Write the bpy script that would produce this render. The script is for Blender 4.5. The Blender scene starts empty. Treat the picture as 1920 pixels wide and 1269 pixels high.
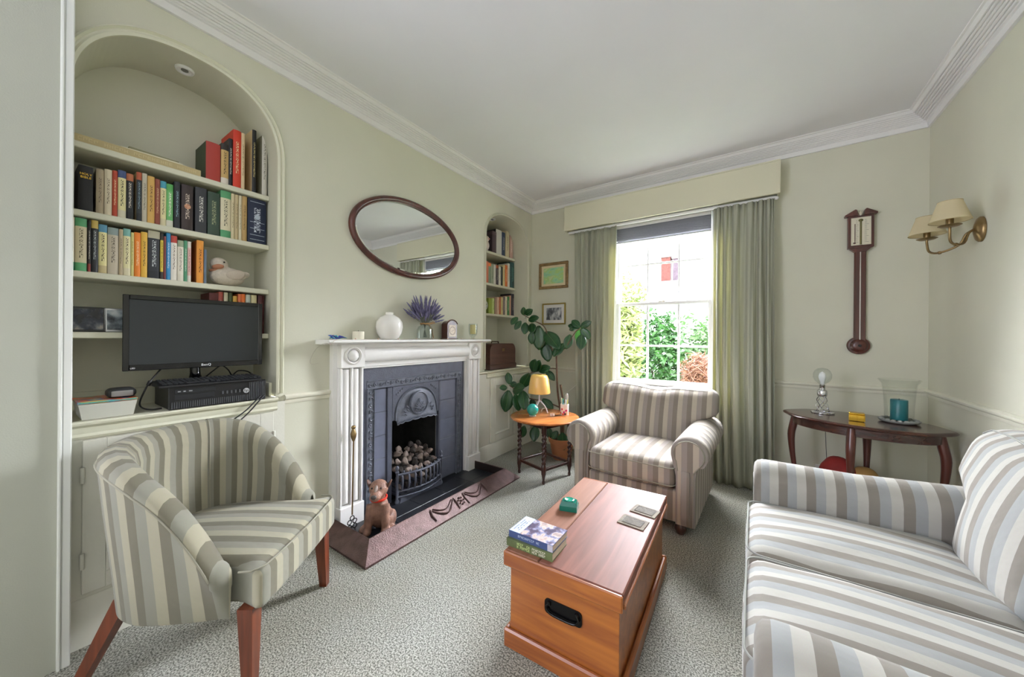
import bpy, bmesh, math, random
from mathutils import Vector, Matrix
random.seed(7)
PI = math.pi
R = math.radians
scn = bpy.context.scene
COL = scn.collection

# ---------------------------------------------------------------- camera
W, CEIL, CORN, DADO = 3.126, 2.74, 2.637, 0.856      # room width, ceiling, cornice foot, dado rail
cam_data = bpy.data.cameras.new('camera')
cam = bpy.data.objects.new('camera', cam_data)
COL.objects.link(cam)
cam_data.sensor_fit = 'HORIZONTAL'
cam_data.sensor_width = 36.0
cam_data.lens = 660.44 / 1920 * 36
cam_data.shift_y = -3.46 / 1920
cam_data.clip_start = 0.02
YAW, ROLL = 0.6008, 0.0076
cam.matrix_world = (Matrix.Translation((2.155, -3.5368, 1.209)) @ Matrix.Rotation(YAW, 4, 'Z')
                    @ Matrix.Rotation(PI / 2, 4, 'X') @ Matrix.Rotation(ROLL, 4, 'Z'))
scn.camera = cam

# ---------------------------------------------------------------- world, daylight, exposure
world = bpy.data.worlds.new('overcast_sky')
scn.world = world
world.use_nodes = True
bg = world.node_tree.nodes['Background']
bg.inputs[0].default_value = (0.93, 0.94, 1.08, 1)
bg.inputs[1].default_value = 5.0

def light(name, kind, loc, rot, energy, color=(1, 1, 1), **kw):
    d = bpy.data.lights.new(name, kind)
    d.energy = energy
    d.color = color
    for k, v in kw.items():
        setattr(d, k, v)
    o = bpy.data.objects.new(name, d)
    COL.objects.link(o)
    o.location = loc
    o.rotation_euler = rot
    return o

# bright hazy sky in front of the window: a very soft sun coming in over the garden
sun = light('hazy_sun', 'SUN', (1.4, 6, 6), (R(-57), 0, R(14)), 66.0, (0.98, 0.97, 1.05))
sun.data.angle = R(90)
# daylight from a window in the left-hand wall behind the camera, shining across the room
light('side_window_daylight', 'AREA', (0.16, -4.75, 1.60), (R(90), 0, R(-91)), 50.0, (0.91, 0.925, 1.10),
      shape='RECTANGLE', size=1.5, size_y=1.7)
# sky light portal in the front window
portal = light('window_portal', 'AREA', (1.42, 0.30, 1.55), (R(-90), 0, 0), 1.0, shape='RECTANGLE', size=1.0, size_y=1.7)
portal.data.cycles.is_portal = True

scn.view_settings.view_transform = 'Standard'
scn.view_settings.look = 'None'
scn.view_settings.exposure = 1.16
scn.view_settings.gamma = 1.0
scn.view_settings.use_curve_mapping = False
scn.cycles.use_denoising = True
scn.cycles.max_bounces = 10
scn.cycles.diffuse_bounces = 6
scn.cycles.caustics_reflective = False
scn.cycles.caustics_refractive = False
scn.cycles.sample_clamp_indirect = 4.0

# ---------------------------------------------------------------- materials
def lin(c):
    return c / 12.92 if c <= 0.04045 else ((c + 0.055) / 1.055) ** 2.4

def hx(h):
    h = h.lstrip('#')
    return tuple(lin(int(h[i:i + 2], 16) / 255) for i in (0, 2, 4)) + (1,)

MATS = {}

def new_mat(name):
    m = bpy.data.materials.new(name)
    m.use_nodes = True
    nt = m.node_tree
    return m, nt, nt.nodes['Principled BSDF']

def mat(name, color, rough=0.6, metal=0.0, var=0.0, scale=8.0, bump=0.0, bscale=60.0, coat=0.0, stretch=None,
        color2=None, trans=0.0, spec=None, sheen=0.0, detail=4.0):
    """procedural principled material: base colour with noise variation and a noise bump"""
    if name in MATS:
        return MATS[name]
    m, nt, b = new_mat(name)
    c = hx(color)
    b.inputs['Base Color'].default_value = c
    b.inputs['Roughness'].default_value = rough
    b.inputs['Metallic'].default_value = metal
    if coat:
        b.inputs['Coat Weight'].default_value = coat
        b.inputs['Coat Roughness'].default_value = 0.12
    if trans:
        b.inputs['Transmission Weight'].default_value = trans
    if spec is not None:
        b.inputs['Specular IOR Level'].default_value = spec
    if sheen:
        b.inputs['Sheen Weight'].default_value = sheen
    tc = nt.nodes.new('ShaderNodeTexCoord')
    src = tc.outputs['Object']
    if stretch:
        mp = nt.nodes.new('ShaderNodeMapping')
        mp.inputs['Scale'].default_value = stretch
        nt.links.new(src, mp.inputs['Vector'])
        src = mp.outputs['Vector']
    if var or color2:
        n = nt.nodes.new('ShaderNodeTexNoise')
        n.inputs['Scale'].default_value = scale
        n.inputs['Detail'].default_value = detail
        nt.links.new(src, n.inputs['Vector'])
        rmp = nt.nodes.new('ShaderNodeValToRGB')
        rmp.color_ramp.elements[0].position = 0.32
        rmp.color_ramp.elements[1].position = 0.68
        if color2:
            rmp.color_ramp.elements[0].color = c
            rmp.color_ramp.elements[1].color = hx(color2)
        else:
            rmp.color_ramp.elements[0].color = tuple(x * (1 - var) for x in c[:3]) + (1,)
            rmp.color_ramp.elements[1].color = tuple(min(1, x * (1 + var)) for x in c[:3]) + (1,)
        nt.links.new(n.outputs['Fac'], rmp.inputs['Fac'])
        nt.links.new(rmp.outputs['Color'], b.inputs['Base Color'])
    if bump:
        n2 = nt.nodes.new('ShaderNodeTexNoise')
        n2.inputs['Scale'].default_value = bscale
        n2.inputs['Detail'].default_value = 3
        nt.links.new(src, n2.inputs['Vector'])
        bp = nt.nodes.new('ShaderNodeBump')
        bp.inputs['Strength'].default_value = bump
        bp.inputs['Distance'].default_value = 0.01
        nt.links.new(n2.outputs['Fac'], bp.inputs['Height'])
        nt.links.new(bp.outputs['Normal'], b.inputs['Normal'])
    MATS[name] = m
    return m

def mat_stripe(name, cols, width, warm=0.0):
    """woven stripes across UV.x (metres)"""
    m, nt, b = new_mat(name)
    b.inputs['Roughness'].default_value = 0.85
    b.inputs['Sheen Weight'].default_value = 0.15
    b.inputs['Specular IOR Level'].default_value = 0.25
    uv = nt.nodes.new('ShaderNodeUVMap')
    sep = nt.nodes.new('ShaderNodeSeparateXYZ')
    nt.links.new(uv.outputs['UV'], sep.inputs['Vector'])
    mul = nt.nodes.new('ShaderNodeMath'); mul.operation = 'MULTIPLY'
    mul.inputs[1].default_value = 1.0 / (width * len(cols))
    nt.links.new(sep.outputs['X'], mul.inputs[0])
    fr = nt.nodes.new('ShaderNodeMath'); fr.operation = 'FRACT'
    nt.links.new(mul.outputs[0], fr.inputs[0])
    rp = nt.nodes.new('ShaderNodeValToRGB')
    rp.color_ramp.interpolation = 'CONSTANT'
    el = rp.color_ramp.elements
    el[0].position = 0.0; el[0].color = hx(cols[0])
    el[1].position = 1.0 / len(cols); el[1].color = hx(cols[1])
    for i in range(2, len(cols)):
        e = el.new(i / len(cols)); e.color = hx(cols[i])
    nt.links.new(fr.outputs[0], rp.inputs['Fac'])
    n = nt.nodes.new('ShaderNodeTexNoise')
    n.inputs['Scale'].default_value = 900
    tc = nt.nodes.new('ShaderNodeTexCoord')
    nt.links.new(tc.outputs['Object'], n.inputs['Vector'])
    mx = nt.nodes.new('ShaderNodeMix'); mx.data_type = 'RGBA'; mx.blend_type = 'MULTIPLY'
    mx.inputs[0].default_value = 0.22
    nt.links.new(rp.outputs['Color'], mx.inputs[6])
    nt.links.new(n.outputs['Color'], mx.inputs[7])
    nt.links.new(mx.outputs[2], b.inputs['Base Color'])
    n2 = nt.nodes.new('ShaderNodeTexNoise')
    n2.inputs['Scale'].default_value = 9
    n2.inputs['Detail'].default_value = 3
    nt.links.new(tc.outputs['Object'], n2.inputs['Vector'])
    bp = nt.nodes.new('ShaderNodeBump'); bp.inputs['Strength'].default_value = 0.35
    bp.inputs['Distance'].default_value = 0.02
    nt.links.new(n2.outputs['Fac'], bp.inputs['Height'])
    nt.links.new(bp.outputs['Normal'], b.inputs['Normal'])
    return m

def mat_wood(name, c1, c2, rough=0.35, axis='x', scale=3.0, coat=0.3, knots=0.0, rings=10, spec=0.5):
    """grain along one axis; optional knots"""
    m, nt, b = new_mat(name)
    tc = nt.nodes.new('ShaderNodeTexCoord')
    mp = nt.nodes.new('ShaderNodeMapping')
    s = {'x': (0.08, 1, 1), 'y': (1, 0.08, 1), 'z': (1, 1, 0.08)}[axis]
    mp.inputs['Scale'].default_value = tuple(k * rings for k in s)
    nt.links.new(tc.outputs['Object'], mp.inputs['Vector'])
    n = nt.nodes.new('ShaderNodeTexNoise')
    n.inputs['Scale'].default_value = scale
    n.inputs['Detail'].default_value = 6
    n.inputs['Distortion'].default_value = 0.6
    nt.links.new(mp.outputs['Vector'], n.inputs['Vector'])
    rp = nt.nodes.new('ShaderNodeValToRGB')
    rp.color_ramp.elements[0].position = 0.3; rp.color_ramp.elements[0].color = hx(c1)
    rp.color_ramp.elements[1].position = 0.7; rp.color_ramp.elements[1].color = hx(c2)
    nt.links.new(n.outputs['Fac'], rp.inputs['Fac'])
    out = rp.outputs['Color']
    if knots:
        v = nt.nodes.new('ShaderNodeTexVoronoi')
        v.inputs['Scale'].default_value = 5.0
        nt.links.new(tc.outputs['Object'], v.inputs['Vector'])
        kr = nt.nodes.new('ShaderNodeValToRGB')
        kr.color_ramp.elements[0].position = 0.02; kr.color_ramp.elements[0].color = hx('4a2410')
        kr.color_ramp.elements[1].position = 0.09; kr.color_ramp.elements[1].color = (1, 1, 1, 1)
        nt.links.new(v.outputs['Distance'], kr.inputs['Fac'])
        mx = nt.nodes.new('ShaderNodeMix'); mx.data_type = 'RGBA'; mx.blend_type = 'MULTIPLY'
        mx.inputs[0].default_value = knots
        nt.links.new(out, mx.inputs[6]); nt.links.new(kr.outputs['Color'], mx.inputs[7])
        out = mx.outputs[2]
    nt.links.new(out, b.inputs['Base Color'])
    b.inputs['Roughness'].default_value = rough
    b.inputs['Specular IOR Level'].default_value = spec
    b.inputs['Coat Weight'].default_value = coat
    b.inputs['Coat Roughness'].default_value = 0.25
    bp = nt.nodes.new('ShaderNodeBump'); bp.inputs['Strength'].default_value = 0.08
    bp.inputs['Distance'].default_value = 0.005
    nt.links.new(n.outputs['Fac'], bp.inputs['Height'])
    nt.links.new(bp.outputs['Normal'], b.inputs['Normal'])
    return m

def mat_glass(name, tint='ffffff', refl=0.08):
    """thin clear glass: mostly transparent, mirror-like towards grazing angles"""
    m = bpy.data.materials.new(name)
    m.use_nodes = True
    nt = m.node_tree
    nt.nodes.clear()
    out = nt.nodes.new('ShaderNodeOutputMaterial')
    t = nt.nodes.new('ShaderNodeBsdfTransparent'); t.inputs[0].default_value = hx(tint)
    g = nt.nodes.new('ShaderNodeBsdfGlossy'); g.inputs['Roughness'].default_value = 0.02
    lw = nt.nodes.new('ShaderNodeLayerWeight'); lw.inputs[0].default_value = refl
    mx = nt.nodes.new('ShaderNodeMixShader')
    nt.links.new(lw.outputs['Facing'], mx.inputs[0])
    nt.links.new(t.outputs[0], mx.inputs[1]); nt.links.new(g.outputs[0], mx.inputs[2])
    nt.links.new(mx.outputs[0], out.inputs[0])
    return m

def mat_cloth_translucent(name, col, col_t, amt=0.35):
    m, nt, b = new_mat(name)
    b.inputs['Base Color'].default_value = hx(col)
    b.inputs['Roughness'].default_value = 0.9
    b.inputs['Specular IOR Level'].default_value = 0.2
    t = nt.nodes.new('ShaderNodeBsdfTranslucent'); t.inputs[0].default_value = hx(col_t)
    mx = nt.nodes.new('ShaderNodeMixShader'); mx.inputs[0].default_value = amt
    tc = nt.nodes.new('ShaderNodeTexCoord')
    mp = nt.nodes.new('ShaderNodeMapping'); mp.inputs['Scale'].default_value = (30, 30, 400)
    n = nt.nodes.new('ShaderNodeTexNoise'); n.inputs['Scale'].default_value = 1.0
    nt.links.new(tc.outputs['Object'], mp.inputs[0]); nt.links.new(mp.outputs[0], n.inputs['Vector'])
    bp = nt.nodes.new('ShaderNodeBump'); bp.inputs['Strength'].default_value = 0.25; bp.inputs['Distance'].default_value = 0.003
    nt.links.new(n.outputs['Fac'], bp.inputs['Height']); nt.links.new(bp.outputs['Normal'], b.inputs['Normal'])
    out = nt.nodes['Material Output']
    nt.links.new(b.outputs[0], mx.inputs[1]); nt.links.new(t.outputs[0], mx.inputs[2])
    nt.links.new(mx.outputs[0], out.inputs[0])
    return m

def mat_bands(name, stops, ink=None, rough=0.55, ink_v=(0.3, 0.9)):
    """printed spine/cover: colour bands up UV.y, lettering-like marks down the middle"""
    m, nt, b = new_mat(name)
    b.inputs['Roughness'].default_value = rough
    uv = nt.nodes.new('ShaderNodeUVMap')
    sep = nt.nodes.new('ShaderNodeSeparateXYZ')
    nt.links.new(uv.outputs['UV'], sep.inputs['Vector'])
    rp = nt.nodes.new('ShaderNodeValToRGB'); rp.color_ramp.interpolation = 'CONSTANT'
    el = rp.color_ramp.elements
    el[0].position = 0.0; el[0].color = hx(stops[0][1])
    if len(stops) == 1:
        el[1].position = 1.0; el[1].color = hx(stops[0][1])
    else:
        el[1].position = stops[1][0]; el[1].color = hx(stops[1][1])
        for p, c in stops[2:]:
            e = el.new(p); e.color = hx(c)
    nt.links.new(sep.outputs['Y'], rp.inputs['Fac'])
    out = rp.outputs['Color']
    if ink:
        mp = nt.nodes.new('ShaderNodeMapping'); mp.inputs['Scale'].default_value = (4.0, 34.0, 1)
        nt.links.new(uv.outputs['UV'], mp.inputs['Vector'])
        n = nt.nodes.new('ShaderNodeTexNoise'); n.inputs['Scale'].default_value = 1.6; n.inputs['Detail'].default_value = 1
        nt.links.new(mp.outputs['Vector'], n.inputs['Vector'])

        def step(sock, a, inv=False):
            k = nt.nodes.new('ShaderNodeMath'); k.operation = 'LESS_THAN' if inv else 'GREATER_THAN'
            nt.links.new(sock, k.inputs[0]); k.inputs[1].default_value = a
            return k.outputs[0]
        fac = step(n.outputs['Fac'], 0.53)
        for s in (step(sep.outputs['X'], 0.33), step(sep.outputs['X'], 0.67, True),
                  step(sep.outputs['Y'], ink_v[0]), step(sep.outputs['Y'], ink_v[1], True)):
            k = nt.nodes.new('ShaderNodeMath'); k.operation = 'MULTIPLY'
            nt.links.new(fac, k.inputs[0]); nt.links.new(s, k.inputs[1])
            fac = k.outputs[0]
        mx = nt.nodes.new('ShaderNodeMix'); mx.data_type = 'RGBA'
        nt.links.new(fac, mx.inputs[0]); nt.links.new(out, mx.inputs[6])
        mx.inputs[7].default_value = hx(ink)
        out = mx.outputs[2]
    nt.links.new(out, b.inputs['Base Color'])
    return m

def mat_picture(name, ramp, scale=5.0, rough=0.5, stretch=(1, 1, 1), seed=0.0):
    """flat print: soft patches of colour"""
    m, nt, b = new_mat(name)
    b.inputs['Roughness'].default_value = rough
    tc = nt.nodes.new('ShaderNodeTexCoord')
    mp = nt.nodes.new('ShaderNodeMapping'); mp.inputs['Scale'].default_value = stretch
    mp.inputs['Location'].default_value = (seed, seed, seed)
    n = nt.nodes.new('ShaderNodeTexNoise'); n.inputs['Scale'].default_value = scale; n.inputs['Detail'].default_value = 5
    rp = nt.nodes.new('ShaderNodeValToRGB')
    el = rp.color_ramp.elements
    el[0].position = ramp[0][0]; el[0].color = hx(ramp[0][1])
    el[1].position = ramp[1][0]; el[1].color = hx(ramp[1][1])
    for p, c in ramp[2:]:
        e = el.new(p); e.color = hx(c)
    nt.links.new(tc.outputs['Object'], mp.inputs[0]); nt.links.new(mp.outputs[0], n.inputs['Vector'])
    nt.links.new(n.outputs['Fac'], rp.inputs['Fac']); nt.links.new(rp.outputs['Color'], b.inputs['Base Color'])
    return m

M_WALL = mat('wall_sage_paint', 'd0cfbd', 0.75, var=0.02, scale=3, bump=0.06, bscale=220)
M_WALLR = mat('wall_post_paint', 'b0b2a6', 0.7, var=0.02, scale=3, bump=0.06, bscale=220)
M_CEIL = mat('ceiling_white_paint', 'e6e6ea', 0.8, var=0.015, scale=2)
M_CORN = mat('cornice_white', 'e6e5e4', 0.6)
M_TRIM = mat('trim_ivory_gloss', 'dedccb', 0.4, var=0.02, scale=6)
M_CUP = mat('cupboard_paint', 'd9d8cc', 0.42, var=0.03, scale=7, bump=0.05, bscale=90)
M_SHELF = mat('shelf_paint', 'd6d5c0', 0.5)
M_WHITE = mat('mantel_white_gloss', 'efeeec', 0.35, var=0.02, scale=9, bump=0.04, bscale=40)
M_SASH = mat('sash_white_paint', 'ecebea', 0.4)
M_IRON = mat('cast_iron', '565a68', 0.40, metal=0.1, var=0.12, scale=18, bump=0.25, bscale=160)
M_IRONR = mat('cast_iron_relief', '676c79', 0.36, metal=0.1, var=0.15, scale=30, bump=0.2, bscale=140)
M_TILE = mat('slate_blue_tile', '6c7184', 0.28, var=0.08, scale=14)
M_BLACK = mat('matt_black', '0b0b0c', 0.7)
M_BPLAS = mat('black_plastic', '131417', 0.38)
M_BGLOSS = mat('gloss_black', '08080a', 0.12)
M_SCREEN = mat('screen_dark_glass', '23282b', 0.33, var=0.05, scale=3)
M_CHROME = mat('chrome', 'd8d8dc', 0.12, metal=1.0)
M_BRASS = mat('antique_brass', '8a7450', 0.35, metal=0.9, var=0.12, scale=30)
M_GOLD = mat('polished_brass', 'd9b045', 0.16, metal=1.0)
M_COPPER = mat('worn_copper', '614a48', 0.38, metal=0.35, var=0.28, scale=20, bump=0.32, bscale=150)
M_COPPER_D = mat('fender_inner_dark', '2a201d', 0.6, metal=0.3)
M_MAHOG = mat_wood('mahogany', '3a1a14', '5c2a20', 0.28, 'z', 3, 0.4)
M_MAHOGX = mat_wood('dark_mahogany_top', '2e1712', '4a261c', 0.22, 'x', 3, 0.5)
M_LEGWOOD = mat_wood('chair_leg_wood', '4e2414', '76391f', 0.35, 'z', 4, 0.3)
M_OAK = mat_wood('oak_tabletop', '9a5628', 'c47a3e', 0.25, 'y', 3, 0.5)
M_OAKD = mat_wood('dark_oak', '2b1510', '4a2418', 0.32, 'z', 4, 0.4)
M_PINE = mat_wood('stained_pine', '864826', 'b26c2f', 0.32, 'x', 3.0, 0.45, knots=0.6)
M_PINEY = mat_wood('stained_pine_side', '864a29', 'ac6a33', 0.30, 'y', 3.0, 0.45, knots=0.5)
M_PINETOP = mat_wood('worn_pine_lid', '6a443a', '835548', 0.5, 'y', 3.0, 0.0, knots=0.3, spec=0.14)
M_CERAMIC = mat('white_ceramic', 'ece9e4', 0.15, coat=0.3)
M_WAX = mat('cream_wax', 'ece6d2', 0.5)
M_GLASS = mat_glass('clear_glass', 'f7faf9', 0.14)
M_PANE = mat_glass('window_pane', 'f6faf8', 0.03)
M_CABLE = mat('cable_black', '101011', 0.5)
M_PAPER = mat('page_paper', 'd9cdb0', 0.8, var=0.1, scale=90, stretch=(1, 1, 8))
M_LEAF = mat('rubber_leaf', '1f4a26', 0.28, var=0.25, scale=9, coat=0.2)
M_LEAFV = mat('rubber_leaf_vein', '6a8a4a', 0.4)
M_STEM = mat('plant_stem', '6b5140', 0.7, var=0.2, scale=25)
M_TERRA = mat('terracotta', 'b9774f', 0.75, var=0.08, scale=12)
M_PIPING = mat('stripe_piping', '8f8c7c', 0.8)
M_SOFAPIPE = mat('sofa_piping', '94958f', 0.8)

def mat_carpet():
    m, nt, b = new_mat('carpet_sage_pile')
    b.inputs['Roughness'].default_value = 0.95
    b.inputs['Specular IOR Level'].default_value = 0.1
    tc = nt.nodes.new('ShaderNodeTexCoord')
    n = nt.nodes.new('ShaderNodeTexNoise'); n.inputs['Scale'].default_value = 165; n.inputs['Detail'].default_value = 4
    rp = nt.nodes.new('ShaderNodeValToRGB')
    rp.color_ramp.elements[0].position = 0.40; rp.color_ramp.elements[0].color = hx('6a6b65')
    rp.color_ramp.elements[1].position = 0.60; rp.color_ramp.elements[1].color = hx('c0c0b9')
    n3 = nt.nodes.new('ShaderNodeTexNoise'); n3.inputs['Scale'].default_value = 1.6; n3.inputs['Detail'].default_value = 3
    r3 = nt.nodes.new('ShaderNodeValToRGB')
    r3.color_ramp.elements[0].position = 0.35; r3.color_ramp.elements[0].color = hx('ebe8df')
    r3.color_ramp.elements[1].position = 0.65; r3.color_ramp.elements[1].color = hx('fbfcfa')
    mx = nt.nodes.new('ShaderNodeMix'); mx.data_type = 'RGBA'; mx.blend_type = 'MULTIPLY'; mx.inputs[0].default_value = 1
    for k in (n, n3):
        nt.links.new(tc.outputs['Object'], k.inputs['Vector'])
    nt.links.new(n.outputs['Fac'], rp.inputs['Fac']); nt.links.new(n3.outputs['Fac'], r3.inputs['Fac'])
    nt.links.new(rp.outputs['Color'], mx.inputs[6]); nt.links.new(r3.outputs['Color'], mx.inputs[7])
    nt.links.new(mx.outputs[2], b.inputs['Base Color'])
    bp = nt.nodes.new('ShaderNodeBump'); bp.inputs['Strength'].default_value = 0.7; bp.inputs['Distance'].default_value = 0.006
    nt.links.new(n.outputs['Fac'], bp.inputs['Height']); nt.links.new(bp.outputs['Normal'], b.inputs['Normal'])
    return m
M_CARPET = mat_carpet()

# ---------------------------------------------------------------- mesh helpers
class MB:
    def __init__(self):
        self.v, self.f, self.u = [], [], []

    def add(self, vs, fs, uvs=None):
        o = len(self.v)
        self.v += [tuple(p) for p in vs]
        self.u += list(uvs) if uvs else [None] * len(vs)
        self.f += [tuple(i + o for i in f) for f in fs]
        return self

    def box(self, x0, x1, y0, y1, z0, z1, c=0.0):
        if x0 > x1: x0, x1 = x1, x0
        if y0 > y1: y0, y1 = y1, y0
        if z0 > z1: z0, z1 = z1, z0
        if c <= 0:
            vs = [(x, y, z) for x in (x0, x1) for y in (y0, y1) for z in (z0, z1)]
            return self.add(vs, [(0, 1, 3, 2), (4, 6, 7, 5), (0, 4, 5, 1), (2, 3, 7, 6), (0, 2, 6, 4), (1, 5, 7, 3)])
        c = min(c, (x1 - x0) / 2.1, (y1 - y0) / 2.1, (z1 - z0) / 2.1)
        vs, idx = [], {}
        for i, x in enumerate((x0, x1)):
            for j, y in enumerate((y0, y1)):
                for k, z in enumerate((z0, z1)):
                    sx, sy, sz = (1, -1)[i] * c, (1, -1)[j] * c, (1, -1)[k] * c
                    idx[i, j, k, 'x'] = len(vs); vs.append((x, y + sy, z + sz))
                    idx[i, j, k, 'y'] = len(vs); vs.append((x + sx, y, z + sz))
                    idx[i, j, k, 'z'] = len(vs); vs.append((x + sx, y + sy, z))
        fs = []
        for i in (0, 1):
            fs.append([idx[i, j, k, 'x'] for j, k in ((0, 0), (0, 1), (1, 1), (1, 0))])
            fs.append([idx[j, i, k, 'y'] for j, k in ((0, 0), (0, 1), (1, 1), (1, 0))])
            fs.append([idx[j, k, i, 'z'] for j, k in ((0, 0), (0, 1), (1, 1), (1, 0))])
            for j in (0, 1):
                fs.append([idx[i, j, 0, 'x'], idx[i, j, 1, 'x'], idx[i, j, 1, 'y'], idx[i, j, 0, 'y']])
                fs.append([idx[i, 0, j, 'x'], idx[i, 1, j, 'x'], idx[i, 1, j, 'z'], idx[i, 0, j, 'z']])
                fs.append([idx[0, i, j, 'y'], idx[1, i, j, 'y'], idx[1, i, j, 'z'], idx[0, i, j, 'z']])
                for k in (0, 1):
                    fs.append([idx[i, j, k, 'x'], idx[i, j, k, 'y'], idx[i, j, k, 'z']])
        return self.add(vs, fs)

    def lathe(self, prof, n=24, c=(0, 0, 0), axis='z', sx=1.0, sy=1.0):
        vs, fs = [], []
        for r, z in prof:
            for i in range(n):
                a = 2 * PI * i / n
                p = (r * math.cos(a) * sx, r * math.sin(a) * sy, z)
                if axis == 'x': p = (p[2], p[0], p[1])
                elif axis == 'y': p = (p[0], p[2], p[1])
                vs.append((p[0] + c[0], p[1] + c[1], p[2] + c[2]))
        m = len(prof)
        for j in range(m - 1):
            for i in range(n):
                fs.append((j * n + i, j * n + (i + 1) % n, (j + 1) * n + (i + 1) % n, (j + 1) * n + i))
        if prof[0][0] > 1e-5: fs.append(tuple(range(n))[::-1])
        if prof[-1][0] > 1e-5: fs.append(tuple((m - 1) * n + i for i in range(n)))
        return self.add(vs, fs)

    def tube(self, pts, rad, n=8, closed=False):
        pts = [Vector(p) for p in pts]
        m = len(pts)
        rads = rad if isinstance(rad, (list, tuple)) else [rad] * m
        up = None
        vs = []
        for i, p in enumerate(pts):
            a = pts[(i - 1) % m] if (closed or i > 0) else p
            b = pts[(i + 1) % m] if (closed or i < m - 1) else p
            t = (b - a)
            t = t.normalized() if t.length > 1e-9 else Vector((0, 0, 1))
            if up is None:
                up = t.orthogonal().normalized()
            else:
                up = (up - t * up.dot(t))
                up = up.normalized() if up.length > 1e-6 else t.orthogonal().normalized()
            bi = t.cross(up)
            for k in range(n):
                q = 2 * PI * k / n
                vs.append(p + (up * math.cos(q) + bi * math.sin(q)) * rads[i])
        fs = []
        for i in range(m if closed else m - 1):
            j = (i + 1) % m
            for k in range(n):
                fs.append((i * n + k, i * n + (k + 1) % n, j * n + (k + 1) % n, j * n + k))
        if not closed:
            fs.append(tuple(range(n))[::-1])
            fs.append(tuple((m - 1) * n + k for k in range(n)))
        return self.add(vs, fs)

    def prism(self, poly, axis, d0, d1):
        """extrude a 2-D polygon along an axis (poly coords are the other two axes in xyz order)"""
        def P(a, b, d):
            return {'x': (d, a, b), 'y': (a, d, b), 'z': (a, b, d)}[axis]
        n = len(poly)
        vs = [P(a, b, d0) for a, b in poly] + [P(a, b, d1) for a, b in poly]
        fs = [tuple(range(n))[::-1], tuple(range(n, 2 * n))]
        fs += [(i, (i + 1) % n, n + (i + 1) % n, n + i) for i in range(n)]
        return self.add(vs, fs)

    def grid(self, rows, closeu=False, uvs=None, cap=False):
        """rows: list of lists of points"""
        nr, nc = len(rows), len(rows[0])
        vs = [p for r in rows for p in r]
        fs = []
        for i in range(nr - 1):
            for j in range(nc if closeu else nc - 1):
                k = (j + 1) % nc
                fs.append((i * nc + j, i * nc + k, (i + 1) * nc + k, (i + 1) * nc + j))
        if cap:
            fs.append(tuple(range(nc))[::-1])
            fs.append(tuple((nr - 1) * nc + j for j in range(nc)))
        return self.add(vs, fs, [q for r in uvs for q in r] if uvs else None)

    def ellipsoid(self, c, r, rot=(0, 0, 0), n=16, m=10):
        M = Matrix.Rotation(rot[2], 3, 'Z') @ Matrix.Rotation(rot[1], 3, 'Y') @ Matrix.Rotation(rot[0], 3, 'X')
        vs, fs = [], []
        for j in range(m + 1):
            b = PI * j / m - PI / 2
            for i in range(n):
                a = 2 * PI * i / n
                p = M @ Vector((r[0] * math.cos(b) * math.cos(a), r[1] * math.cos(b) * math.sin(a), r[2] * math.sin(b)))
                vs.append((p.x + c[0], p.y + c[1], p.z + c[2]))
        for j in range(m):
            for i in range(n):
                fs.append((j * n + i, j * n + (i + 1) % n, (j + 1) * n + (i + 1) % n, (j + 1) * n + i))
        return self.add(vs, fs)

    def cushion(self, c, size, r=0.04, puff=0.02, n=14, shape=None, axis='x', uoff=0.0, puff_front=0.0):
        """soft rounded box; axis = the coordinate the stripes cross; shape(p) may bend the points"""
        hxs = [s / 2 for s in size]
        r = min(r, min(hxs) * 0.98)
        faces = {}
        idx = {}

        def P(i, j, k):
            key = (i, j, k)
            if key in idx:
                return idx[key]
            q = [2 * i / n - 1, 2 * j / n - 1, 2 * k / n - 1]
            # denser near the edges
            q = [math.copysign(abs(t) ** 0.75, t) for t in q]
            p = [q[a] * hxs[a] for a in range(3)]
            inner = [max(-(hxs[a] - r), min(hxs[a] - r, p[a])) for a in range(3)]
            d = Vector([p[a] - inner[a] for a in range(3)])
            if d.length > 1e-9:
                d = d.normalized() * r
            p = [inner[a] + d[a] for a in range(3)]
            s = (1 - q[0] ** 2) * (1 - q[1] ** 2)
            p[2] += puff * s * (1 if k == n else (-0.3 if k == 0 else 0))
            p[1] -= puff_front * (1 - q[0] ** 2) * (1 - q[2] ** 2) * (1 if j == 0 else 0)
            if shape:
                p = list(shape(p))
            idx[key] = len(vs)
            vs.append((p[0] + c[0], p[1] + c[1], p[2] + c[2]))
            return idx[key]
        vs, fs = [], []
        for a in range(n):
            for b in range(n):
                for s in (0, n):
                    fs.append((P(s, a, b), P(s, a + 1, b), P(s, a + 1, b + 1), P(s, a, b + 1)))
                    fs.append((P(a, s, b), P(a + 1, s, b), P(a + 1, s, b + 1), P(a, s, b + 1)))
                    fs.append((P(a, b, s), P(a + 1, b, s), P(a + 1, b + 1, s), P(a, b + 1, s)))
        ai = 'xyz'.index(axis)
        return self.add(vs, fs, [(p[ai] + uoff, p[2]) for p in vs])

    def build(self, name, m, parent=None, smooth=None, world=True, uvaxis=None, label=None):
        """links everything collected as ONE mesh object"""
        me = bpy.data.meshes.new(name)
        vs = self.v
        off = Vector((0, 0, 0))
        if parent is not None and world:
            off = parent.location.copy()
            pp = parent.parent
            while pp is not None:
                off += pp.location
                pp = pp.parent
        elif parent is None:
            xs, ys, zs = zip(*vs)
            off = Vector(((min(xs) + max(xs)) / 2, (min(ys) + max(ys)) / 2, min(zs)))
        me.from_pydata([(p[0] - off.x, p[1] - off.y, p[2] - off.z) for p in vs], [], self.f)
        bm = bmesh.new(); bm.from_mesh(me)
        bmesh.ops.recalc_face_normals(bm, faces=bm.faces)
        bm.to_mesh(me); bm.free()
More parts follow.
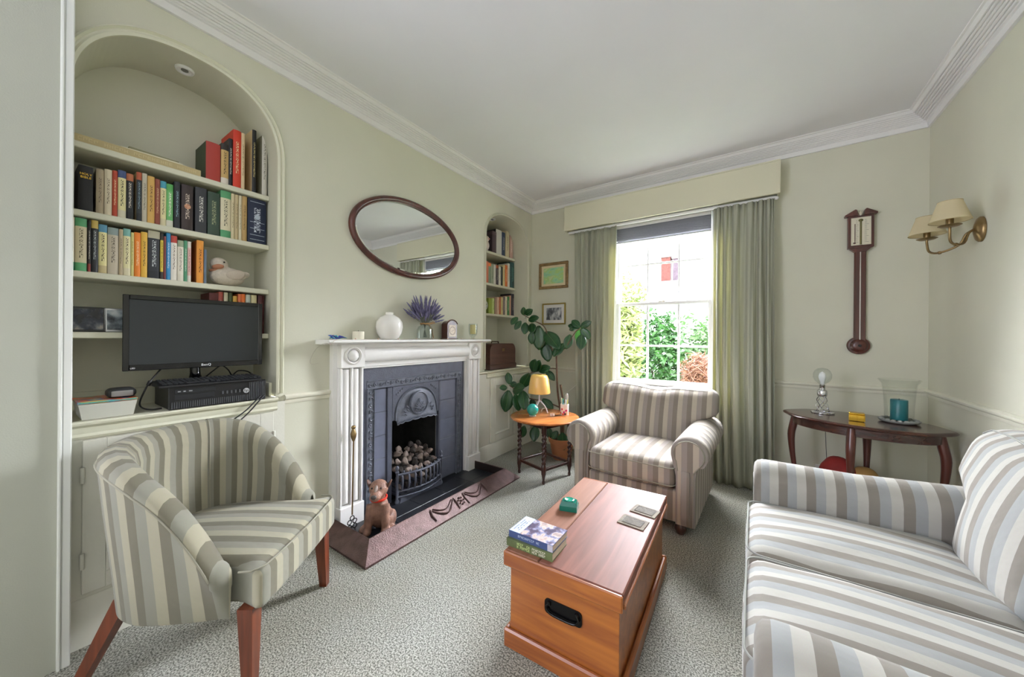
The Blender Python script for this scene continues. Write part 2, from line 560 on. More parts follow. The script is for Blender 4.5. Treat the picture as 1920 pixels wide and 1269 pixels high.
        if uvaxis is not None or any(q is not None for q in self.u):
            lay = me.uv_layers.new(name='UVMap')
            for lp in me.loops:
                q = self.u[lp.vertex_index]
                if q is None:
                    p = vs[lp.vertex_index]
                    q = (p['xyz'.index(uvaxis or 'x')], p[2])
                lay.data[lp.index].uv = q
        me.materials.append(m)
        if smooth:
            for p in me.polygons:
                p.use_smooth = True
            me.set_sharp_from_angle(angle=R(smooth))
        o = bpy.data.objects.new(name, me)
        COL.objects.link(o)
        if parent is not None:
            o.parent = parent
        else:
            o.location = off
        if label:
            o['label'] = label
        return o

def thing(name, label, cat, loc=(0, 0, 0), rotz=0.0, group=None):
    o = bpy.data.objects.new(name, None)
    COL.objects.link(o)
    o.empty_display_size = 0.05
    o.location = loc
    o.rotation_euler = (0, 0, rotz)
    o['label'] = label; o['category'] = cat
    if group: o['group'] = group
    return o

def tag(o, label, cat, group=None):
    o['label'] = label; o['category'] = cat
    if group: o['group'] = group
    return o

def struct(o, label=None):
    o['kind'] = 'structure'
    if label: o['label'] = label
    return o

def text_mesh(body, size, name='lettering', extrude=0.0004, align='CENTER'):
    cu = bpy.data.curves.new(name, 'FONT')
    cu.body = body; cu.size = size; cu.extrude = extrude
    cu.align_x = align; cu.align_y = 'CENTER'
    cu.resolution_u = 2
    tmp = bpy.data.objects.new(name + '_tmp', cu)
    me = bpy.data.meshes.new_from_object(tmp)
    bpy.data.objects.remove(tmp)
    bpy.data.curves.remove(cu)
    me.name = name
    return me

def lettering(body, size, m, parent, M, name='lettering', sx=1.0):
    """M: 4x4 matrix placing the text (x right, y up, z out) in the parent's frame"""
    me = text_mesh(body, size, name)
    me.transform(M @ Matrix.Diagonal((sx, 1, 1, 1)))
    me.materials.clear(); me.materials.append(m)
    o = bpy.data.objects.new(name, me)
    COL.objects.link(o)
    o.parent = parent
    return o

def glyph_marks(parent, o, xd, yd, n, h, w, m, seed, name='print_marks'):
    """a line of worn, unreadable capitals: short strokes lying on a surface (o = line start in the parent's frame)"""
    rnd = random.Random(seed)
    o, xd, yd = Vector(o), Vector(xd).normalized(), Vector(yd).normalized()
    zd = xd.cross(yd)
    b = MB()

    def bar(x0, x1, y0, y1):
        q = [o + xd * x + yd * y for x, y in ((x0, y0), (x1, y0), (x1, y1), (x0, y1))]
        b.add(q + [p + zd * 0.0004 for p in q], [(0, 1, 2, 3), (7, 6, 5, 4), (0, 4, 5, 1), (1, 5, 6, 2), (2, 6, 7, 3), (3, 7, 4, 0)])
    t = h * 0.17
    for i in range(n):
        if rnd.random() < 0.10: continue
        x = i * w
        gw = w * 0.72
        bar(x, x + t, -h / 2, h / 2)
        k = rnd.randrange(4)
        if k in (0, 1): bar(x + gw - t, x + gw, -h / 2 * (1 if k == 0 else 0.1), h / 2)
        if k in (0, 2): bar(x + t, x + gw, -t / 2, t / 2)
        if k in (1, 2, 3): bar(x + t, x + gw, h / 2 - t, h / 2)
        if k in (2, 3): bar(x + t, x + gw, -h / 2, -h / 2 + t)
    ob = b.build(name, m, parent, world=False)
    ob['kind'] = 'stuff'
    return ob

def axes(o, x, y, z):
    return Matrix(((x[0], y[0], z[0], o[0]), (x[1], y[1], z[1], o[1]), (x[2], y[2], z[2], o[2]), (0, 0, 0, 1)))

def rrect(x0, x1, y0, y1, r, n=5):
    pts = []
    for cx, cy, a0 in ((x1 - r, y1 - r, 0), (x0 + r, y1 - r, 90), (x0 + r, y0 + r, 180), (x1 - r, y0 + r, 270)):
        for i in range(n + 1):
            a = R(a0 + 90 * i / n)
            pts.append((cx + r * math.cos(a), cy + r * math.sin(a)))
    return pts

def ell(cx, cy, a, b, n=40, p=2.0):
    out = []
    for i in range(n):
        t = 2 * PI * i / n
        c, s = math.cos(t), math.sin(t)
        out.append((cx + a * math.copysign(abs(c) ** (2 / p), c), cy + b * math.copysign(abs(s) ** (2 / p), s)))
    return out

def spline(pts, n=8):
    """Catmull-Rom through points"""
    P = [Vector(p) for p in pts]
    P = [P[0] * 2 - P[1]] + P + [P[-1] * 2 - P[-2]]
    out = []
    for i in range(1, len(P) - 2):
        for k in range(n):
            t = k / n
            a, b, c, d = P[i - 1], P[i], P[i + 1], P[i + 2]
            out.append(0.5 * ((2 * b) + (c - a) * t + (2 * a - 5 * b + 4 * c - d) * t * t + (3 * b - a - 3 * c + d) * t ** 3))
    out.append(P[-2])
    return out

# ================================================================ THE ROOM
NEAR = -5.6
POST_Y, POST_X = -3.385, 0.10
LN = dict(y0=-3.383, y1=-2.677, zs=2.15, rise=0.345, p=2.3, depth=0.30, z0=0.87)    # left alcove
RN = dict(y0=-0.86, y1=-0.10, zs=2.19, rise=0.28, p=2.3, depth=0.42, z0=0.87)       # right alcove

def arch_z(n, y):
    yc, hw = (n['y0'] + n['y1']) / 2, (n['y1'] - n['y0']) / 2
    t = min(1.0, abs(y - yc) / hw)
    return n['zs'] + n['rise'] * (1 - t ** n['p']) ** (1 / n['p'])

def arch_ys(n, k=40):
    yc, hw = (n['y0'] + n['y1']) / 2, (n['y1'] - n['y0']) / 2
    return [yc - hw * math.cos(PI * i / k) for i in range(k + 1)]

# floor and ceiling
b = MB(); b.add([(-0.05, NEAR, 0), (W, NEAR, 0), (W, 0, 0), (-0.05, 0, 0)], [(0, 1, 2, 3)])
struct(b.build('floor', M_CARPET), 'sage green cut pile carpet')
b = MB(); b.add([(-0.5, NEAR, CEIL), (W, NEAR, CEIL), (W, 0, CEIL), (-0.5, 0, CEIL)], [(3, 2, 1, 0)])
struct(b.build('ceiling', M_CEIL))

# left wall with two arched alcoves and the firebox opening
FB = dict(y0=-1.945, y1=-1.497, z1=0.60)
b = MB()
yb = sorted([POST_Y, LN['y0'], LN['y1'], FB['y0'], FB['y1'], RN['y0'], RN['y1'], 0.0])
zb = [0.0, FB['z1'], 0.87, LN['zs'], RN['zs'], CEIL]
for i in range(len(yb) - 1):
    for j in range(len(zb) - 1):
        y0, y1, z0, z1 = yb[i], yb[i + 1], zb[j], zb[j + 1]
        if y1 - y0 < 1e-4: continue
        ym, zm = (y0 + y1) / 2, (z0 + z1) / 2
        if FB['y0'] < ym < FB['y1'] and zm < FB['z1']: continue
        if LN['y0'] < ym < LN['y1'] and zm > 0.87: continue
        if RN['y0'] < ym < RN['y1'] and zm > 0.87: continue
        b.add([(0, y0, z0), (0, y1, z0), (0, y1, z1), (0, y0, z1)], [(0, 1, 2, 3)])
for n in (LN, RN):
    ys = arch_ys(n)
    d = -n['depth']
    for a, c in zip(ys[:-1], ys[1:]):
        za, zc = arch_z(n, a), arch_z(n, c)
        b.add([(0, a, za), (0, c, zc), (0, c, CEIL), (0, a, CEIL)], [(0, 1, 2, 3)])       # above the arch
        b.add([(0, a, za), (0, c, zc), (d, c, zc), (d, a, za)], [(0, 1, 2, 3)])           # soffit
        b.add([(d, a, n['z0']), (d, c, n['z0']), (d, c, zc), (d, a, za)], [(0, 1, 2, 3)]) # back
    for y in (n['y0'], n['y1']):
        b.add([(0, y, n['z0']), (d, y, n['z0']), (d, y, n['zs']), (0, y, n['zs'])], [(0, 1, 2, 3)])
wall_left = struct(b.build('wall_left', M_WALL), 'sage wall with two arched alcoves')

# beads round the two arches
for k, (n, w) in enumerate(((LN, 0.036), (RN, 0.022))):
    yc, hw = (n['y0'] + n['y1']) / 2, (n['y1'] - n['y0']) / 2
    pts = [(n['y1'], n['z0'] + 0.02)] + [(n['y1'], n['z0'] + 0.02 + (n['zs'] - n['z0'] - 0.02) * i / 8) for i in range(1, 8)]
    pts += [(y, arch_z(n, y)) for y in reversed(arch_ys(n, 60))]
    if k: pts += [(n['y0'], n['zs'] - (n['zs'] - n['z0'] - 0.02) * i / 8) for i in range(1, 9)]
    rows = []
    for i, (y, z) in enumerate(pts):
        a, c = pts[max(0, i - 1)], pts[min(len(pts) - 1, i + 1)]
        ty, tz = c[0] - a[0], c[1] - a[1]
        L = math.hypot(ty, tz) or 1
        ny, nz = tz / L, -ty / L
        if i == 0: ny, nz = 1, 0
        row = []
        for o, x in ((-0.002, 0.0), (-0.002, 0.012), (w * 0.25, 0.016), (w * 0.45, 0.008), (w * 0.6, 0.008), (w * 0.8, 0.018), (w, 0.012), (w, 0.0)):
            row.append((x, y + ny * o, z + nz * o))
        rows.append(row)
    bb = MB(); bb.grid(rows)
    struct(bb.build('trim_%d' % (k + 1), M_WALL if k else M_SHELF, smooth=40), 'moulded bead around an arched alcove')

# wall that steps forward beside the left alcove, with its white corner strip
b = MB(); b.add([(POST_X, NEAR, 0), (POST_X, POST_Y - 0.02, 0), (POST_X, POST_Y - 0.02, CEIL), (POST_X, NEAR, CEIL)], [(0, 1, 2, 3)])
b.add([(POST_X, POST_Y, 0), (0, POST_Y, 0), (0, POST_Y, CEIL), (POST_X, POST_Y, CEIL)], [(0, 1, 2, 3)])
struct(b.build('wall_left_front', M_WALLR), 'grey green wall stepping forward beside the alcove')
b = MB(); b.box(POST_X - 0.09, POST_X + 0.012, POST_Y - 0.020, POST_Y + 0.002, 0, CEIL, 0.003)
b.box(POST_X - 0.004, POST_X + 0.018, POST_Y - 0.030, POST_Y - 0.0205, 0, CEIL, 0.003)
struct(b.build('trim_3', mat('corner_strip_white', 'e2e4e0', 0.4)), 'white corner strip')

# far wall with the window opening
WX0, WX1, WZ0, WZ1 = 0.955, 1.895, 0.745, 2.40
b = MB()
for x0, x1, z0, z1 in ((0, WX0, 0, CEIL), (WX1, W, 0, CEIL), (WX0, WX1, 0, WZ0), (WX0, WX1, WZ1, CEIL)):
    b.add([(x0, 0, z0), (x1, 0, z0), (x1, 0, z1), (x0, 0, z1)], [(0, 1, 2, 3)])
for a, c in (((WX0, WZ0), (WX0, WZ1)), ((WX0, WZ1), (WX1, WZ1)), ((WX1, WZ1), (WX1, WZ0)), ((WX1, WZ0), (WX0, WZ0))):
    b.add([(a[0], 0, a[1]), (c[0], 0, c[1]), (c[0], 0.2, c[1]), (a[0], 0.2, a[1])], [(0, 1, 2, 3)])
struct(b.build('wall_far', M_WALL), 'sage wall with the sash window')
b = MB(); b.add([(W, NEAR, 0), (W, 0, 0), (W, 0, CEIL), (W, NEAR, CEIL)], [(0, 1, 2, 3)])
struct(b.build('wall_right', M_WALL))
b = MB(); b.add([(POST_X, NEAR, 0), (W, NEAR, 0), (W, NEAR, CEIL), (POST_X, NEAR, CEIL)], [(0, 1, 2, 3)])
struct(b.build('wall_near', M_WALL))

# reeded cornice
prof = [(0, CORN), (0.014, CORN + 0.001), (0.018, CORN + 0.033), (0.026, CORN + 0.036), (0.026, CORN + 0.041)]
N = 6
for i in range(N):
    for t in (0.0, 0.2, 0.5, 0.8):
        s = (i + t) / N
        bump = 0.005 * math.sin(PI * t) if t else -0.002
        prof.append((0.030 + s * 0.076 + bump * 0.6, CORN + 0.043 + s * 0.046 - bump))
prof += [(0.110, CORN + 0.090), (0.114, CORN + 0.096), (0.124, CORN + 0.098), (0.126, CEIL)]
rows = []
for d, z in prof:
    rows.append([(d, NEAR + d, z), (d, -d, z), (W - d, -d, z), (W - d, NEAR + d, z)])
b = MB(); b.grid(rows, closeu=True)
struct(b.build('trim_4', M_CORN, smooth=30), 'white reeded cornice')

# dado rails and skirting boards: small profiles run along straight stretches
RAIL = [(0, -0.03), (0.006, -0.03), (0.010, -0.018), (0.010, -0.010), (0.020, -0.004), (0.024, 0.004), (0.024, 0.012), (0.016, 0.018), (0, 0.02)]
SKIRT = [(0, 0), (0.018, 0), (0.018, 0.10), (0.012, 0.115), (0.008, 0.13), (0, 0.135)]

def run(name, prof, z, a, c, nrm, m, label):
    b = MB()
    rows = [[(p[0] + nrm[0] * d, p[1] + nrm[1] * d, z + h) for d, h in prof] for p in (a, c)]
    b.grid(rows, cap=True)
    return struct(b.build(name, m, smooth=40), label)
run('trim_5', RAIL, DADO, (0, -2.635), (0, -2.372), (1, 0), M_TRIM, 'dado rail left of the fireplace')
run('trim_6', RAIL, DADO, (0.0, 0), (WX0 - 0.06, 0), (0, -1), M_TRIM, 'dado rail behind the rubber plant')
run('trim_7', RAIL, DADO, (WX1 + 0.06, 0), (W, 0), (0, -1), M_TRIM, 'dado rail behind the oval table')
run('trim_8', RAIL, DADO, (W, 0), (W, NEAR), (-1, 0), M_TRIM, 'dado rail along the right wall')
run('baseboard_left', SKIRT, 0, (0, -2.635), (0, -2.372), (1, 0), M_TRIM, 'skirting left of the fireplace')
run('baseboard_far', SKIRT, 0, (0.03, 0), (W, 0), (0, -1), M_TRIM, 'skirting under the window')
run('baseboard_right', SKIRT, 0, (W, 0), (W, NEAR), (-1, 0), M_TRIM, 'skirting along the right wall')

# ---------------------------------------------------------------- built-in cupboards under the alcoves
def cupboard(y0, y1, doors, label, plinth_h, zt=0.845):
    t = thing('built_in_cupboard', label, 'cupboard', (0.01, (y0 + y1) / 2, 0))
    f = 0.022
    b = MB(); b.box(0.001, f, y0, y1, plinth_h, zt)
    b.build('face_frame', M_CUP, t)
    b = MB()
    b.prism([(0.001, 0), (0.034, 0), (0.034, plinth_h - 0.045), (0.030, plinth_h - 0.03), (0.030, plinth_h - 0.012), (0.024, plinth_h), (0.001, plinth_h)], 'y', y0, y1)
    b.build('plinth', M_CUP, t, smooth=30)
    for i, (a, c, z0, z1, hinge) in enumerate(doors):
        d = MB()
        s = 0.062
        x0, x1 = f, f + 0.016
        d.box(x0, x1, a, a + s, z0, z1, 0.002); d.box(x0, x1, c - s, c, z0, z1, 0.002)
        d.box(x0, x1, a + s, c - s, z0, z0 + s, 0.002); d.box(x0, x1, a + s, c - s, z1 - s, z1, 0.002)
        door = d.build('door', M_CUP, t)
        p = MB(); p.box(x0 - 0.001, x0 + 0.006, a + s, c - s, z0 + s, z1 - s)
        p.build('panel', M_CUP, door)
        m = MB()
        i0, i1, j0, j1 = a + s, c - s, z0 + s, z1 - s
        rows = []
        for o, x in ((0, x1), (0.010, x1 + 0.004), (0.018, x0 + 0.008), (0.024, x0 + 0.006)):
            rows.append([(x, i0 + o, j0 + o), (x, i1 - o, j0 + o), (x, i1 - o, j1 - o), (x, i0 + o, j1 - o)])
        m.grid(rows, closeu=True)
        m.build('panel_moulding', M_CUP, door)
        hy = a if hinge < 0 else c
        for hz in (z0 + 0.13, z1 - 0.13):
            h = MB(); h.lathe([(0.006, -0.03), (0.007, -0.028), (0.007, 0.028), (0.006, 0.03)], 10, (x1 + 0.004, hy, hz))
            h.build('hinge', M_CUP, door, smooth=40)
    return t

cupboard(-3.384, -2.64, [(-3.352, -3.018, 0.205, 0.795, -1), (-3.010, -2.700, 0.205, 0.795, 1)],
         'cream panelled cupboard under the left arched alcove', 0.185)
cupboard(-0.985, -0.035, [(-0.80, -0.415, 0.165, 0.795, -1), (-0.405, -0.06, 0.165, 0.795, 1)],
         'cream panelled cupboard under the right arched alcove', 0.15)

def ledge(y0, y1, depth, label):
    b = MB()
    b.prism([(-depth + 0.002, 0.846), (0.030, 0.846), (0.034, 0.850), (0.042, 0.856), (0.044, 0.864), (0.040, 0.870), (-depth + 0.002, 0.870)], 'y', y0, y1)
    b.prism([(0.024, 0.80), (0.030, 0.802), (0.036, 0.812), (0.030, 0.822), (0.032, 0.834), (0.032, 0.8455), (0.024, 0.8455)], 'y', y0, y1)
    return tag(b.build('cupboard_top', M_SHELF, smooth=30), label, 'ledge')
ledge(-3.382, -2.68, 0.30, 'painted ledge carrying the computer in the left alcove')
ledge(-0.858, -0.102, 0.42, 'painted ledge under the sewing machine case')
b = MB(); b.prism([(0.001, 0.846), (0.034, 0.850), (0.042, 0.858), (0.038, 0.868), (0.001, 0.87)], 'y', -0.985, -0.8595)
b.build('rail_end', M_SHELF, wall_left)
b = MB(); b.prism([(0.001, 0.846), (0.034, 0.850), (0.042, 0.858), (0.038, 0.868), (0.001, 0.87)], 'y', -0.1005, -0.002)
b.build('rail_end', M_SHELF, wall_left)
# low upstand at the back of the left alcove
b = MB(); b.box(-0.299, -0.285, -3.38, -2.68, 0.871, 0.95); b.box(-0.284, -0.04, -2.694, -2.679, 0.871, 0.945, 0.002)
b.build('upstand', M_SHELF, wall_left)

def shelf(z, n, xf, label):
    y0, y1 = n['y0'] + 0.001, n['y1'] - 0.001
    b = MB(); b.box(-n['depth'] + 0.001, xf, y0, y1, z - 0.026, z, 0.003)
    return tag(b.build('alcove_shelf', M_SHELF), label, 'shelf')
S1, S2, S3, S4 = 1.985, 1.710, 1.462, 1.215
shelf(S1, LN, -0.09, 'topmost shelf board of the left alcove')
shelf(S2, LN, -0.09, 'second shelf board from the top of the left alcove')
shelf(S3, LN, -0.09, 'shelf board under the toy duck')
shelf(S4, LN, -0.09, 'shelf board behind the monitor')
T1, T2, T3 = 2.117, 1.777, 1.454
shelf(T1, RN, -0.16, 'topmost shelf board of the right alcove')
shelf(T2, RN, -0.16, 'middle shelf board of the right alcove')
shelf(T3, RN, -0.16, 'lowest shelf board of the right alcove')

# recessed downlights in the alcove soffits
def downlight(n, x, y, label):
    z = arch_z(n, y)
    t = thing('downlight', label, 'downlight', (x, y, z - 0.006))
    b = MB(); b.lathe([(0.022, 0.0), (0.024, -0.006), (0.033, -0.006), (0.036, 0.0), (0.036, 0.005), (0.022, 0.005)], 28, (x, y, z - 0.006))
    b.build('trim_ring', M_SASH, t, smooth=40)
    b = MB(); b.lathe([(0.0, -0.002), (0.014, -0.002), (0.0145, 0.001), (0.018, 0.003), (0.0215, 0.004)], 24, (x, y, z - 0.006))
    b.build('lamp_face', mat('lamp_face_grey', '8a8a86', 0.2, metal=0.5), t, smooth=40)
downlight(LN, -0.13, -3.03, 'round recessed downlight in the left alcove arch')
downlight(RN, -0.16, -0.55, 'round recessed downlight in the right alcove arch')

# ---------------------------------------------------------------- sash window
YL, YU = 0.060, 0.105          # lower sash sits in front of the upper one
win = bpy.data.objects.new('window_1', None); COL.objects.link(win); struct(win, 'white six over six sash window')
win.location = (1.425, 0.08, WZ0)
b = MB()
b.box(WX0, 1.000, 0.03, 0.15, WZ0, WZ1, 0.003); b.box(1.848, WX1, 0.03, 0.15, WZ0, WZ1, 0.003)
b.box(1.0, 1.848, 0.03, 0.15, 2.335, WZ1, 0.003)
b.build('sash_box', M_SASH, win)
b = MB(); b.box(WX0 - 0.04, WX1 + 0.04, -0.05, 0.15, WZ0 - 0.03, WZ0, 0.004)
b.build('window_sill', M_SASH, win)

def sash(name, y, z0, z1, zbar, xbars, bottom, top):
    o = MB()
    o.box(1.0, 1.026, y - 0.02, y + 0.02, z0, z1, 0.003); o.box(1.822, 1.848, y - 0.02, y + 0.02, z0, z1, 0.003)
    o.box(1.026, 1.822, y - 0.02, y + 0.02, z0, z0 + bottom, 0.003); o.box(1.026, 1.822, y - 0.02, y + 0.02, z1 - top, z1, 0.003)
    fr = o.build(name, M_SASH, win)
    for x in xbars:
        g = MB(); g.box(x - 0.009, x + 0.009, y - 0.013, y + 0.013, z0 + bottom, z1 - top, 0.004)
        g.build('glazing_bar', M_SASH, fr)
    xs = [1.026] + list(xbars) + [1.822]
    zs = [z0 + bottom, zbar, z1 - top]
    for i in range(3):
        g = MB(); g.box(xs[i] + (0.009 if i else 0), xs[i + 1] - (0.009 if i < 2 else 0), y - 0.013, y + 0.013, zbar - 0.009, zbar + 0.009, 0.004)
        g.build('glazing_bar', M_SASH, fr)
        for j in range(2):
            p = MB(); p.add([(xs[i], y, zs[j]), (xs[i + 1], y, zs[j]), (xs[i + 1], y, zs[j + 1]), (xs[i], y, zs[j + 1])], [(0, 1, 2, 3)])
            p.build('pane', M_PANE, fr)
    return fr
low = sash('lower_sash', YL, WZ0 + 0.001, 1.555, 1.130, (1.300, 1.578), 0.055, 0.030)
sash('upper_sash', YU, 1.530, 2.334, 1.935, (1.290, 1.572), 0.030, 0.04)
b = MB(); b.box(1.40, 1.46, YL - 0.018, YL + 0.018, 1.555, 1.562, 0.002); b.tube([(1.41, YL, 1.566), (1.43, YL - 0.005, 1.575), (1.47, YL - 0.015, 1.570)], 0.005, 8)
b.build('sash_catch', M_BRASS, low, smooth=40)

# raised slatted blind
t = thing('slatted_blind', 'grey slatted blind pulled up at the top of the window', 'blind', (1.424, 0.02, 2.16))
b = MB(); b.box(1.004, 1.844, 0.0, 0.04, 2.300, 2.332, 0.004)
b.build('head_rail', M_SASH, t)
for i in range(13):
    s = MB(); z = 2.292 - i * 0.0095; a = 0.003 * math.sin(i * 2.1)
    s.add([(1.006, 0.001 + a, z + 0.007), (1.842, 0.001 + a, z + 0.007), (1.842, 0.034 + a, z), (1.006, 0.034 + a, z),
           (1.006, 0.001 + a, z + 0.004), (1.842, 0.001 + a, z + 0.004), (1.842, 0.034 + a, z - 0.003), (1.006, 0.034 + a, z - 0.003)],
          [(0, 1, 2, 3), (7, 6, 5, 4), (0, 4, 5, 1), (1, 5, 6, 2), (2, 6, 7, 3), (3, 7, 4, 0)])
    s.build('slat', mat('blind_slat', '8f8f98', 0.6), t)
b = MB(); b.box(1.004, 1.844, 0.004, 0.034, 2.156, 2.168, 0.003)
b.build('bottom_rail', mat('blind_rail', 'a0a0a6', 0.5), t)

# ---------------------------------------------------------------- pelmet and curtains
b = MB()
b.box(0.485, 2.32, -0.135, -0.115, 2.335, 2.585, 0.002)
b.box(0.485, 0.503, -0.115, -0.001, 2.335, 2.585); b.box(2.302, 2.32, -0.115, -0.001, 2.335, 2.585)
b.box(0.485, 2.32, -0.134, -0.001, 2.586, 2.597)
tag(b.build('pelmet', mat('pelmet_fabric_cream', 'd3d0b8', 0.8, bump=0.1, bscale=300)), 'plain cream box pelmet above the window', 'pelmet')
t = thing('curtain_rail', 'white curtain rail end under the pelmet', 'curtain rail', (1.4, -0.07, 2.318))
b = MB(); b.box(0.51, 2.296, -0.085, -0.062, 2.312, 2.334, 0.003); b.build('track', M_SASH, t)
b = MB(); b.ellipsoid((2.298, -0.074, 2.318), (0.016, 0.014, 0.014), n=12, m=8); b.build('end_stop', M_SASH, t, smooth=60)

M_CURT = mat_cloth_translucent('curtain_sage_cloth', 'b9bbab', 'c8c494', 0.28)

def curtain(x0t, x1t, x0b, x1b, zt, zb, yc, waves, label, seed, lean=0.0):
    rnd = random.Random(seed)
    ph = [rnd.uniform(0, 6.28) for _ in range(6)]
    NX, NZ = 150, 34
    rows_f, rows_b = [], []
    for j in range(NZ + 1):
        s = j / NZ
        z = zt + (zb - zt) * s
        ra, rb_ = [], []
        for i in range(NX + 1):
            u = i / NX
            ub = u + 0.010 * math.sin(2 * PI * u * 3 + ph[3]) * s
            x = (x0t + (x1t - x0t) * u) * (1 - s) + (x0b + (x1b - x0b) * ub) * s
            tight = max(0.0, 1 - s / 0.12)
            amp = 0.030 * (0.55 + 0.45 * math.sin(2 * PI * u * 1.3 + ph[0]) ** 2) * (0.75 + 0.35 * s)
            f = waves * u + 0.35 * math.sin(2 * PI * u * 1.1 + ph[1]) + 0.12 * math.sin(3 * s + ph[2])
            w = math.sin(2 * PI * f)
            w = math.copysign(abs(w) ** 0.7, w)
            fine = 0.007 * math.sin(2 * PI * f * 3 + ph[4]) * tight
            y = yc - lean * s + w * amp * (1 - 0.35 * tight) + fine + 0.006 * math.sin(2 * PI * f * 2 + 5 * s + ph[5])
            ra.append((x, y, z))
        rows_f.append(ra)
    b = MB(); b.grid(rows_f)
    o = b.build('curtain', M_CURT, smooth=80)
    md = o.modifiers.new('thickness', 'SOLIDIFY'); md.thickness = 0.002
    return tag(o, label, 'curtain')
curtain(0.590, 1.040, 0.640, 1.000, 2.309, 0.03, -0.095, 6.0, 'sage green curtain left of the window behind the rubber plant', 3, 0.01)
curtain(1.870, 2.285, 1.880, 2.300, 2.309, 0.012, -0.105, 6.3, 'sage green curtain right of the window beside the oval table', 8, 0.04)

# ================================================================ OUTSIDE
def leaves_mesh(n, cx, cy, cz, rx, ry, rz, size, rnd, elong=1.8, shell=0.55):
    b = MB()
    for _ in range(n):
        while True:
            d = Vector((rnd.uniform(-1, 1), rnd.uniform(-1, 1), rnd.uniform(-1, 1)))
            if 0.05 < d.length <= 1: break
        d = d.normalized() * (shell + (1 - shell) * rnd.random())
        lump = 1 + 0.16 * math.sin(d.x * 7 + cx) * math.cos(d.z * 6 + cy)
        p = Vector((cx + d.x * rx * lump, cy + d.y * ry * lump, max(0.0, cz + d.z * rz * lump)))
        a = Vector((rnd.uniform(-1, 1), rnd.uniform(-1, 1), rnd.uniform(-0.9, 0.5))).normalized()
        c = a.cross(Vector((rnd.uniform(-1, 1), rnd.uniform(-1, 1), rnd.uniform(-1, 1)))).normalized()
        s = size * rnd.uniform(0.6, 1.3)
        a *= s * elong / 2; c *= s / 2
        b.add([p - a, p + c * 0.8, p + a, p - c * 0.8], [(0, 1, 2, 3)])
    return b

def bush(name, label, cat, c, r, n, size, m, trunk, seed, elong=1.8, shell=0.55):
    rnd = random.Random(seed)
    t = thing(name, label, cat, (c[0], c[1], -0.25))
    o = leaves_mesh(n, c[0], c[1], c[2], r[0], r[1], r[2], size, rnd, elong, shell).build('foliage', m, t)
    o['kind'] = 'stuff'
    b = MB()
    for k in range(5):
        a = 2 * PI * k / 5
        b.tube([(c[0] + 0.05 * math.cos(a), c[1] + 0.05 * math.sin(a), -0.25),
                (c[0] + r[0] * 0.25 * math.cos(a), c[1] + r[1] * 0.25 * math.sin(a), c[2] * 0.5),
                (c[0] + r[0] * 0.55 * math.cos(a), c[1] + r[1] * 0.55 * math.sin(a), c[2] + r[2] * 0.35)], [0.03, 0.02, 0.008], 6)
    b.build('stems', trunk, t, smooth=60)
    return t
M_G1 = mat('laurel_leaf', '38602f', 0.45, var=0.45, scale=6)
M_G2 = mat('loose_shrub_leaf', '577548', 0.5, var=0.4, scale=6)
M_G3 = mat('pale_bamboo_leaf', '808c58', 0.55, var=0.3, scale=8)
M_G4 = mat('dried_grass', '76503e', 0.7, var=0.35, scale=9)
M_BARK = mat('garden_bark', '5a4a3a', 0.9)
b = MB(); b.add([(-14, 0.25, -0.25), (14, 0.25, -0.25), (14, 30, -0.25), (-14, 30, -0.25)], [(0, 1, 2, 3)])
struct(b.build('lawn', mat('lawn_grass', '4e5c38', 0.9, var=0.35, scale=30)), 'rough garden grass outside')
bush('laurel_bush', 'dense dark green laurel bush seen through the window middle', 'bush', (0.80, 3.0, 0.62), (0.46, 0.45, 1.12), 5200, 0.062, M_G1, M_BARK, 1)
bush('garden_shrub', 'loose light green shrub right of the laurel outside', 'bush', (1.30, 4.4, 0.70), (0.62, 0.55, 1.05), 3600, 0.062, M_G2, M_BARK, 2, 2.4, 0.3)
bush('bamboo', 'pale yellow green bamboo at the left side of the window', 'bush', (0.56, 1.75, 0.95), (0.27, 0.30, 1.25), 4200, 0.050, M_G3, M_BARK, 3, 3.2, 0.3)
bush('dried_shrub', 'reddish brown dried shrub low at the right of the window', 'bush', (1.47, 2.5, 0.50), (0.27, 0.30, 0.50), 4200, 0.016, M_G4, M_BARK, 4, 12.0, 0.3)
bush('young_tree', 'thin leafed young tree in front of the white house', 'tree', (-1.55, 10.0, 2.3), (0.55, 0.5, 1.2), 500, 0.12, M_G3, M_BARK, 5, 2.0, 0.2)

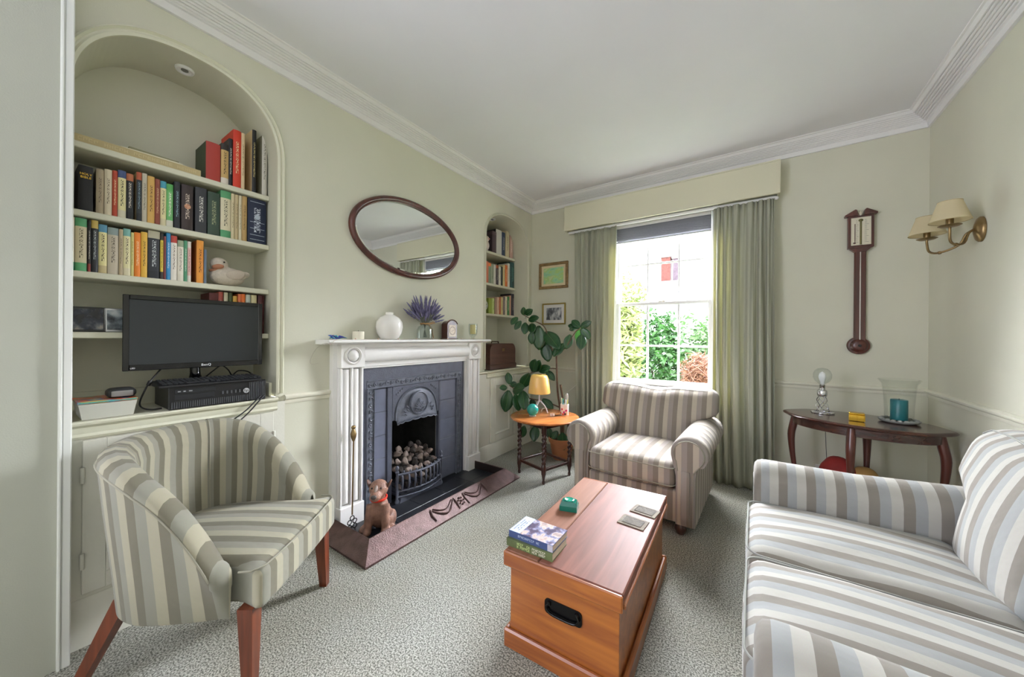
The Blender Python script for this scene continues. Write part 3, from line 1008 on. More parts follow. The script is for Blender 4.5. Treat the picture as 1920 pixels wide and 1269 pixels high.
hs = thing('white_house', 'white rendered house with red brick chimney beyond the garden', 'house', (-1.5, 14, -0.25))
M_REND = mat('white_render', 'f2f1ee', 0.8)
b = MB(); b.box(-12, 8, 13, 18, -0.25, 3.55); b.build('wall', M_REND, hs)
b = MB(); b.box(-12.1, 8.1, 12.85, 18.1, 3.551, 3.68); b.build('parapet', mat('parapet_grey', '8a8886', 0.8), hs)
b = MB(); b.box(-9, -6.2, 12.97, 13.02, 1.2, 2.6); b.build('window', mat('far_window', '8d98a4', 0.2), hs)
b = MB(); b.box(3.6, 5.2, 12.97, 13.02, 1.9, 2.7); b.build('window', mat('far_window', '8d98a4', 0.2), hs)
for cx, w_, zt_, cc in ((-1.23, 0.40, 4.95, '5e362e'), (-0.76, 0.32, 4.85, '54484e')):
    b = MB(); b.box(cx - w_ / 2, cx + w_ / 2, 14, 14.6, 3.68, zt_); ch = b.build('chimney', mat('chimney_brick_' + cc, cc, 0.9, var=0.2, scale=9), hs)
    b = MB(); b.box(cx - w_ / 2 - 0.05, cx + w_ / 2 + 0.05, 13.95, 14.65, zt_, zt_ + 0.12); b.build('chimney_cap', mat('chimney_cap', '8a7a76', 0.9), ch)
    b = MB(); b.lathe([(0.12, 0), (0.10, 0.2), (0.10, 0.55), (0.13, 0.6), (0.09, 0.61)], 14, (cx, 14.3, zt_ + 0.12)); b.build('chimney_pot', mat('chimney_pot', 'b9a098', 0.9), ch, smooth=40)
b = MB(); b.tube([(-0.5, 12.95, 3.68), (-0.5, 12.95, 3.98), (0.25, 12.95, 3.98), (0.25, 12.95, 3.72)], 0.035, 6)
b.build('roof_pipe', mat('railing_grey', '7a7a80', 0.5), hs)
b = MB(); b.tube([(-4, 15, 4.6), (4, 15, 4.6)], 0.02, 6); b.tube([(-1.9, 15, 3.68), (-1.9, 15, 4.6)], 0.02, 6); b.tube([(1.0, 15, 3.68), (1.0, 15, 4.6)], 0.02, 6)
b.build('roof_railing', mat('railing_grey', '7a7a80', 0.5), hs)

# ================================================================ FIREPLACE
FY0, FY1, FYC = -2.352, -1.022, -1.687
sur = thing('fireplace_surround', 'white painted fireplace surround with roundel corner blocks', 'fireplace', (0.05, FYC, 0))
PX = 0.075                                            # face of the pilasters
for s in (-1, 1):
    ya, yb_ = (FY0, FY0 + 0.155) if s < 0 else (FY1 - 0.155, FY1)
    b = MB()
    b.box(0.001, 0.046, ya, yb_, 0.0, 1.005, 0.002)
    for k in range(2):                                # two broad flutes between raised fillets
        c = ya + 0.045 + k * 0.065
        b.lathe([(0.0, 0.155), (0.026, 0.16), (0.026, 0.995), (0.0, 1.0)], 20, (0.046, c, 0), sx=0.9, sy=1.0)
    for c in (ya + 0.008, (ya + yb_) / 2, yb_ - 0.008):
        b.box(0.046, PX, c - 0.007, c + 0.007, 0.14, 1.005, 0.003)
    b.build('pilaster', M_WHITE, sur, smooth=40)
    b = MB(); b.box(0.001, PX + 0.012, ya - 0.004, yb_ + 0.004, 0.0, 0.145, 0.004)
    b.build('plinth_block', M_WHITE, sur)
    b = MB(); b.box(0.001, PX + 0.010, ya - 0.003, yb_ + 0.003, 1.006, 1.154, 0.003)
    blk = b.build('corner_block', M_WHITE, sur)
    b = MB(); yc = (ya + yb_) / 2
    b.lathe([(0.056, 0.0), (0.056, 0.006), (0.050, 0.010), (0.044, 0.002), (0.038, -0.001), (0.030, 0.006), (0.020, 0.015), (0.008, 0.019), (0.0, 0.020)], 32, (PX + 0.010, yc, 1.082), 'x')
    b.build('roundel', M_WHITE, blk, smooth=50)
b = MB()
fz = [(0.001, 1.006), (PX - 0.020, 1.006), (PX - 0.020, 1.028), (PX - 0.010, 1.030)]
for k in range(13):
    a = -PI / 2 + PI * k / 12
    fz.append((PX - 0.014 + 0.026 * math.cos(a), 1.080 + 0.046 * math.sin(a)))
fz += [(PX - 0.010, 1.130), (PX - 0.004, 1.136), (PX - 0.004, 1.154), (0.001, 1.154)]
b.prism(fz, 'y', FY0 + 0.1555, FY1 - 0.1555)
b.build('frieze', M_WHITE, sur, smooth=35)
b = MB()
b.prism([(0.001, 1.155), (0.105, 1.155), (0.112, 1.160), (0.150, 1.163), (0.158, 1.168), (0.158, 1.176), (0.150, 1.182), (0.001, 1.182)], 'y', FY0 - 0.115, FY1 + 0.06)
b.build('mantel_shelf', M_WHITE, sur, smooth=25)
for ya, yb_ in ((FY0 - 0.030, FY0 - 0.0005), (FY1 + 0.0005, FY1 + 0.030)):
    b = MB(); b.box(0.001, 0.040, ya, yb_, 0, 1.154, 0.002); b.build('side_board', M_WHITE, sur)
b = MB()                                              # thin inner slip round the iron
y0, y1, zt = FY0 + 0.156, FY1 - 0.156, 1.005
b.box(0.001, 0.050, y0, y0 + 0.014, 0, zt, 0.002); b.box(0.001, 0.050, y1 - 0.014, y1, 0, zt, 0.002); b.box(0.001, 0.050, y0 + 0.014, y1 - 0.014, zt - 0.014, zt, 0.002)
b.build('inner_slip', M_WHITE, sur)

# cast iron insert
IY0, IY1, IZ = y0 + 0.015, y1 - 0.015, zt - 0.015
ins = thing('cast_iron_fireplace', 'dark cast iron fireplace insert with tiled cheeks', 'fireplace insert', (0.02, FYC, 0))
OY0, OY1, OZ = -1.945, -1.497, 0.56                   # fire opening
b = MB()
X1 = 0.030
b.box(0.001, X1, IY0, IY0 + 0.035, 0, IZ); b.box(0.001, X1, IY1 - 0.035, IY1, 0, IZ); b.box(0.001, X1, IY0 + 0.035, IY1 - 0.035, 0.905, IZ)
b.box(0.001, 0.014, IY0 + 0.035, OY0 - 0.001, 0, 0.905); b.box(0.001, 0.014, OY1 + 0.001, IY1 - 0.035, 0, 0.905)
b.box(0.001, 0.016, OY0 - 0.001, OY1 + 0.001, 0.62, 0.905)
b.build('back_plate', M_IRON, ins)
# ornamental border: raised frame with rosettes and scrolls
BO0, BO1, BZ = IY0 + 0.035, IY1 - 0.035, 0.905
bw = 0.058
for nm, (a, c, z0, z1) in (('border_rail', (BO0, BO1, BZ - bw, BZ)), ('border_rail', (BO0, BO0 + bw, 0.012, BZ - bw)), ('border_rail', (BO1 - bw, BO1, 0.012, BZ - bw))):
    b = MB()
    b.box(0.016, 0.032, a, c, z0, z1, 0.002)
    hor = (c - a) > (z1 - z0)
    e = 0.006
    if hor:
        b.box(0.032, 0.041, a, c, z1 - e, z1, 0.002); b.box(0.032, 0.041, a, c, z0, z0 + e, 0.002)
    else:
        b.box(0.032, 0.041, a, a + e, z0, z1, 0.002); b.box(0.032, 0.041, c - e, c, z0, z1, 0.002)
    r = b.build(nm, M_IRONR, ins)
    L = (c - a) if hor else (z1 - z0)
    n = int(L / 0.042)
    o = MB()
    for k in range(n):
        q = (k + 0.5) / n
        yy, zz = (a + L * q, (z0 + z1) / 2) if hor else ((a + c) / 2, z0 + L * q)
        if k % 3 == 1:
            o.lathe([(0.016, 0), (0.014, 0.006), (0.009, 0.004), (0.005, 0.008), (0, 0.009)], 10, (0.032, yy, zz), 'x')
        else:
            s = 1 if k % 2 else -1
            pts = []
            for i in range(13):
                t_ = i / 12 * 4.2
                rr = 0.0165 * (1 - 0.17 * t_)
                dy, dz = rr * math.cos(t_ * s), rr * math.sin(t_ * s)
                pts.append((0.036, yy + dy, zz + dz))
            o.tube(pts, 0.0045, 5)
    o.build('scroll_relief', M_IRONR, r, smooth=50)['kind'] = 'stuff'
# tiles either side of the opening
for a, c in ((BO0 + bw + 0.003, OY0 - 0.043), (OY1 + 0.023, BO1 - bw - 0.003)):
    b = MB(); b.box(0.0142, 0.0185, a, c, 0.03, BZ - bw - 0.006); b.build('grout', mat('grout_grey', '9a9ca2', 0.8), ins)
    zt0, h = 0.03, (BZ - bw - 0.006 - 0.03) / 5
    for k in range(5):
        b = MB(); b.box(0.0187, 0.026, a, c, zt0 + k * h + 0.0012, zt0 + (k + 1) * h - 0.0012, 0.0022)
        b.build('tile', M_TILE, ins)
# inner frame and the projecting hood with its medallion
for a, c in ((OY0 - 0.040, OY0), (OY1, OY1 + 0.020)):
    b = MB()
    b.box(0.015, 0.036, a, c, 0.02, BZ - bw - 0.002, 0.003)
    b.build('inner_frame', M_IRON, ins)
b = MB()
ymid = (OY0 + OY1) / 2
hw = (OY1 - OY0) / 2
b.box(0.0165, 0.036, OY0 + 0.001, OY1 - 0.001, 0.60, BZ - bw - 0.002, 0.002)
hood = b.build('hood', M_IRON, ins)
b = MB()                                              # arched fan-shaped hood plate with scalloped lip
rows = []
for j in range(9):
    q = j / 8
    row = []
    for i in range(33):
        a = PI * i / 32
        yy = ymid - math.cos(a) * hw * 0.86
        top = 0.60 + 0.215 * math.sin(a) ** 0.75
        lip = 0.572 + 0.022 * math.sin(a) - 0.006 * abs(math.sin(a * 8))
        zz = lip + (top - lip) * q
        xx = 0.038 + 0.034 * (1 - q) ** 1.2 * (0.35 + 0.65 * math.sin(a))
        row.append((xx, yy, zz))
    rows.append(row)
b.grid(rows)
hp = b.build('hood_fan', M_IRONR, ins, smooth=60)
md = hp.modifiers.new('thickness', 'SOLIDIFY'); md.thickness = 0.004
b = MB()
pts = []
for i in range(33):
    a = PI * i / 32
    pts.append((0.040, ymid - math.cos(a) * hw * 0.88, 0.598 + 0.225 * math.sin(a) ** 0.75))
b.tube(pts, 0.006, 6)
pts = []
for i in range(41):
    a = PI * i / 40
    pts.append((0.040 + 0.036 * (0.35 + 0.65 * math.sin(a)), ymid - math.cos(a) * hw * 0.86, 0.572 + 0.022 * math.sin(a) - 0.007 * abs(math.sin(a * 8))))
b.tube(pts, 0.004, 6)
b.build('hood_rim', M_IRONR, ins, smooth=60)
b = MB()
b.lathe([(0.088, 0.0), (0.086, 0.012), (0.078, 0.014), (0.074, 0.004), (0.060, 0.006), (0.0, 0.009)], 36, (0.062, ymid - 0.005, 0.705), 'x', 1.0, 1.02)
med = b.build('medallion', M_IRONR, ins, smooth=40)
b = MB()                                              # leaf spray on the medallion
for k in range(9):
    a = R(-80 + 20 * k)
    L = 0.050 if k % 2 else 0.060
    base = Vector((0.074, ymid - 0.005, 0.668))
    tip = base + Vector((0.002, math.sin(a) * L, math.cos(a) * L))
    mid = (base + tip) / 2 + Vector((0.004, math.sin(a) * 0.004, 0))
    b.tube([base, mid, tip], [0.002, 0.0065, 0.001], 6)
for s in (-1, 1):
    b.tube([(0.074, ymid - 0.005 + s * (0.012 + 0.03 * math.sin(t_ / 4 * 3)), 0.655 - 0.012 * math.cos(t_ * 0.9)) for t_ in range(8)], 0.003, 5)
b.ellipsoid((0.076, ymid - 0.005, 0.722), (0.006, 0.010, 0.022), n=8, m=6)
b.build('leaf_spray', M_IRONR, med, smooth=60)
b = MB()                                              # spandrel and fan reliefs
for s in (-1, 1):
    for k in range(4):
        yy, zz = ymid + s * (hw * 0.90 - 0.012 - 0.017 * k), 0.822 - 0.012 * (3 - k) * (1 if k < 3 else 0.2)
        b.ellipsoid((0.038, yy, zz), (0.005, 0.008, 0.006), (0, 0, 0), 8, 6)
    for k in range(6):
        a = R(18 + 8 * k)
        rr = 0.135 + 0.018 * (k % 2)
        b.ellipsoid((0.066, ymid + s * rr * math.cos(a), 0.600 + rr * 0.85 * math.sin(a)), (0.006, 0.013, 0.006), (R(40) * s, 0, 0), 8, 6)
b.build('hood_relief', M_IRONR, ins, smooth=60)['kind'] = 'stuff'
# firebox: black cavity behind the opening
b = MB()
fb = [(OY0, 0.0), (OY1, 0.0), (OY1 - 0.08, -0.30), (OY0 + 0.08, -0.30)]
for i in range(4):
    if i == 0: continue
    a, c = fb[i], fb[(i + 1) % 4]
    b.add([(a[1], a[0], 0), (c[1], c[0], 0), (c[1], c[0], 0.62), (a[1], a[0], 0.62)], [(0, 1, 2, 3)])
b.add([(x, y, 0.62) for y, x in fb], [(0, 1, 2, 3)]); b.add([(x, y, 0.001) for y, x in fb], [(0, 1, 2, 3)])
b.build('firebox', mat('soot', '141413', 0.9, var=0.5, scale=20), ins)

# fire grate
gr = thing('fire_grate', 'black fire basket with curved front bars', 'grate', (0.09, ymid, 0.021))
GY0, GY1 = OY0 + 0.012, OY1 - 0.012
def gx(q):
    return 0.075 + 0.055 * math.sin(PI * q)
for z, r in ((0.218, 0.009), (0.10, 0.008), (0.060, 0.006)):
    b = MB(); b.tube([(gx(i / 16), GY0 + (GY1 - GY0) * i / 16, z) for i in range(17)], r, 8)
    b.build('rail', M_IRON, gr, smooth=60)
for k in range(9):
    q = (k + 0.7) / 9.4
    y = GY0 + (GY1 - GY0) * q
    x = gx(q)
    b = MB(); b.tube([(x - 0.006, y, 0.222), (x + 0.010, y, 0.205), (x + 0.012, y, 0.16), (x + 0.004, y, 0.11), (x - 0.010, y, 0.092)], [0.007, 0.008, 0.0075, 0.007, 0.005], 6)
    b.build('bar', M_IRON, gr, smooth=60)
    if k < 8:
        b = MB(); b.ellipsoid((x - 0.004, y + 0.022, 0.230), (0.008, 0.008, 0.010), n=8, m=6)
        b.build('knob', M_IRONR, gr, smooth=60)
for y in (GY0, GY1):
    b = MB(); b.lathe([(0.016, 0.021), (0.016, 0.035), (0.010, 0.045), (0.010, 0.23), (0.015, 0.24), (0.009, 0.25), (0.013, 0.27), (0.006, 0.285), (0, 0.288)], 12, (0.078, y, 0))
    b.build('post', M_IRON, gr, smooth=40)
b = MB()
b.prism([(GY0 + 0.01, 0.021), (GY1 - 0.01, 0.021), (GY1 - 0.02, 0.052), (ymid + 0.04, 0.066), (ymid - 0.04, 0.066), (GY0 + 0.02, 0.052)], 'x', 0.088, 0.098)
b.lathe([(0.018, 0), (0.014, 0.008), (0.006, 0.012), (0, 0.016)], 12, (0.098, ymid, 0.046), 'x')
b.build('ash_guard', M_IRON, gr, smooth=30)
b = MB(); b.box(-0.20, 0.075, GY0 + 0.02, GY1 - 0.02, 0.055, 0.068)
for k in range(7):
    y = GY0 + 0.03 + k * 0.055
    b.box(-0.20, 0.08, y, y + 0.012, 0.068, 0.078)
for x in (-0.18, 0.05):
    for y in (GY0 + 0.03, GY1 - 0.045): b.box(x, x + 0.015, y, y + 0.015, 0.0015, 0.056)
b.build('basket_floor', M_IRON, gr)

# coals: every one its own object
M_COAL = mat('ash_grey_coal', '9c8c84', 0.85, var=0.35, scale=40, bump=0.6, bscale=90)
M_COALD = mat('dark_coal', '3c3634', 0.9, var=0.35, scale=40, bump=0.6, bscale=90)
def coal_mesh(seed):
    rnd = random.Random(seed)
    bm = bmesh.new(); bmesh.ops.create_icosphere(bm, subdivisions=2, radius=1)
    k = [Vector((rnd.uniform(-1, 1), rnd.uniform(-1, 1), rnd.uniform(-1, 1))).normalized() for _ in range(9)]
    for v in bm.verts:
        p = v.co.copy()
        for q in k:
            d = p.dot(q)
            if d > 0.62: p -= q * (d - 0.62)
        p *= 1 + 0.06 * rnd.uniform(-1, 1)
        v.co = p
    me = bpy.data.meshes.new('coal'); bm.to_mesh(me); bm.free()
    return me
CM = [coal_mesh(i) for i in range(6)]
rnd = random.Random(21)
n_c = 0
for layer, (zc, rows_) in enumerate(((0.118, 3), (0.170, 3), (0.226, 4), (0.276, 3), (0.322, 2), (0.358, 1))):
    for r_ in range(rows_):
        cnt = (7, 7, 7, 6, 5, 3)[layer]
        for c_ in range(cnt):
            hw_ = (GY1 - GY0) / 2 - 0.045 - max(0, layer - 3) * 0.03
            y = ymid + (c_ / (cnt - 1) * 2 - 1) * hw_ + rnd.uniform(-0.010, 0.010)
            q = (y - GY0) / (GY1 - GY0)
            if layer < 2:
                x = gx(q) - 0.05 - r_ * 0.055
            else:
                x = gx(q) - 0.045 - (layer - 2) * 0.045 - r_ * 0.055
            if r_ > 0 and layer < 2: continue          # hidden rows of the heap are left out
            if x < -0.17: continue
            o = bpy.data.objects.new('coal', CM[rnd.randrange(6)]); COL.objects.link(o)
            o.location = (x + rnd.uniform(-0.006, 0.006), y, zc + rnd.uniform(-0.008, 0.010))
            o.scale = (rnd.uniform(0.024, 0.030), rnd.uniform(0.026, 0.037), rnd.uniform(0.022, 0.028))
            o.rotation_euler = (rnd.uniform(-0.5, 0.5), rnd.uniform(-0.5, 0.5), rnd.uniform(0, 6.3))
            dark_ = CM.index(o.data) % 3 == 0
            tag(o, ('sooty dark' if dark_ else 'pale ash grey') + ' lump of coal in the %s of the fire grate' % ('upper heap' if layer > 2 else 'lower heap'), 'coal', 'coals heaped in the fire grate')
for i, me in enumerate(CM): me.materials.append(M_COAL if i % 3 else M_COALD)

# hearth slab with tile joints
ht = bpy.data.objects.new('hearth', None); COL.objects.link(ht)
ht.location = (0.2, FYC, 0)
tag(ht, 'flat black tiled hearth inside the copper fender', 'hearth')
HX1, HY0, HY1 = 0.395, -2.345, -1.095
for i in range(2):
    for j in range(5):
        x0, x1 = 0.088 + i * (HX1 - 0.088) / 2, 0.088 + (i + 1) * (HX1 - 0.088) / 2
        ya, yc = HY0 + j * (HY1 - HY0) / 5, HY0 + (j + 1) * (HY1 - HY0) / 5
        b = MB(); b.box(x0 + 0.001, x1 - 0.001, ya + 0.001, yc - 0.001, 0.001, 0.020, 0.002)
        b.build('tile', mat('hearth_slate', '26282d', 0.38, var=0.1, scale=9), ht)
b = MB(); b.box(0.0, 0.087, -2.19, -1.185, 0.0005, 0.0195); b.build('slab', mat('hearth_slate', '26282d', 0.38, var=0.1, scale=9), ht)

# copper fender: sloping sides with embossed swags
fen = thing('fender', 'low copper fender with embossed swags around the hearth', 'fender', (0.3, FYC, 0))
FO0, FO1, FX = -2.462, -1.012, 0.515
RI0, RI1, RX, RZ = -2.372, -1.095, 0.410, 0.088
secs = [[(0, 0.0), (0, 0.014), (1, RZ), (1.06, RZ), (1.06, 0.018)]]
def fpt(k, q, z):
    # corner k outer->ridge blend
    oc = [(0.003, FO0), (FX, FO0), (FX, FO1), (0.003, FO1)][k]
    rc = [(0.003, RI0), (RX, RI0), (RX, RI1), (0.003, RI1)][k]
    return (oc[0] + (rc[0] - oc[0]) * q, oc[1] + (rc[1] - oc[1]) * q, z)
for k, nm in ((0, 'side_panel'), (1, 'front_panel'), (2, 'side_panel')):
    b = MB()
    st = [(0.0, 0.001), (0.0, 0.012), (0.04, 0.016), (0.96, RZ - 0.002), (1.0, RZ), (1.05, RZ - 0.004)]
    b.grid([[fpt(k, q, z) for q, z in st], [fpt(k + 1, q, z) for q, z in st]])
    p = b.build(nm, M_COPPER, fen)
    b = MB(); st = [(1.05, RZ - 0.004), (1.06, RZ - 0.01), (1.06, 0.021)]
    b.grid([[fpt(k, q, z) for q, z in st], [fpt(k + 1, q, z) for q, z in st]])
    b.build('inner_face', M_COPPER_D, fen)
    if k == 1:
        b = MB()
        def fs(y, q):
            x = FX + (RX - FX) * q
            return (x + 0.004, y, 0.012 + (RZ - 0.012) * q + 0.004)
        for s in (-1, 1):
            b.tube([fs(FYC + s * (0.055 + 0.20 * i / 14), 0.80 - 0.50 * math.sin(PI * i / 14)) for i in range(15)], [0.003 + 0.0035 * math.sin(PI * i / 14) for i in range(15)], 6)
            b.tube([fs(FYC + s * (0.070 + 0.17 * i / 14), 0.82 - 0.30 * math.sin(PI * i / 14)) for i in range(15)], 0.0035, 6)
            b.tube([fs(FYC + s * 0.258, 0.82), fs(FYC + s * 0.268, 0.5), fs(FYC + s * 0.262, 0.2)], [0.006, 0.007, 0.003], 6)
            b.tube([fs(FYC + s * 0.048, 0.85), fs(FYC + s * 0.044, 0.5), fs(FYC + s * 0.05, 0.15)], [0.005, 0.006, 0.003], 6)
        for i in range(7):
            a = 2 * PI * i / 7
            b.ellipsoid(fs(FYC + 0.020 * math.cos(a), 0.5 + 0.20 * math.sin(a)), (0.006, 0.009, 0.007), n=8, m=6)
        b.ellipsoid(fs(FYC, 0.5), (0.008, 0.010, 0.009), n=8, m=6)
        b.build('swag_relief', M_COPPER, p, smooth=60)

# toasting fork / poker leaning by the pilaster
pk = thing('fire_poker', 'slim brass fire poker leaning against the left pilaster', 'poker', (0.16, -2.315, 0.021))
b = MB(); b.tube([(0.150, -2.315, 0.12), (0.120, -2.292, 0.56)], 0.0045, 8); b.build('shaft', M_BRASS, pk, smooth=60)
b = MB(); b.tube([(0.120, -2.292, 0.555), (0.118, -2.291, 0.58), (0.116, -2.290, 0.60), (0.114, -2.289, 0.63)], [0.006, 0.016, 0.019, 0.008], 10); b.ellipsoid((0.113, -2.288, 0.640), (0.012, 0.014, 0.012), n=10, m=8)
b.build('handle', M_BRASS, pk, smooth=60)
b = MB()
for dy, dz in ((0, 0.10), (-0.017, 0.078), (0.017, 0.078), (-0.017, 0.048), (0.017, 0.048)):
    b.tube([(0.150 + 0.02 * (0.1 - dz), -2.315 + dy + 0.013 * math.cos(2 * PI * i / 14), dz + 0.013 * math.sin(2 * PI * i / 14)) for i in range(14)], 0.003, 5, closed=True)
b.tube([(0.152, -2.332, 0.040), (0.154, -2.332, 0.022)], 0.003, 5); b.tube([(0.152, -2.298, 0.040), (0.154, -2.298, 0.022)], 0.003, 5)
b.build('rings', mat('dark_wrought_iron', '3a3734', 0.5, metal=0.6), pk, smooth=60)

# patchwork leather dog
dog = thing('dog_ornament', 'brown patched leather dog sitting on the hearth with red collar', 'toy dog', (0.275, -2.215, 0.0215))
dog.rotation_euler = (0, 0, 0.0)
M_DOG = mat('brown_leather', '8a6656', 0.55, var=0.3, scale=25, bump=0.3, bscale=120)
def soft(mb, name, m, parent, voxel, label=None):
    o = mb.build(name, m, parent, smooth=180)
    r = o.modifiers.new('fuse', 'REMESH'); r.mode = 'VOXEL'; r.voxel_size = voxel; r.use_smooth_shade = True
    s = o.modifiers.new('smooth', 'SMOOTH'); s.factor = 0.5; s.iterations = 4
    return o
def rotpts(mb, ang, c):
    ca, sa = math.cos(ang), math.sin(ang)
    mb.v = [(c[0] + (p[0] - c[0]) * ca - (p[1] - c[1]) * sa, c[1] + (p[0] - c[0]) * sa + (p[1] - c[1]) * ca, p[2]) for p in mb.v]
    return mb
DC = (0.275, -2.215)
DA = R(-52)                                           # faces out over the room towards the camera
def dg(mb): return rotpts(mb, DA, DC)
x, y = DC
b = MB()                                              # body (front = +x before turning)
b.ellipsoid((x - 0.035, y, 0.095), (0.075, 0.068, 0.072)); b.ellipsoid((x - 0.005, y, 0.150), (0.058, 0.054, 0.080), (0, R(-12), 0))
b.ellipsoid((x + 0.010, y, 0.215), (0.040, 0.040, 0.050))
b.ellipsoid((x + 0.012, y, 0.280), (0.058, 0.056, 0.055)); b.ellipsoid((x + 0.066, y, 0.262), (0.046, 0.034, 0.030), (0, R(12), 0))
for s in (-1, 1):
    b.tube([(x + 0.020, y + s * 0.040, 0.19), (x + 0.042, y + s * 0.048, 0.11), (x + 0.050, y + s * 0.050, 0.040)], [0.030, 0.025, 0.021], 10)
    b.ellipsoid((x + 0.064, y + s * 0.050, 0.042), (0.034, 0.024, 0.020))
    b.ellipsoid((x - 0.030, y + s * 0.066, 0.080), (0.060, 0.028, 0.050)); b.ellipsoid((x + 0.026, y + s * 0.088, 0.042), (0.042, 0.021, 0.020))
soft(dg(b), 'body', M_DOG, dog, 0.006)
for s in (-1, 1):
    b = MB(); b.ellipsoid((x - 0.002, y + s * 0.058, 0.300), (0.024, 0.008, 0.034), (R(-28) * s, 0, 0), 12, 8); dg(b).build('ear', mat('dark_brown_leather', '5c3e32', 0.55), dog, smooth=60)
    b = MB(); b.ellipsoid((x + 0.058, y + s * 0.026, 0.300), (0.006, 0.006, 0.006), n=10, m=8); dg(b).build('eye', M_BGLOSS, dog, smooth=60)
b = MB(); b.ellipsoid((x + 0.108, y, 0.268), (0.012, 0.018, 0.013), n=12, m=8); dg(b).build('nose', mat('nose_leather', '4c4644', 0.4), dog, smooth=60)
b = MB(); b.ellipsoid((x + 0.048, y, 0.300), (0.040, 0.014, 0.018), (0, R(25), 0), 12, 8); dg(b).build('muzzle_patch', mat('grey_leather', '8d7c74', 0.5), dog, smooth=60)
b = MB(); b.tube([(x + 0.010 + 0.045 * math.cos(2 * PI * i / 24), y + 0.045 * math.sin(2 * PI * i / 24), 0.226 - 0.006 * math.cos(2 * PI * i / 24)) for i in range(24)], 0.007, 6, True)
dg(b).build('collar', mat('red_collar', 'c8301c', 0.45), dog, smooth=60)

# ================================================================ OVER THE MANTEL
mir = thing('oval_mirror', 'oval mirror in a dark mahogany frame above the mantel', 'mirror', (0.01, -1.76, 1.64))
MYC, MZC, MA, MBB = -1.760, 1.937, 0.508, 0.292
rows = []
for i in range(72):
    a = 2 * PI * i / 72
    ny, nz = math.cos(a) * MBB, math.sin(a) * MA
    L = math.hypot(ny, nz); ny /= L; nz /= L
    y, z = MYC + MA * math.cos(a), MZC + MBB * math.sin(a)
    rows.append([(x, y + ny * o, z + nz * o) for o, x in ((0, 0.004), (0.0, 0.020), (-0.008, 0.030), (-0.020, 0.034), (-0.030, 0.028), (-0.036, 0.020), (-0.040, 0.018), (-0.040, 0.008))])
rows.append(rows[0])
b = MB(); b.grid(rows); b.build('frame', M_MAHOG, mir, smooth=60)
b = MB(); b.prism([(y, z) for y, z in ell(MYC, MZC, MA - 0.022, MBB - 0.022, 72)], 'x', 0.002, 0.0075); b.build('backing', M_MAHOG, mir)
M_MIR = mat('silvered_glass', 'e8ebe9', 0.01, metal=1.0)
b = MB(); b.prism(ell(MYC, MZC, MA - 0.052, MBB - 0.052, 72), 'x', 0.008, 0.0125); gl = b.build('glass', M_MIR, mir)
rows = []
for o, x in ((-0.040, 0.0100), (-0.052, 0.0125)):
    rows.append([(x, yy, zz) for yy, zz in ell(MYC, MZC, MA + o, MBB + o, 72)])
b = MB(); b.grid(rows, closeu=True); b.build('bevel', M_MIR, gl, smooth=60)

MZ = 1.1825
# blue feathered ornament
ft = thing('feather_ornament', 'small blue and teal feather ornament at the left end of the mantel', 'ornament', (0.08, -2.40, MZ))
rnd = random.Random(4)
for k in range(9):
    a = rnd.uniform(-0.5, 0.5) + (PI if k % 2 else 0)
    L = rnd.uniform(0.035, 0.06)
    p = Vector((0.085, -2.395 + rnd.uniform(-0.02, 0.03), MZ + 0.006))
    q = p + Vector((math.sin(a) * L * 0.5, math.cos(a) * L, rnd.uniform(0.0, 0.022)))
    b = MB(); b.tube([p, (p + q) / 2 + Vector((0, 0, 0.008)), q], [0.003, 0.006, 0.001], 6)
    b.build('feather', mat('feather_%s' % ('blue', 'teal', 'violet')[k % 3], ('1c4c9c', '1c7f92', '3a2a80')[k % 3], 0.5), ft, smooth=60)
cd = thing('pillar_candle', 'short ivory pillar candle left of the white vase', 'candle', (0.075, -2.237, MZ))
b = MB(); b.lathe([(0.034, 0), (0.035, 0.002), (0.035, 0.050), (0.033, 0.052), (0.026, 0.050), (0.0, 0.049)], 28, (0.075, -2.237, MZ)); b.build('wax', M_WAX, cd, smooth=40)
b = MB(); b.tube([(0.075, -2.237, MZ + 0.049), (0.075, -2.236, MZ + 0.060)], 0.0012, 5); b.build('wick', M_BLACK, cd)
b = MB()
b.lathe([(0.0, 0.0), (0.050, 0.0), (0.058, 0.006), (0.082, 0.045), (0.090, 0.085), (0.086, 0.120), (0.066, 0.150), (0.034, 0.168), (0.026, 0.172), (0.026, 0.184), (0.030, 0.188), (0.024, 0.188), (0.020, 0.172), (0.0, 0.165)], 40, (0.082, -2.010, MZ))
tag(b.build('ceramic_vase', M_CERAMIC, smooth=50), 'round white ceramic vase with a small neck on the mantel', 'vase')

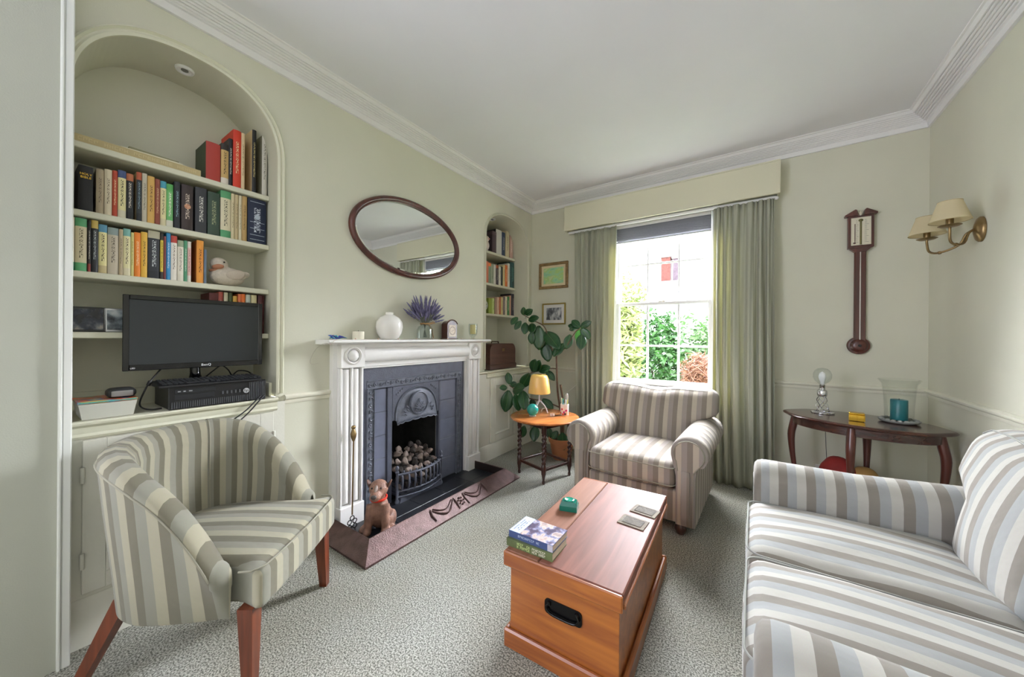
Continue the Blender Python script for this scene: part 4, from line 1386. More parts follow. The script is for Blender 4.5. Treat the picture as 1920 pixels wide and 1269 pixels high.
# lavender in a glass jar
lv = thing('lavender_bunch', 'bunch of dried lavender tied with raffia in the glass jar', 'flowers', (0.080, -1.690, MZ + 0.012))
M_LAV = mat('lavender_flower', '6d6888', 0.8, var=0.25, scale=40)
M_LSTEM = mat('lavender_stem', '7c8076', 0.8)
rnd = random.Random(12)
for k in range(96):
    a = rnd.uniform(0, 2 * PI); sp = math.sqrt(rnd.random())
    dx, dy = math.cos(a) * sp, math.sin(a) * sp
    top = Vector((0.080 + dx * 0.085, -1.690 + dy * 0.205, MZ + 0.345 - 0.145 * sp * sp + rnd.uniform(-0.06, 0.030)))
    if top.x < 0.012: top.x = 0.012 + 0.02 * rnd.random()
    base = Vector((0.080 - dx * 0.02, -1.690 - dy * 0.022, MZ + 0.016)); neck = Vector((0.080 + dx * 0.012, -1.690 + dy * 0.014, MZ + 0.115))
    flo = neck + (top - neck) * rnd.uniform(0.40, 0.58)
    b = MB()
    if k < 16: b.tube([base, neck, flo], 0.0013, 4)
    else: b.tube([neck, flo], 0.0013, 4)
    st = b.build('stem', M_LSTEM, lv)
    b = MB(); d = top - flo
    b.tube([flo + d * t_ for t_ in (0, 0.12, 0.26, 0.40, 0.55, 0.7, 0.85, 1.0)], [0.002, 0.0065, 0.0045, 0.0070, 0.0045, 0.0062, 0.004, 0.001], 6)
    b.build('flower_head', M_LAV, st, smooth=60)
b = MB(); b.tube([(0.080 + 0.031 * math.cos(2 * PI * i / 20), -1.690 + 0.031 * math.sin(2 * PI * i / 20), MZ + 0.120 + 0.003 * math.sin(i * 2)) for i in range(20)], 0.006, 6, True)
b.tube([(0.108, -1.675, MZ + 0.12), (0.118, -1.64, MZ + 0.135), (0.112, -1.615, MZ + 0.128), (0.110, -1.66, MZ + 0.118)], 0.004, 5)
b.tube([(0.108, -1.675, MZ + 0.12), (0.116, -1.65, MZ + 0.07), (0.112, -1.630, MZ + 0.012)], 0.003, 5)
b.build('raffia_tie', mat('raffia', 'b08a5a', 0.8), lv, smooth=60)
b = MB()
b.lathe([(0.0, 0.0), (0.054, 0.0), (0.060, 0.006), (0.060, 0.075), (0.050, 0.098), (0.030, 0.110), (0.029, 0.118), (0.033, 0.128), (0.030, 0.128), (0.026, 0.112), (0.046, 0.096), (0.0565, 0.074), (0.0565, 0.010), (0.0, 0.008)], 32, (0.080, -1.690, MZ))
tag(b.build('glass_jar', M_GLASS, smooth=50), 'clear glass jar holding the lavender on the mantel', 'jar')

# mantel clock
ck = thing('mantel_clock', 'small mahogany mantel clock with an arched top', 'clock', (0.078, -1.425, MZ))
CY = -1.425
poly = [(CY - 0.055, MZ + 0.010), (CY + 0.055, MZ + 0.010), (CY + 0.055, MZ + 0.125)] + [(CY + 0.062 * math.cos(R(20 + 140 * i / 14)) * 0.92, MZ + 0.108 + 0.046 * math.sin(R(20 + 140 * i / 14))) for i in range(15)] + [(CY - 0.055, MZ + 0.125)]
b = MB(); b.prism(poly, 'x', 0.045, 0.112); b.build('case', M_MAHOG, ck)
b = MB(); b.box(0.038, 0.122, CY - 0.063, CY + 0.063, MZ + 0.0005, MZ + 0.0098, 0.003); b.build('base', M_MAHOG, ck)
b = MB(); b.tube([(0.112, CY + 0.062 * math.cos(R(165 - 150 * i / 14)), MZ + 0.116 + 0.044 * math.sin(R(165 - 150 * i / 14))) for i in range(15)], 0.005, 6); b.build('arch_moulding', M_MAHOG, ck, smooth=60)
b = MB(); b.box(0.1125, 0.1145, CY - 0.041, CY + 0.041, MZ + 0.022, MZ + 0.118, 0.001); dial = b.build('dial', mat('dial_pinkish_cream', 'e6d8c8', 0.4), ck)
b = MB(); b.tube([(0.1150, CY + 0.033 * math.cos(2 * PI * i / 32), MZ + 0.071 + 0.033 * math.sin(2 * PI * i / 32)) for i in range(32)], 0.0012, 5, True)
for i in range(12):
    a = 2 * PI * i / 12
    b.box(0.1146, 0.1156, CY + 0.028 * math.cos(a) - 0.0012, CY + 0.028 * math.cos(a) + 0.0012, MZ + 0.071 + 0.028 * math.sin(a) - 0.002, MZ + 0.071 + 0.028 * math.sin(a) + 0.002)
b.tube([(0.1155, CY, MZ + 0.071), (0.1155, CY + 0.020, MZ + 0.078)], 0.001, 5); b.tube([(0.1155, CY, MZ + 0.071), (0.1155, CY - 0.012, MZ + 0.066)], 0.0013, 5)
b.build('hands_and_ring', mat('clock_hands', '6a4a34', 0.4), dial)

# candle in a glass at the right end
b = MB(); b.lathe([(0.0, 0.0), (0.022, 0.0), (0.024, 0.004), (0.012, 0.012), (0.018, 0.022), (0.034, 0.040), (0.039, 0.070), (0.039, 0.138), (0.0365, 0.138), (0.0365, 0.070), (0.031, 0.044), (0.0, 0.034)], 28, (0.085, -1.135, MZ))
tag(b.build('candle_glass', M_GLASS, smooth=50), 'clear footed glass around the yellow candle on the mantel', 'candle holder')
t = thing('jar_candle', 'cream yellow pillar candle inside the mantel glass', 'candle', (0.085, -1.135, MZ + 0.046))
b = MB(); b.lathe([(0.027, 0.046), (0.0275, 0.048), (0.0275, 0.128), (0.025, 0.130), (0.0, 0.127)], 24, (0.085, -1.135, MZ)); b.build('wax', mat('yellow_wax', 'e2cf92', 0.5), t, smooth=40)
b = MB(); b.tube([(0.085, -1.135, MZ + 0.126), (0.085, -1.134, MZ + 0.136)], 0.0012, 5); b.build('wick', M_BLACK, t)

# fairy light wire trailing along the mantel edge
fl = thing('fairy_lights', 'thin fairy light wire trailing along the mantel shelf edge', 'fairy lights', (0.14, -1.7, MZ))
pts = []
rnd = random.Random(9)
for i in range(42):
    y = -1.05 - i * 0.032
    dz = 0.0022 if i % 5 else -0.002
    pts.append((0.135 + 0.012 * math.sin(i * 1.3), y, MZ + 0.0022 + 0.0016 * (i % 3 == 0)))
pts += [(0.150, -2.40, MZ + 0.003), (0.160, -2.44, MZ - 0.004), (0.162, -2.46, MZ - 0.03), (0.150, -2.485, MZ - 0.018), (0.08, -2.50, MZ - 0.05), (0.03, -2.51, MZ - 0.12), (0.012, -2.49, MZ - 0.145), (0.008, -2.45, MZ - 0.14)]
b = MB(); b.tube(spline(pts, 3), 0.0012, 5); b.build('wire', mat('silver_wire', 'c9c4b8', 0.3, metal=0.7), fl, smooth=60)
for i in range(4, 42, 5):
    b = MB(); p = pts[i]; b.ellipsoid((p[0] + 0.004, p[1], p[2] + 0.003), (0.003, 0.006, 0.004), n=8, m=6); b.build('bead', mat('light_bead', 'c8a890', 0.3), fl, smooth=60)

# ================================================================ SEATING
TUB_COLS = ['a5a08b', '8d8c7f', '757161']
ARM_COLS = ['b6ab9b', '9a918a', '867d72']
SOFA_COLS = ['b2afa6', '857f75', '9a9c9a']
M_TUB = mat_stripe('tub_stripe_cloth', TUB_COLS, 0.033)
M_ARM = mat_stripe('armchair_stripe_cloth', ARM_COLS, 0.032)
M_SOFA = mat_stripe('sofa_stripe_cloth', SOFA_COLS, 0.033)

# ---- tub chair by the left alcove (front = -y in its own frame)
tub = thing('tub_chair', 'tub chair in sage and cream stripes with tapered wooden legs', 'chair', (0.398, -3.004, 0), R(127.6))
NP = 72
path = []
for i in range(NP + 1):
    s = i / NP * 2 - 1                                # -1 .. 1
    L1 = 0.20
    arc = PI / 2 * 0.335
    tot = L1 + arc
    d = abs(s) * tot
    sg = -1 if s < 0 else 1
    if d <= arc:
        a = d / arc * PI / 2
        x, y = 0.335 * math.sin(a) * sg, 0.045 + 0.295 * math.cos(a)
        nx, ny = math.sin(a) * sg, math.cos(a)
    else:
        q = (d - arc) / L1
        x, y = sg * (0.335 - 0.018 * q * q), 0.045 - q * 0.215
        nx, ny = sg, -0.12 * q
    k = 1 - abs(s)                                    # 0 at the arm fronts, 1 at the back
    zt = 0.435 + 0.365 * (1 - (1 - k) ** 4.6)
    path.append((x, y, nx, ny, zt, s * tot))
def tub_section(P):
    x, y, nx, ny, zt, u = P
    hgt = zt - 0.262
    pts = [(-0.050, 0.258), (-0.044, 0.266), (-0.030, 0.262 + hgt * 0.3), (-0.012, 0.262 + hgt * 0.65), (0.0, zt - 0.045), (0.004, zt - 0.020),
           (0.000, zt), (-0.016, zt + 0.016), (-0.040, zt + 0.022), (-0.066, zt + 0.012), (-0.086, zt - 0.018), (-0.094, zt - 0.06),
           (-0.090, 0.40 + (zt - 0.40) * 0.55), (-0.096, 0.40 + (zt - 0.40) * 0.25), (-0.110, 0.36)]
    return [(x + nx * o, y + ny * o, max(z, 0.258)) for o, z in pts], [(u, z) for o, z in pts]
rows, uvs = [], []
for P in path:
    r, q = tub_section(P)
    rows.append(r); uvs.append(q)
def cap_rows(r, q, P, sgn):
    out = []
    for k in range(1, 5):
        t_ = k / 4
        f = math.cos(t_ * PI / 2)
        adv = 0.034 * math.sin(t_ * PI / 2)
        cx = sum(p[0] for p in r) / len(r)
        rr = []
        for p in r:
            rr.append((cx + (p[0] - cx) * f, p[1] - adv, p[2] - 0.03 * t_ * max(0, (p[2] - 0.3) / 0.2)))
        out.append((rr, [(a + sgn * adv, z) for a, z in q]))
    return out
c0 = cap_rows(rows[0], uvs[0], path[0], -1); c1 = cap_rows(rows[-1], uvs[-1], path[-1], 1)
rows = [r for r, q in reversed(c0)] + rows + [r for r, q in c1]
uvs = [q for r, q in reversed(c0)] + uvs + [q for r, q in c1]
b = MB(); b.grid(rows, closeu=False, uvs=uvs)
b.build('back_and_arms', M_TUB, tub, smooth=70, world=False)
b = MB(); b.tube([tub_section(P)[0][5] for P in path], 0.0034, 6); b.build('piping', M_PIPING, tub, smooth=60, world=False)
b = MB(); mid = path[NP // 2 + 12]; sec = tub_section(mid)[0]
b.tube([(p[0], p[1] - 0.001, p[2] + 0.001) for p in sec[6:15]], 0.003, 6); b.build('back_seam', M_PIPING, tub, smooth=60, world=False)
for i in (NP // 2 - 12,):
    sec = tub_section(path[i])[0]
    b = MB(); b.tube([(p[0], p[1], p[2] + 0.001) for p in sec[6:12]], 0.003, 6); b.build('arm_seam', M_PIPING, tub, smooth=60, world=False)
def tub_seat(p):
    x, y, z = p
    f = max(0.0, min(1.0, (y + 0.30) / 0.10))
    w = 1.0 - 0.20 * f - 0.28 * max(0.0, (y + 0.02) / 0.30) ** 2 - 0.02 * (1 - f)
    return (x * w, y - 0.012 * (1 - (x / 0.30) ** 2) * (1 - f), z)
b = MB(); b.cushion((0, -0.010, 0.355), (0.590, 0.590, 0.150), 0.030, 0.022, 18, tub_seat, 'x', 0.3)
b.build('seat', M_TUB, tub, smooth=60, world=False)
pp_ = [(-0.284, -0.235, 0.424), (-0.282, -0.272, 0.424)]
for i in range(25):
    q = i / 24 * 2 - 1
    x = q * 0.268
    pp_.append((x, -0.301 - 0.012 * (1 - q * q) + (0.010 if abs(q) > 0.99 else 0), 0.426))
pp_ += [(0.282, -0.272, 0.424), (0.284, -0.235, 0.424)]
b = MB(); b.tube(pp_, 0.0034, 6); b.build('seat_piping', M_PIPING, tub, smooth=60, world=False)
for s in (-1, 1):
    b = MB()
    def leg(t0, t1, w0, w1):
        vs = []
        for (cx, cy, cz), w in ((t0, w0), (t1, w1)):
            vs += [(cx - w, cy - w, cz), (cx + w, cy - w, cz), (cx + w, cy + w, cz), (cx - w, cy + w, cz)]
        b.add(vs, [(3, 2, 1, 0), (4, 5, 6, 7), (0, 1, 5, 4), (1, 2, 6, 5), (2, 3, 7, 6), (3, 0, 4, 7)])
    leg((s * 0.262, -0.262, 0.0), (s * 0.250, -0.250, 0.292), 0.016, 0.025)
    b.build('leg', M_LEGWOOD, tub, world=False)
    b = MB(); leg((s * 0.235, 0.325, 0.0), (s * 0.195, 0.195, 0.30), 0.016, 0.024)
    b.build('leg', M_LEGWOOD, tub, world=False)

# ---- armchair in front of the window
arm = thing('armchair', 'striped roll-arm armchair with loose cushions in front of the window', 'chair', (1.495, -0.735, 0), R(-2))
b = MB(); b.cushion((0, 0.0, 0.165), (0.66, 0.84, 0.20), 0.015, 0, 12, None, 'x', 0.02); b.build('seat_base', M_ARM, arm, smooth=60, world=False)
b = MB(); b.cushion((0, -0.155, 0.355), (0.565, 0.60, 0.165), 0.045, 0.022, 18, lambda p: (p[0], p[1] - 0.015 * (1 - (p[0] / 0.29) ** 2) * (1 if p[1] < 0 else 0), p[2]), 'x')
seatc = b.build('seat_cushion', M_ARM, arm, smooth=60, world=False)
for z in (0.302, 0.408):
    b = MB(); b.tube([(x, y, z) for x, y in rrect(-0.285, 0.285, -0.470, 0.14, 0.045, 5)], 0.0032, 6, True)
    b.build('piping', M_PIPING, seatc, smooth=60, world=False)
for s in (-1, 1):
    # arm: upright panel with a rolled top
    prof = [(0.285, 0.07), (0.285, 0.36)]
    for k in range(17):
        a = R(200 - 235 * k / 16)
        prof.append((0.360 + 0.106 * math.cos(a), 0.505 + 0.104 * math.sin(a)))
    prof += [(0.405, 0.435), (0.398, 0.36), (0.395, 0.07)]
    b = MB()
    rows, uvs = [], []
    ys = [-0.440, -0.432, -0.415] + [-0.40 + 0.75 * i / 14 for i in range(15)]
    for j, y in enumerate(ys):
        f = (0.92, 0.975, 1.0)[j] if j < 3 else 1.0
        cx, cz = 0.345, 0.38
        rows.append([(s * (cx + (x - cx) * f), y, cz + (z - cz) * f if z > 0.1 else z) for x, z in prof])
        uvs.append([(y + 0.01, z) for x, z in prof])
    b.grid(rows, closeu=True, uvs=uvs, cap=True)
    b.build('arm', M_ARM, arm, smooth=50, world=False)
    b = MB()                                          # facing at the arm front: keyhole panel
    key = [(0.300, 0.075), (0.300, 0.40)] + [(0.360 + 0.084 * math.cos(R(215 - 250 * k / 18)), 0.505 + 0.082 * math.sin(R(215 - 250 * k / 18))) for k in range(19)] + [(0.385, 0.40), (0.385, 0.075)]
    b.prism([(s * x, z) for x, z in key], 'y', -0.449, -0.438)
    fcg = b.build('arm_facing', M_ARM, arm, world=False, uvaxis='x')
    b = MB(); b.tube([(s * x, -0.449, z) for x, z in key[1:-1]], 0.0032, 6); b.build('piping', M_PIPING, fcg, smooth=60, world=False)
    b = MB(); b.cushion((s * 0.343, -0.452, 0.245), (0.052, 0.012, 0.32), 0.006, 0, 6, None, 'x'); b.build('front_pleat', M_ARM, arm, smooth=60, world=False)
def lean(p):
    x, y, z = p
    t_ = (z + 0.2) / 0.4
    return (x, y + 0.12 * t_, z)
b = MB(); b.cushion((0, 0.335, 0.39), (0.72, 0.12, 0.62), 0.03, 0, 12, lambda p: (p[0], p[1] + 0.06 * (p[2] + 0.3) / 0.6, p[2]), 'x', 0.02); b.build('back_frame', M_ARM, arm, smooth=60, world=False)
def back_shape(p):
    x, y, z = p
    up = (z + 0.22) / 0.44
    sm = max(0.0, min(1.0, (up - 0.40) / 0.22)); sm = sm * sm * (3 - 2 * sm)
    w = 0.66 + 0.34 * sm                              # T-shaped: wider above the arms
    dip = -0.026 * math.exp(-((x - 0.02) / 0.11) ** 2) * max(0, up - 0.5) * 2
    wr = 0.010 * math.sin(x * 16) * max(0, up - 0.6)
    return (x * w, y + 0.13 * up, z + dip + wr)
b = MB(); b.cushion((0, 0.155, 0.600), (0.885, 0.175, 0.440), 0.07, 0, 24, back_shape, 'x', 0.01, puff_front=0.03)
bc = b.build('back_cushion', M_ARM, arm, smooth=70, world=False)
b = MB(); tp = []
for i in range(31):
    q = i / 30 * 2 - 1
    x = q * 0.405
    p = back_shape((x, -0.055, 0.208 - 0.020 * max(0, abs(q) - 0.9) / 0.1))
    tp.append((p[0], p[1] + 0.155, p[2] + 0.600))
b.tube(tp, 0.0032, 6); b.build('piping', mat('dark_piping', '6a675e', 0.8), bc, smooth=60, world=False)
for x, y in ((-0.30, -0.38), (0.31, -0.40), (-0.30, 0.34), (0.30, 0.34)):
    b = MB(); b.lathe([(0.020, 0.0), (0.028, 0.012), (0.034, 0.032), (0.030, 0.052), (0.022, 0.068)], 16, (x, y, 0)); b.build('bun_foot', M_OAKD, arm, smooth=50, world=False)

# ---- sofa along the right wall (front = -y in its own frame, turned to face the fireplace)
sofa = thing('sofa', 'two seat sofa in pale blue grey and cream stripes', 'sofa', (2.63, -2.015, 0), R(-90))
b = MB(); b.cushion((0, 0.02, 0.17), (1.16, 0.86, 0.22), 0.02, 0, 14, None, 'x'); b.build('seat_base', M_SOFA, sofa, smooth=60, world=False)
for s in (-1, 1):
    prof = [(0.515, 0.05), (0.512, 0.40), (0.510, 0.50)]
    for k in range(15):
        a = R(188 - 215 * k / 14)
        prof.append((0.618 + 0.108 * math.cos(a), 0.522 + 0.088 * math.sin(a)))
    prof += [(0.705, 0.40), (0.700, 0.05)]
    b = MB(); rows, uvs = [], []
    ys = [-0.470, -0.466, -0.455, -0.435] + [-0.41 + 0.80 * i / 18 for i in range(19)]
    for j, y in enumerate(ys):
        f = (0.72, 0.86, 0.95, 0.99)[j] if j < 4 else 1.0
        lift = 0.035 * max(0.0, (y + 0.1) / 0.5) - 0.01 * (1 - f) * 5
        cx, cz = 0.61, 0.36
        rows.append([(s * (cx + (x - cx) * f), y, (cz + (z - cz) * (0.6 + 0.4 * f) + lift * max(0, (z - 0.3) / 0.3)) if z > 0.1 else z) for x, z in prof])
        uvs.append([(y + 0.012, z) for x, z in prof])
    b.grid(rows, closeu=True, uvs=uvs, cap=True)
    b.build('arm', M_SOFA, sofa, smooth=60, world=False)
    b = MB(); b.tube([(s * 0.61 + 0.06 * math.cos(t_) * 1.0, -0.468, 0.44 + 0.10 * math.sin(t_)) for t_ in [2 * PI * i / 24 for i in range(24)]], 0.004, 6, True)
    b.build('arm_piping', M_SOFAPIPE, sofa, smooth=60, world=False)
    # seat cushion
    c = s * 0.257
    def ss(p, c=c):
        x, y, z = p
        fr = max(0, (-y - 0.20) / 0.15)
        return (x + 0.006 * math.sin(y * 18), y - 0.012 * (1 - (x / 0.28) ** 2) * (y < 0), z - 0.006 * fr * fr + 0.003 * math.sin(x * 30 + y * 9))
    b = MB(); b.cushion((c, -0.165, 0.375), (0.506, 0.640, 0.160), 0.05, 0.030, 20, ss, 'x', c + 0.02)
    sc_ = b.build('seat_cushion', M_SOFA, sofa, smooth=60, world=False)
    b = MB(); b.tube([(c + x, -0.165 + y, 0.440) for x, y in rrect(-0.251, 0.251, -0.325, 0.318, 0.05, 5)], 0.0032, 6, True)
    b.build('piping', M_SOFAPIPE, sc_, smooth=60, world=False)
    # back cushion, with an ear over the arm
    def bs(p, s=s):
        x, y, z = p
        up = (z + 0.24) / 0.48
        sm = max(0.0, min(1.0, (up - 0.50) / 0.16)); sm = sm * sm * (3 - 2 * sm)
        o = x * s
        if o > 0: x = s * (o + 0.225 * sm * min(1, o / 0.25))
        return (x, y + 0.12 * up - 0.02 * (1 - (x / 0.35) ** 2), z + 0.004 * math.sin(x * 20))
    b = MB(); b.cushion((c, 0.225, 0.640), (0.510, 0.185, 0.48), 0.075, 0, 22, bs, 'x', c, puff_front=0.045)
    bk = b.build('back_cushion', M_SOFA, sofa, smooth=70, world=False)
    b = MB(); tp = []
    for yy in (-0.060, 0.060):
        tp = []
        for i in range(25):
            q = i / 24 * 2 - 1
            p = bs((q * 0.240, yy, 0.228 - 0.03 * max(0, abs(q) - 0.86) / 0.14))
            tp.append((p[0] + c, p[1] + 0.225, p[2] + 0.640))
        b = MB(); b.tube(tp, 0.0032, 6); b.build('piping', M_SOFAPIPE, bk, smooth=60, world=False)
b = MB(); b.cushion((0, 0.415, 0.42), (1.34, 0.11, 0.72), 0.04, 0, 14, None, 'x'); b.build('back_frame', M_SOFA, sofa, smooth=60, world=False)
for x in (-0.60, 0.60):
    for y in (-0.38, 0.38):
        b = MB(); b.lathe([(0.02, 0.0), (0.026, 0.02), (0.03, 0.062)], 14, (x, y, 0)); b.build('foot', M_OAKD, sofa, smooth=40, world=False)

# ================================================================ PINE CHEST
chest = thing('pine_chest', 'orange brown pine blanket chest with a black iron end handle', 'chest', (1.572, -1.985, 0), R(2.0))
hx_, hy_ = 0.228, 0.418
b = MB(); b.box(-hx_ + 0.016, hx_ - 0.016, -hy_ + 0.016, hy_ - 0.016, 0.02, 0.345, 0.002); b.build('body', M_PINE, chest, world=False)
for k, (x0, x1, y0, y1) in enumerate(((-hx_ - 0.004, hx_ + 0.004, -hy_ - 0.004, -hy_ + 0.0155), (-hx_ - 0.004, hx_ + 0.004, hy_ - 0.0155, hy_ + 0.004), (-hx_ - 0.004, -hx_ + 0.0155, -hy_ + 0.016, hy_ - 0.016), (hx_ - 0.0155, hx_ + 0.004, -hy_ + 0.016, hy_ - 0.016))):
    b = MB(); b.box(x0, x1, y0, y1, 0.0, 0.072, 0.006); b.build('plinth_board', M_PINE if k < 2 else M_PINEY, chest, world=False)
# lid of two boards with battens
b = MB(); b.box(-hx_, -0.083, -hy_, hy_, 0.346, 0.380, 0.004); b.build('lid_board', mat_wood('lid_board_light', '7a5240', '8e6450', 0.5, 'y', 3.0, 0.0, knots=0.3, spec=0.14), chest, world=False)
b = MB(); b.box(-0.0815, hx_, -hy_, hy_, 0.346, 0.380, 0.004); b.build('lid_board', M_PINETOP, chest, world=False)
b = MB(); b.box(-hx_ - 0.001, hx_ + 0.001, -hy_ - 0.013, -hy_ - 0.0005, 0.322, 0.379, 0.004); b.build('lid_batten', M_PINE, chest, world=False)
b = MB(); b.box(-hx_ - 0.001, hx_ + 0.001, hy_ + 0.0005, hy_ + 0.013, 0.322, 0.379, 0.004); b.build('lid_batten', M_PINE, chest, world=False)
b = MB(); b.box(hx_ - 0.006, hx_ + 0.008, -hy_ + 0.002, hy_ - 0.002, 0.328, 0.345, 0.004); b.build('lid_moulding', M_PINEY, chest, world=False)
b = MB(); b.box(-hx_ - 0.008, -hx_ + 0.006, -hy_ + 0.002, hy_ - 0.002, 0.328, 0.345, 0.004); b.build('lid_moulding', M_PINEY, chest, world=False)
hy0 = -hy_ + 0.016
hd = MB(); hd.prism(rrect(-0.072 + 0.012, 0.072 + 0.012, 0.196, 0.250, 0.014, 4), 'y', hy0 - 0.005, hy0 - 0.0005)
plate = hd.build('handle_plate', mat('black_iron_lacquer', '0c0c0d', 0.25, metal=0.3), chest, world=False)
b = MB(); b.tube(spline([(-0.040, hy0 - 0.010, 0.238), (-0.050, hy0 - 0.012, 0.222), (-0.034, hy0 - 0.013, 0.206), (0.012, hy0 - 0.013, 0.203), (0.058, hy0 - 0.013, 0.206), (0.074, hy0 - 0.012, 0.222), (0.064, hy0 - 0.010, 0.238)], 5), 0.0042, 8)
for x in (-0.042, 0.066): b.lathe([(0.009, 0), (0.007, -0.006), (0, -0.008)], 10, (x, hy0 - 0.005, 0.236), 'y')
b.build('handle', mat('black_iron_lacquer', '0c0c0d', 0.25, metal=0.3), plate, smooth=50, world=False)

# things on the chest
CZ = 0.3805
def flat_book(name, label, cx, cy, rot, w, h, th, z, cover, spine_txt, txt_mats, pages):
    """spine faces -y in its own frame; w along x, h (page width) along y"""
    t = thing(name, label, 'book', (cx, cy, z), rot)
    b = MB()
    b.box(-w / 2, w / 2, -h / 2, h / 2, 0, 0.0016); b.box(-w / 2, w / 2, -h / 2, h / 2, th - 0.0016, th); b.box(-w / 2, w / 2, -h / 2, -h / 2 + 0.0016, 0.0016, th - 0.0016)
    b.build('cover', cover, t, world=False)
    b = MB(); b.box(-w / 2 + 0.002, w / 2 - 0.002, -h / 2 + 0.0017, h / 2 - 0.003, 0.0017, th - 0.0017); b.build('pages', pages, t, world=False)
    return t
M_PG = mat('book_pages', 'd8ceb8', 0.85, var=0.12, scale=200, stretch=(0.2, 0.2, 3))
bk1 = flat_book('paperback', 'green paperback lying under the blue novel on the chest', 1.448, -2.318, R(2), 0.200, 0.135, 0.030, CZ, mat('green_cover', '5a6440', 0.4, var=0.25, scale=14), '', None, M_PG)
glyph_marks(bk1, (-0.052, -0.0677, 0.0205), (1, 0, 0), (0, 0, 1), 8, 0.0085, 0.0072, mat('print_pale_green', 'b8cc88', 0.5), 1)
glyph_marks(bk1, (-0.052, -0.0677, 0.0095), (1, 0, 0), (0, 0, 1), 8, 0.0095, 0.0072, mat('print_pale_green', 'b8cc88', 0.5), 2)
glyph_marks(bk1, (0.015, -0.0677, 0.0205), (1, 0, 0), (0, 0, 1), 8, 0.0085, 0.0072, mat('print_cream', 'dcd8c4', 0.5), 3)
glyph_marks(bk1, (0.015, -0.0677, 0.0095), (1, 0, 0), (0, 0, 1), 8, 0.0085, 0.0072, mat('print_cream', 'dcd8c4', 0.5), 4)
bk2 = flat_book('paperback', 'blue novel with a pale title panel on top of the green paperback', 1.450, -2.312, R(0.5), 0.196, 0.128, 0.026, CZ + 0.0302, mat('navy_cover', '3d4c78', 0.4), '', None, M_PG)
b = MB(); b.box(-0.096, -0.048, -0.0635, 0.0635, 0.0262, 0.0268); b.build('title_panel', mat('pale_blue_print', 'c2d2e6', 0.4), bk2, world=False)
b = MB(); b.box(-0.047, 0.097, -0.0635, 0.0635, 0.0262, 0.0268); b.build('cover_picture', mat_picture('crowd_picture', [(0.30, '2e3350'), (0.44, '5a4a60'), (0.52, '8a90b0'), (0.58, 'd6bcb0'), (0.68, '9a8a88')], 26, 0.35), bk2, world=False)
for k_, xx_ in enumerate((-0.084, -0.073, -0.063)): glyph_marks(bk2, (xx_, -0.048 + 0.010 * (k_ % 2), 0.0269), (0, 1, 0), (-1, 0, 0), 14 - 3 * (k_ % 2), 0.0055, 0.0062, mat('print_slate', '7884a0', 0.5), 5 + k_)
glyph_marks(bk2, (-0.055, -0.0642, 0.014), (1, 0, 0), (0, 0, 1), 13, 0.0085, 0.0075, mat('print_pale_blue', 'a8b4cc', 0.5), 9)
b = MB(); b.box(0.076, 0.098, -0.0648, -0.0642, 0.001, 0.0255); b.build('spine_end', mat('spine_end_grey', 'b8b4c0', 0.5), bk2, world=False)

# green glass candle block
t = thing('tealight_block', 'faceted emerald green glass tealight block on the chest', 'candle holder', (1.425, -1.975, CZ), R(20))
b = MB()
base = [(-0.042, -0.030), (0.040, -0.034), (0.046, 0.020), (0.008, 0.044), (-0.040, 0.024)]
top = [(-0.030, -0.020), (0.032, -0.022), (0.038, 0.014), (0.006, 0.034), (-0.030, 0.018)]
vs = [(x, y, 0) for x, y in base] + [(x, y, 0.024) for x, y in base] + [(x, y, 0.042) for x, y in top]
b.add(vs, [(4, 3, 2, 1, 0), (10, 11, 12, 13, 14)] + [(i, (i + 1) % 5, 5 + (i + 1) % 5, 5 + i) for i in range(5)] + [(5 + i, 5 + (i + 1) % 5, 10 + (i + 1) % 5, 10 + i) for i in range(5)])
b.build('block', mat('emerald_glass', '17695a', 0.08, coat=0.5), t, world=False)
b = MB(); b.lathe([(0.022, 0.0425), (0.024, 0.046), (0.020, 0.047), (0.016, 0.044), (0.0, 0.043)], 20, (0.002, 0.002, 0)); b.build('cup_rim', mat('emerald_rim', '2f9a82', 0.1, coat=0.4), t, smooth=50, world=False)

# two beige placemats
def mat_card(cx, cy, rot, label):
    t = thing('coaster', label, 'coaster', (cx, cy, CZ), rot, 'coasters on the chest')
    b = MB(); b.box(-0.058, 0.058, -0.044, 0.044, 0.0, 0.004, 0.001); b.build('board', mat('coaster_beige', '766c5e', 0.7, var=0.2, scale=60, spec=0.1), t, world=False)
    b = MB(); b.box(-0.040, 0.040, -0.027, 0.027, 0.0042, 0.0048); b.build('inlay', mat('coaster_inlay', '5c554c', 0.7, var=0.4, scale=120, spec=0.1), t, world=False)
    b = MB(); b.tube([(x, y, 0.0048) for x, y in rrect(-0.042, 0.042, -0.029, 0.029, 0.002, 2)], 0.0013, 5, True); b.build('border', mat('coaster_line', '5e564c', 0.6), t, world=False)
mat_card(1.716, -1.925, R(-4), 'beige printed coaster nearer the books on the chest')
mat_card(1.735, -1.790, R(-6), 'beige printed coaster at the far end of the chest')

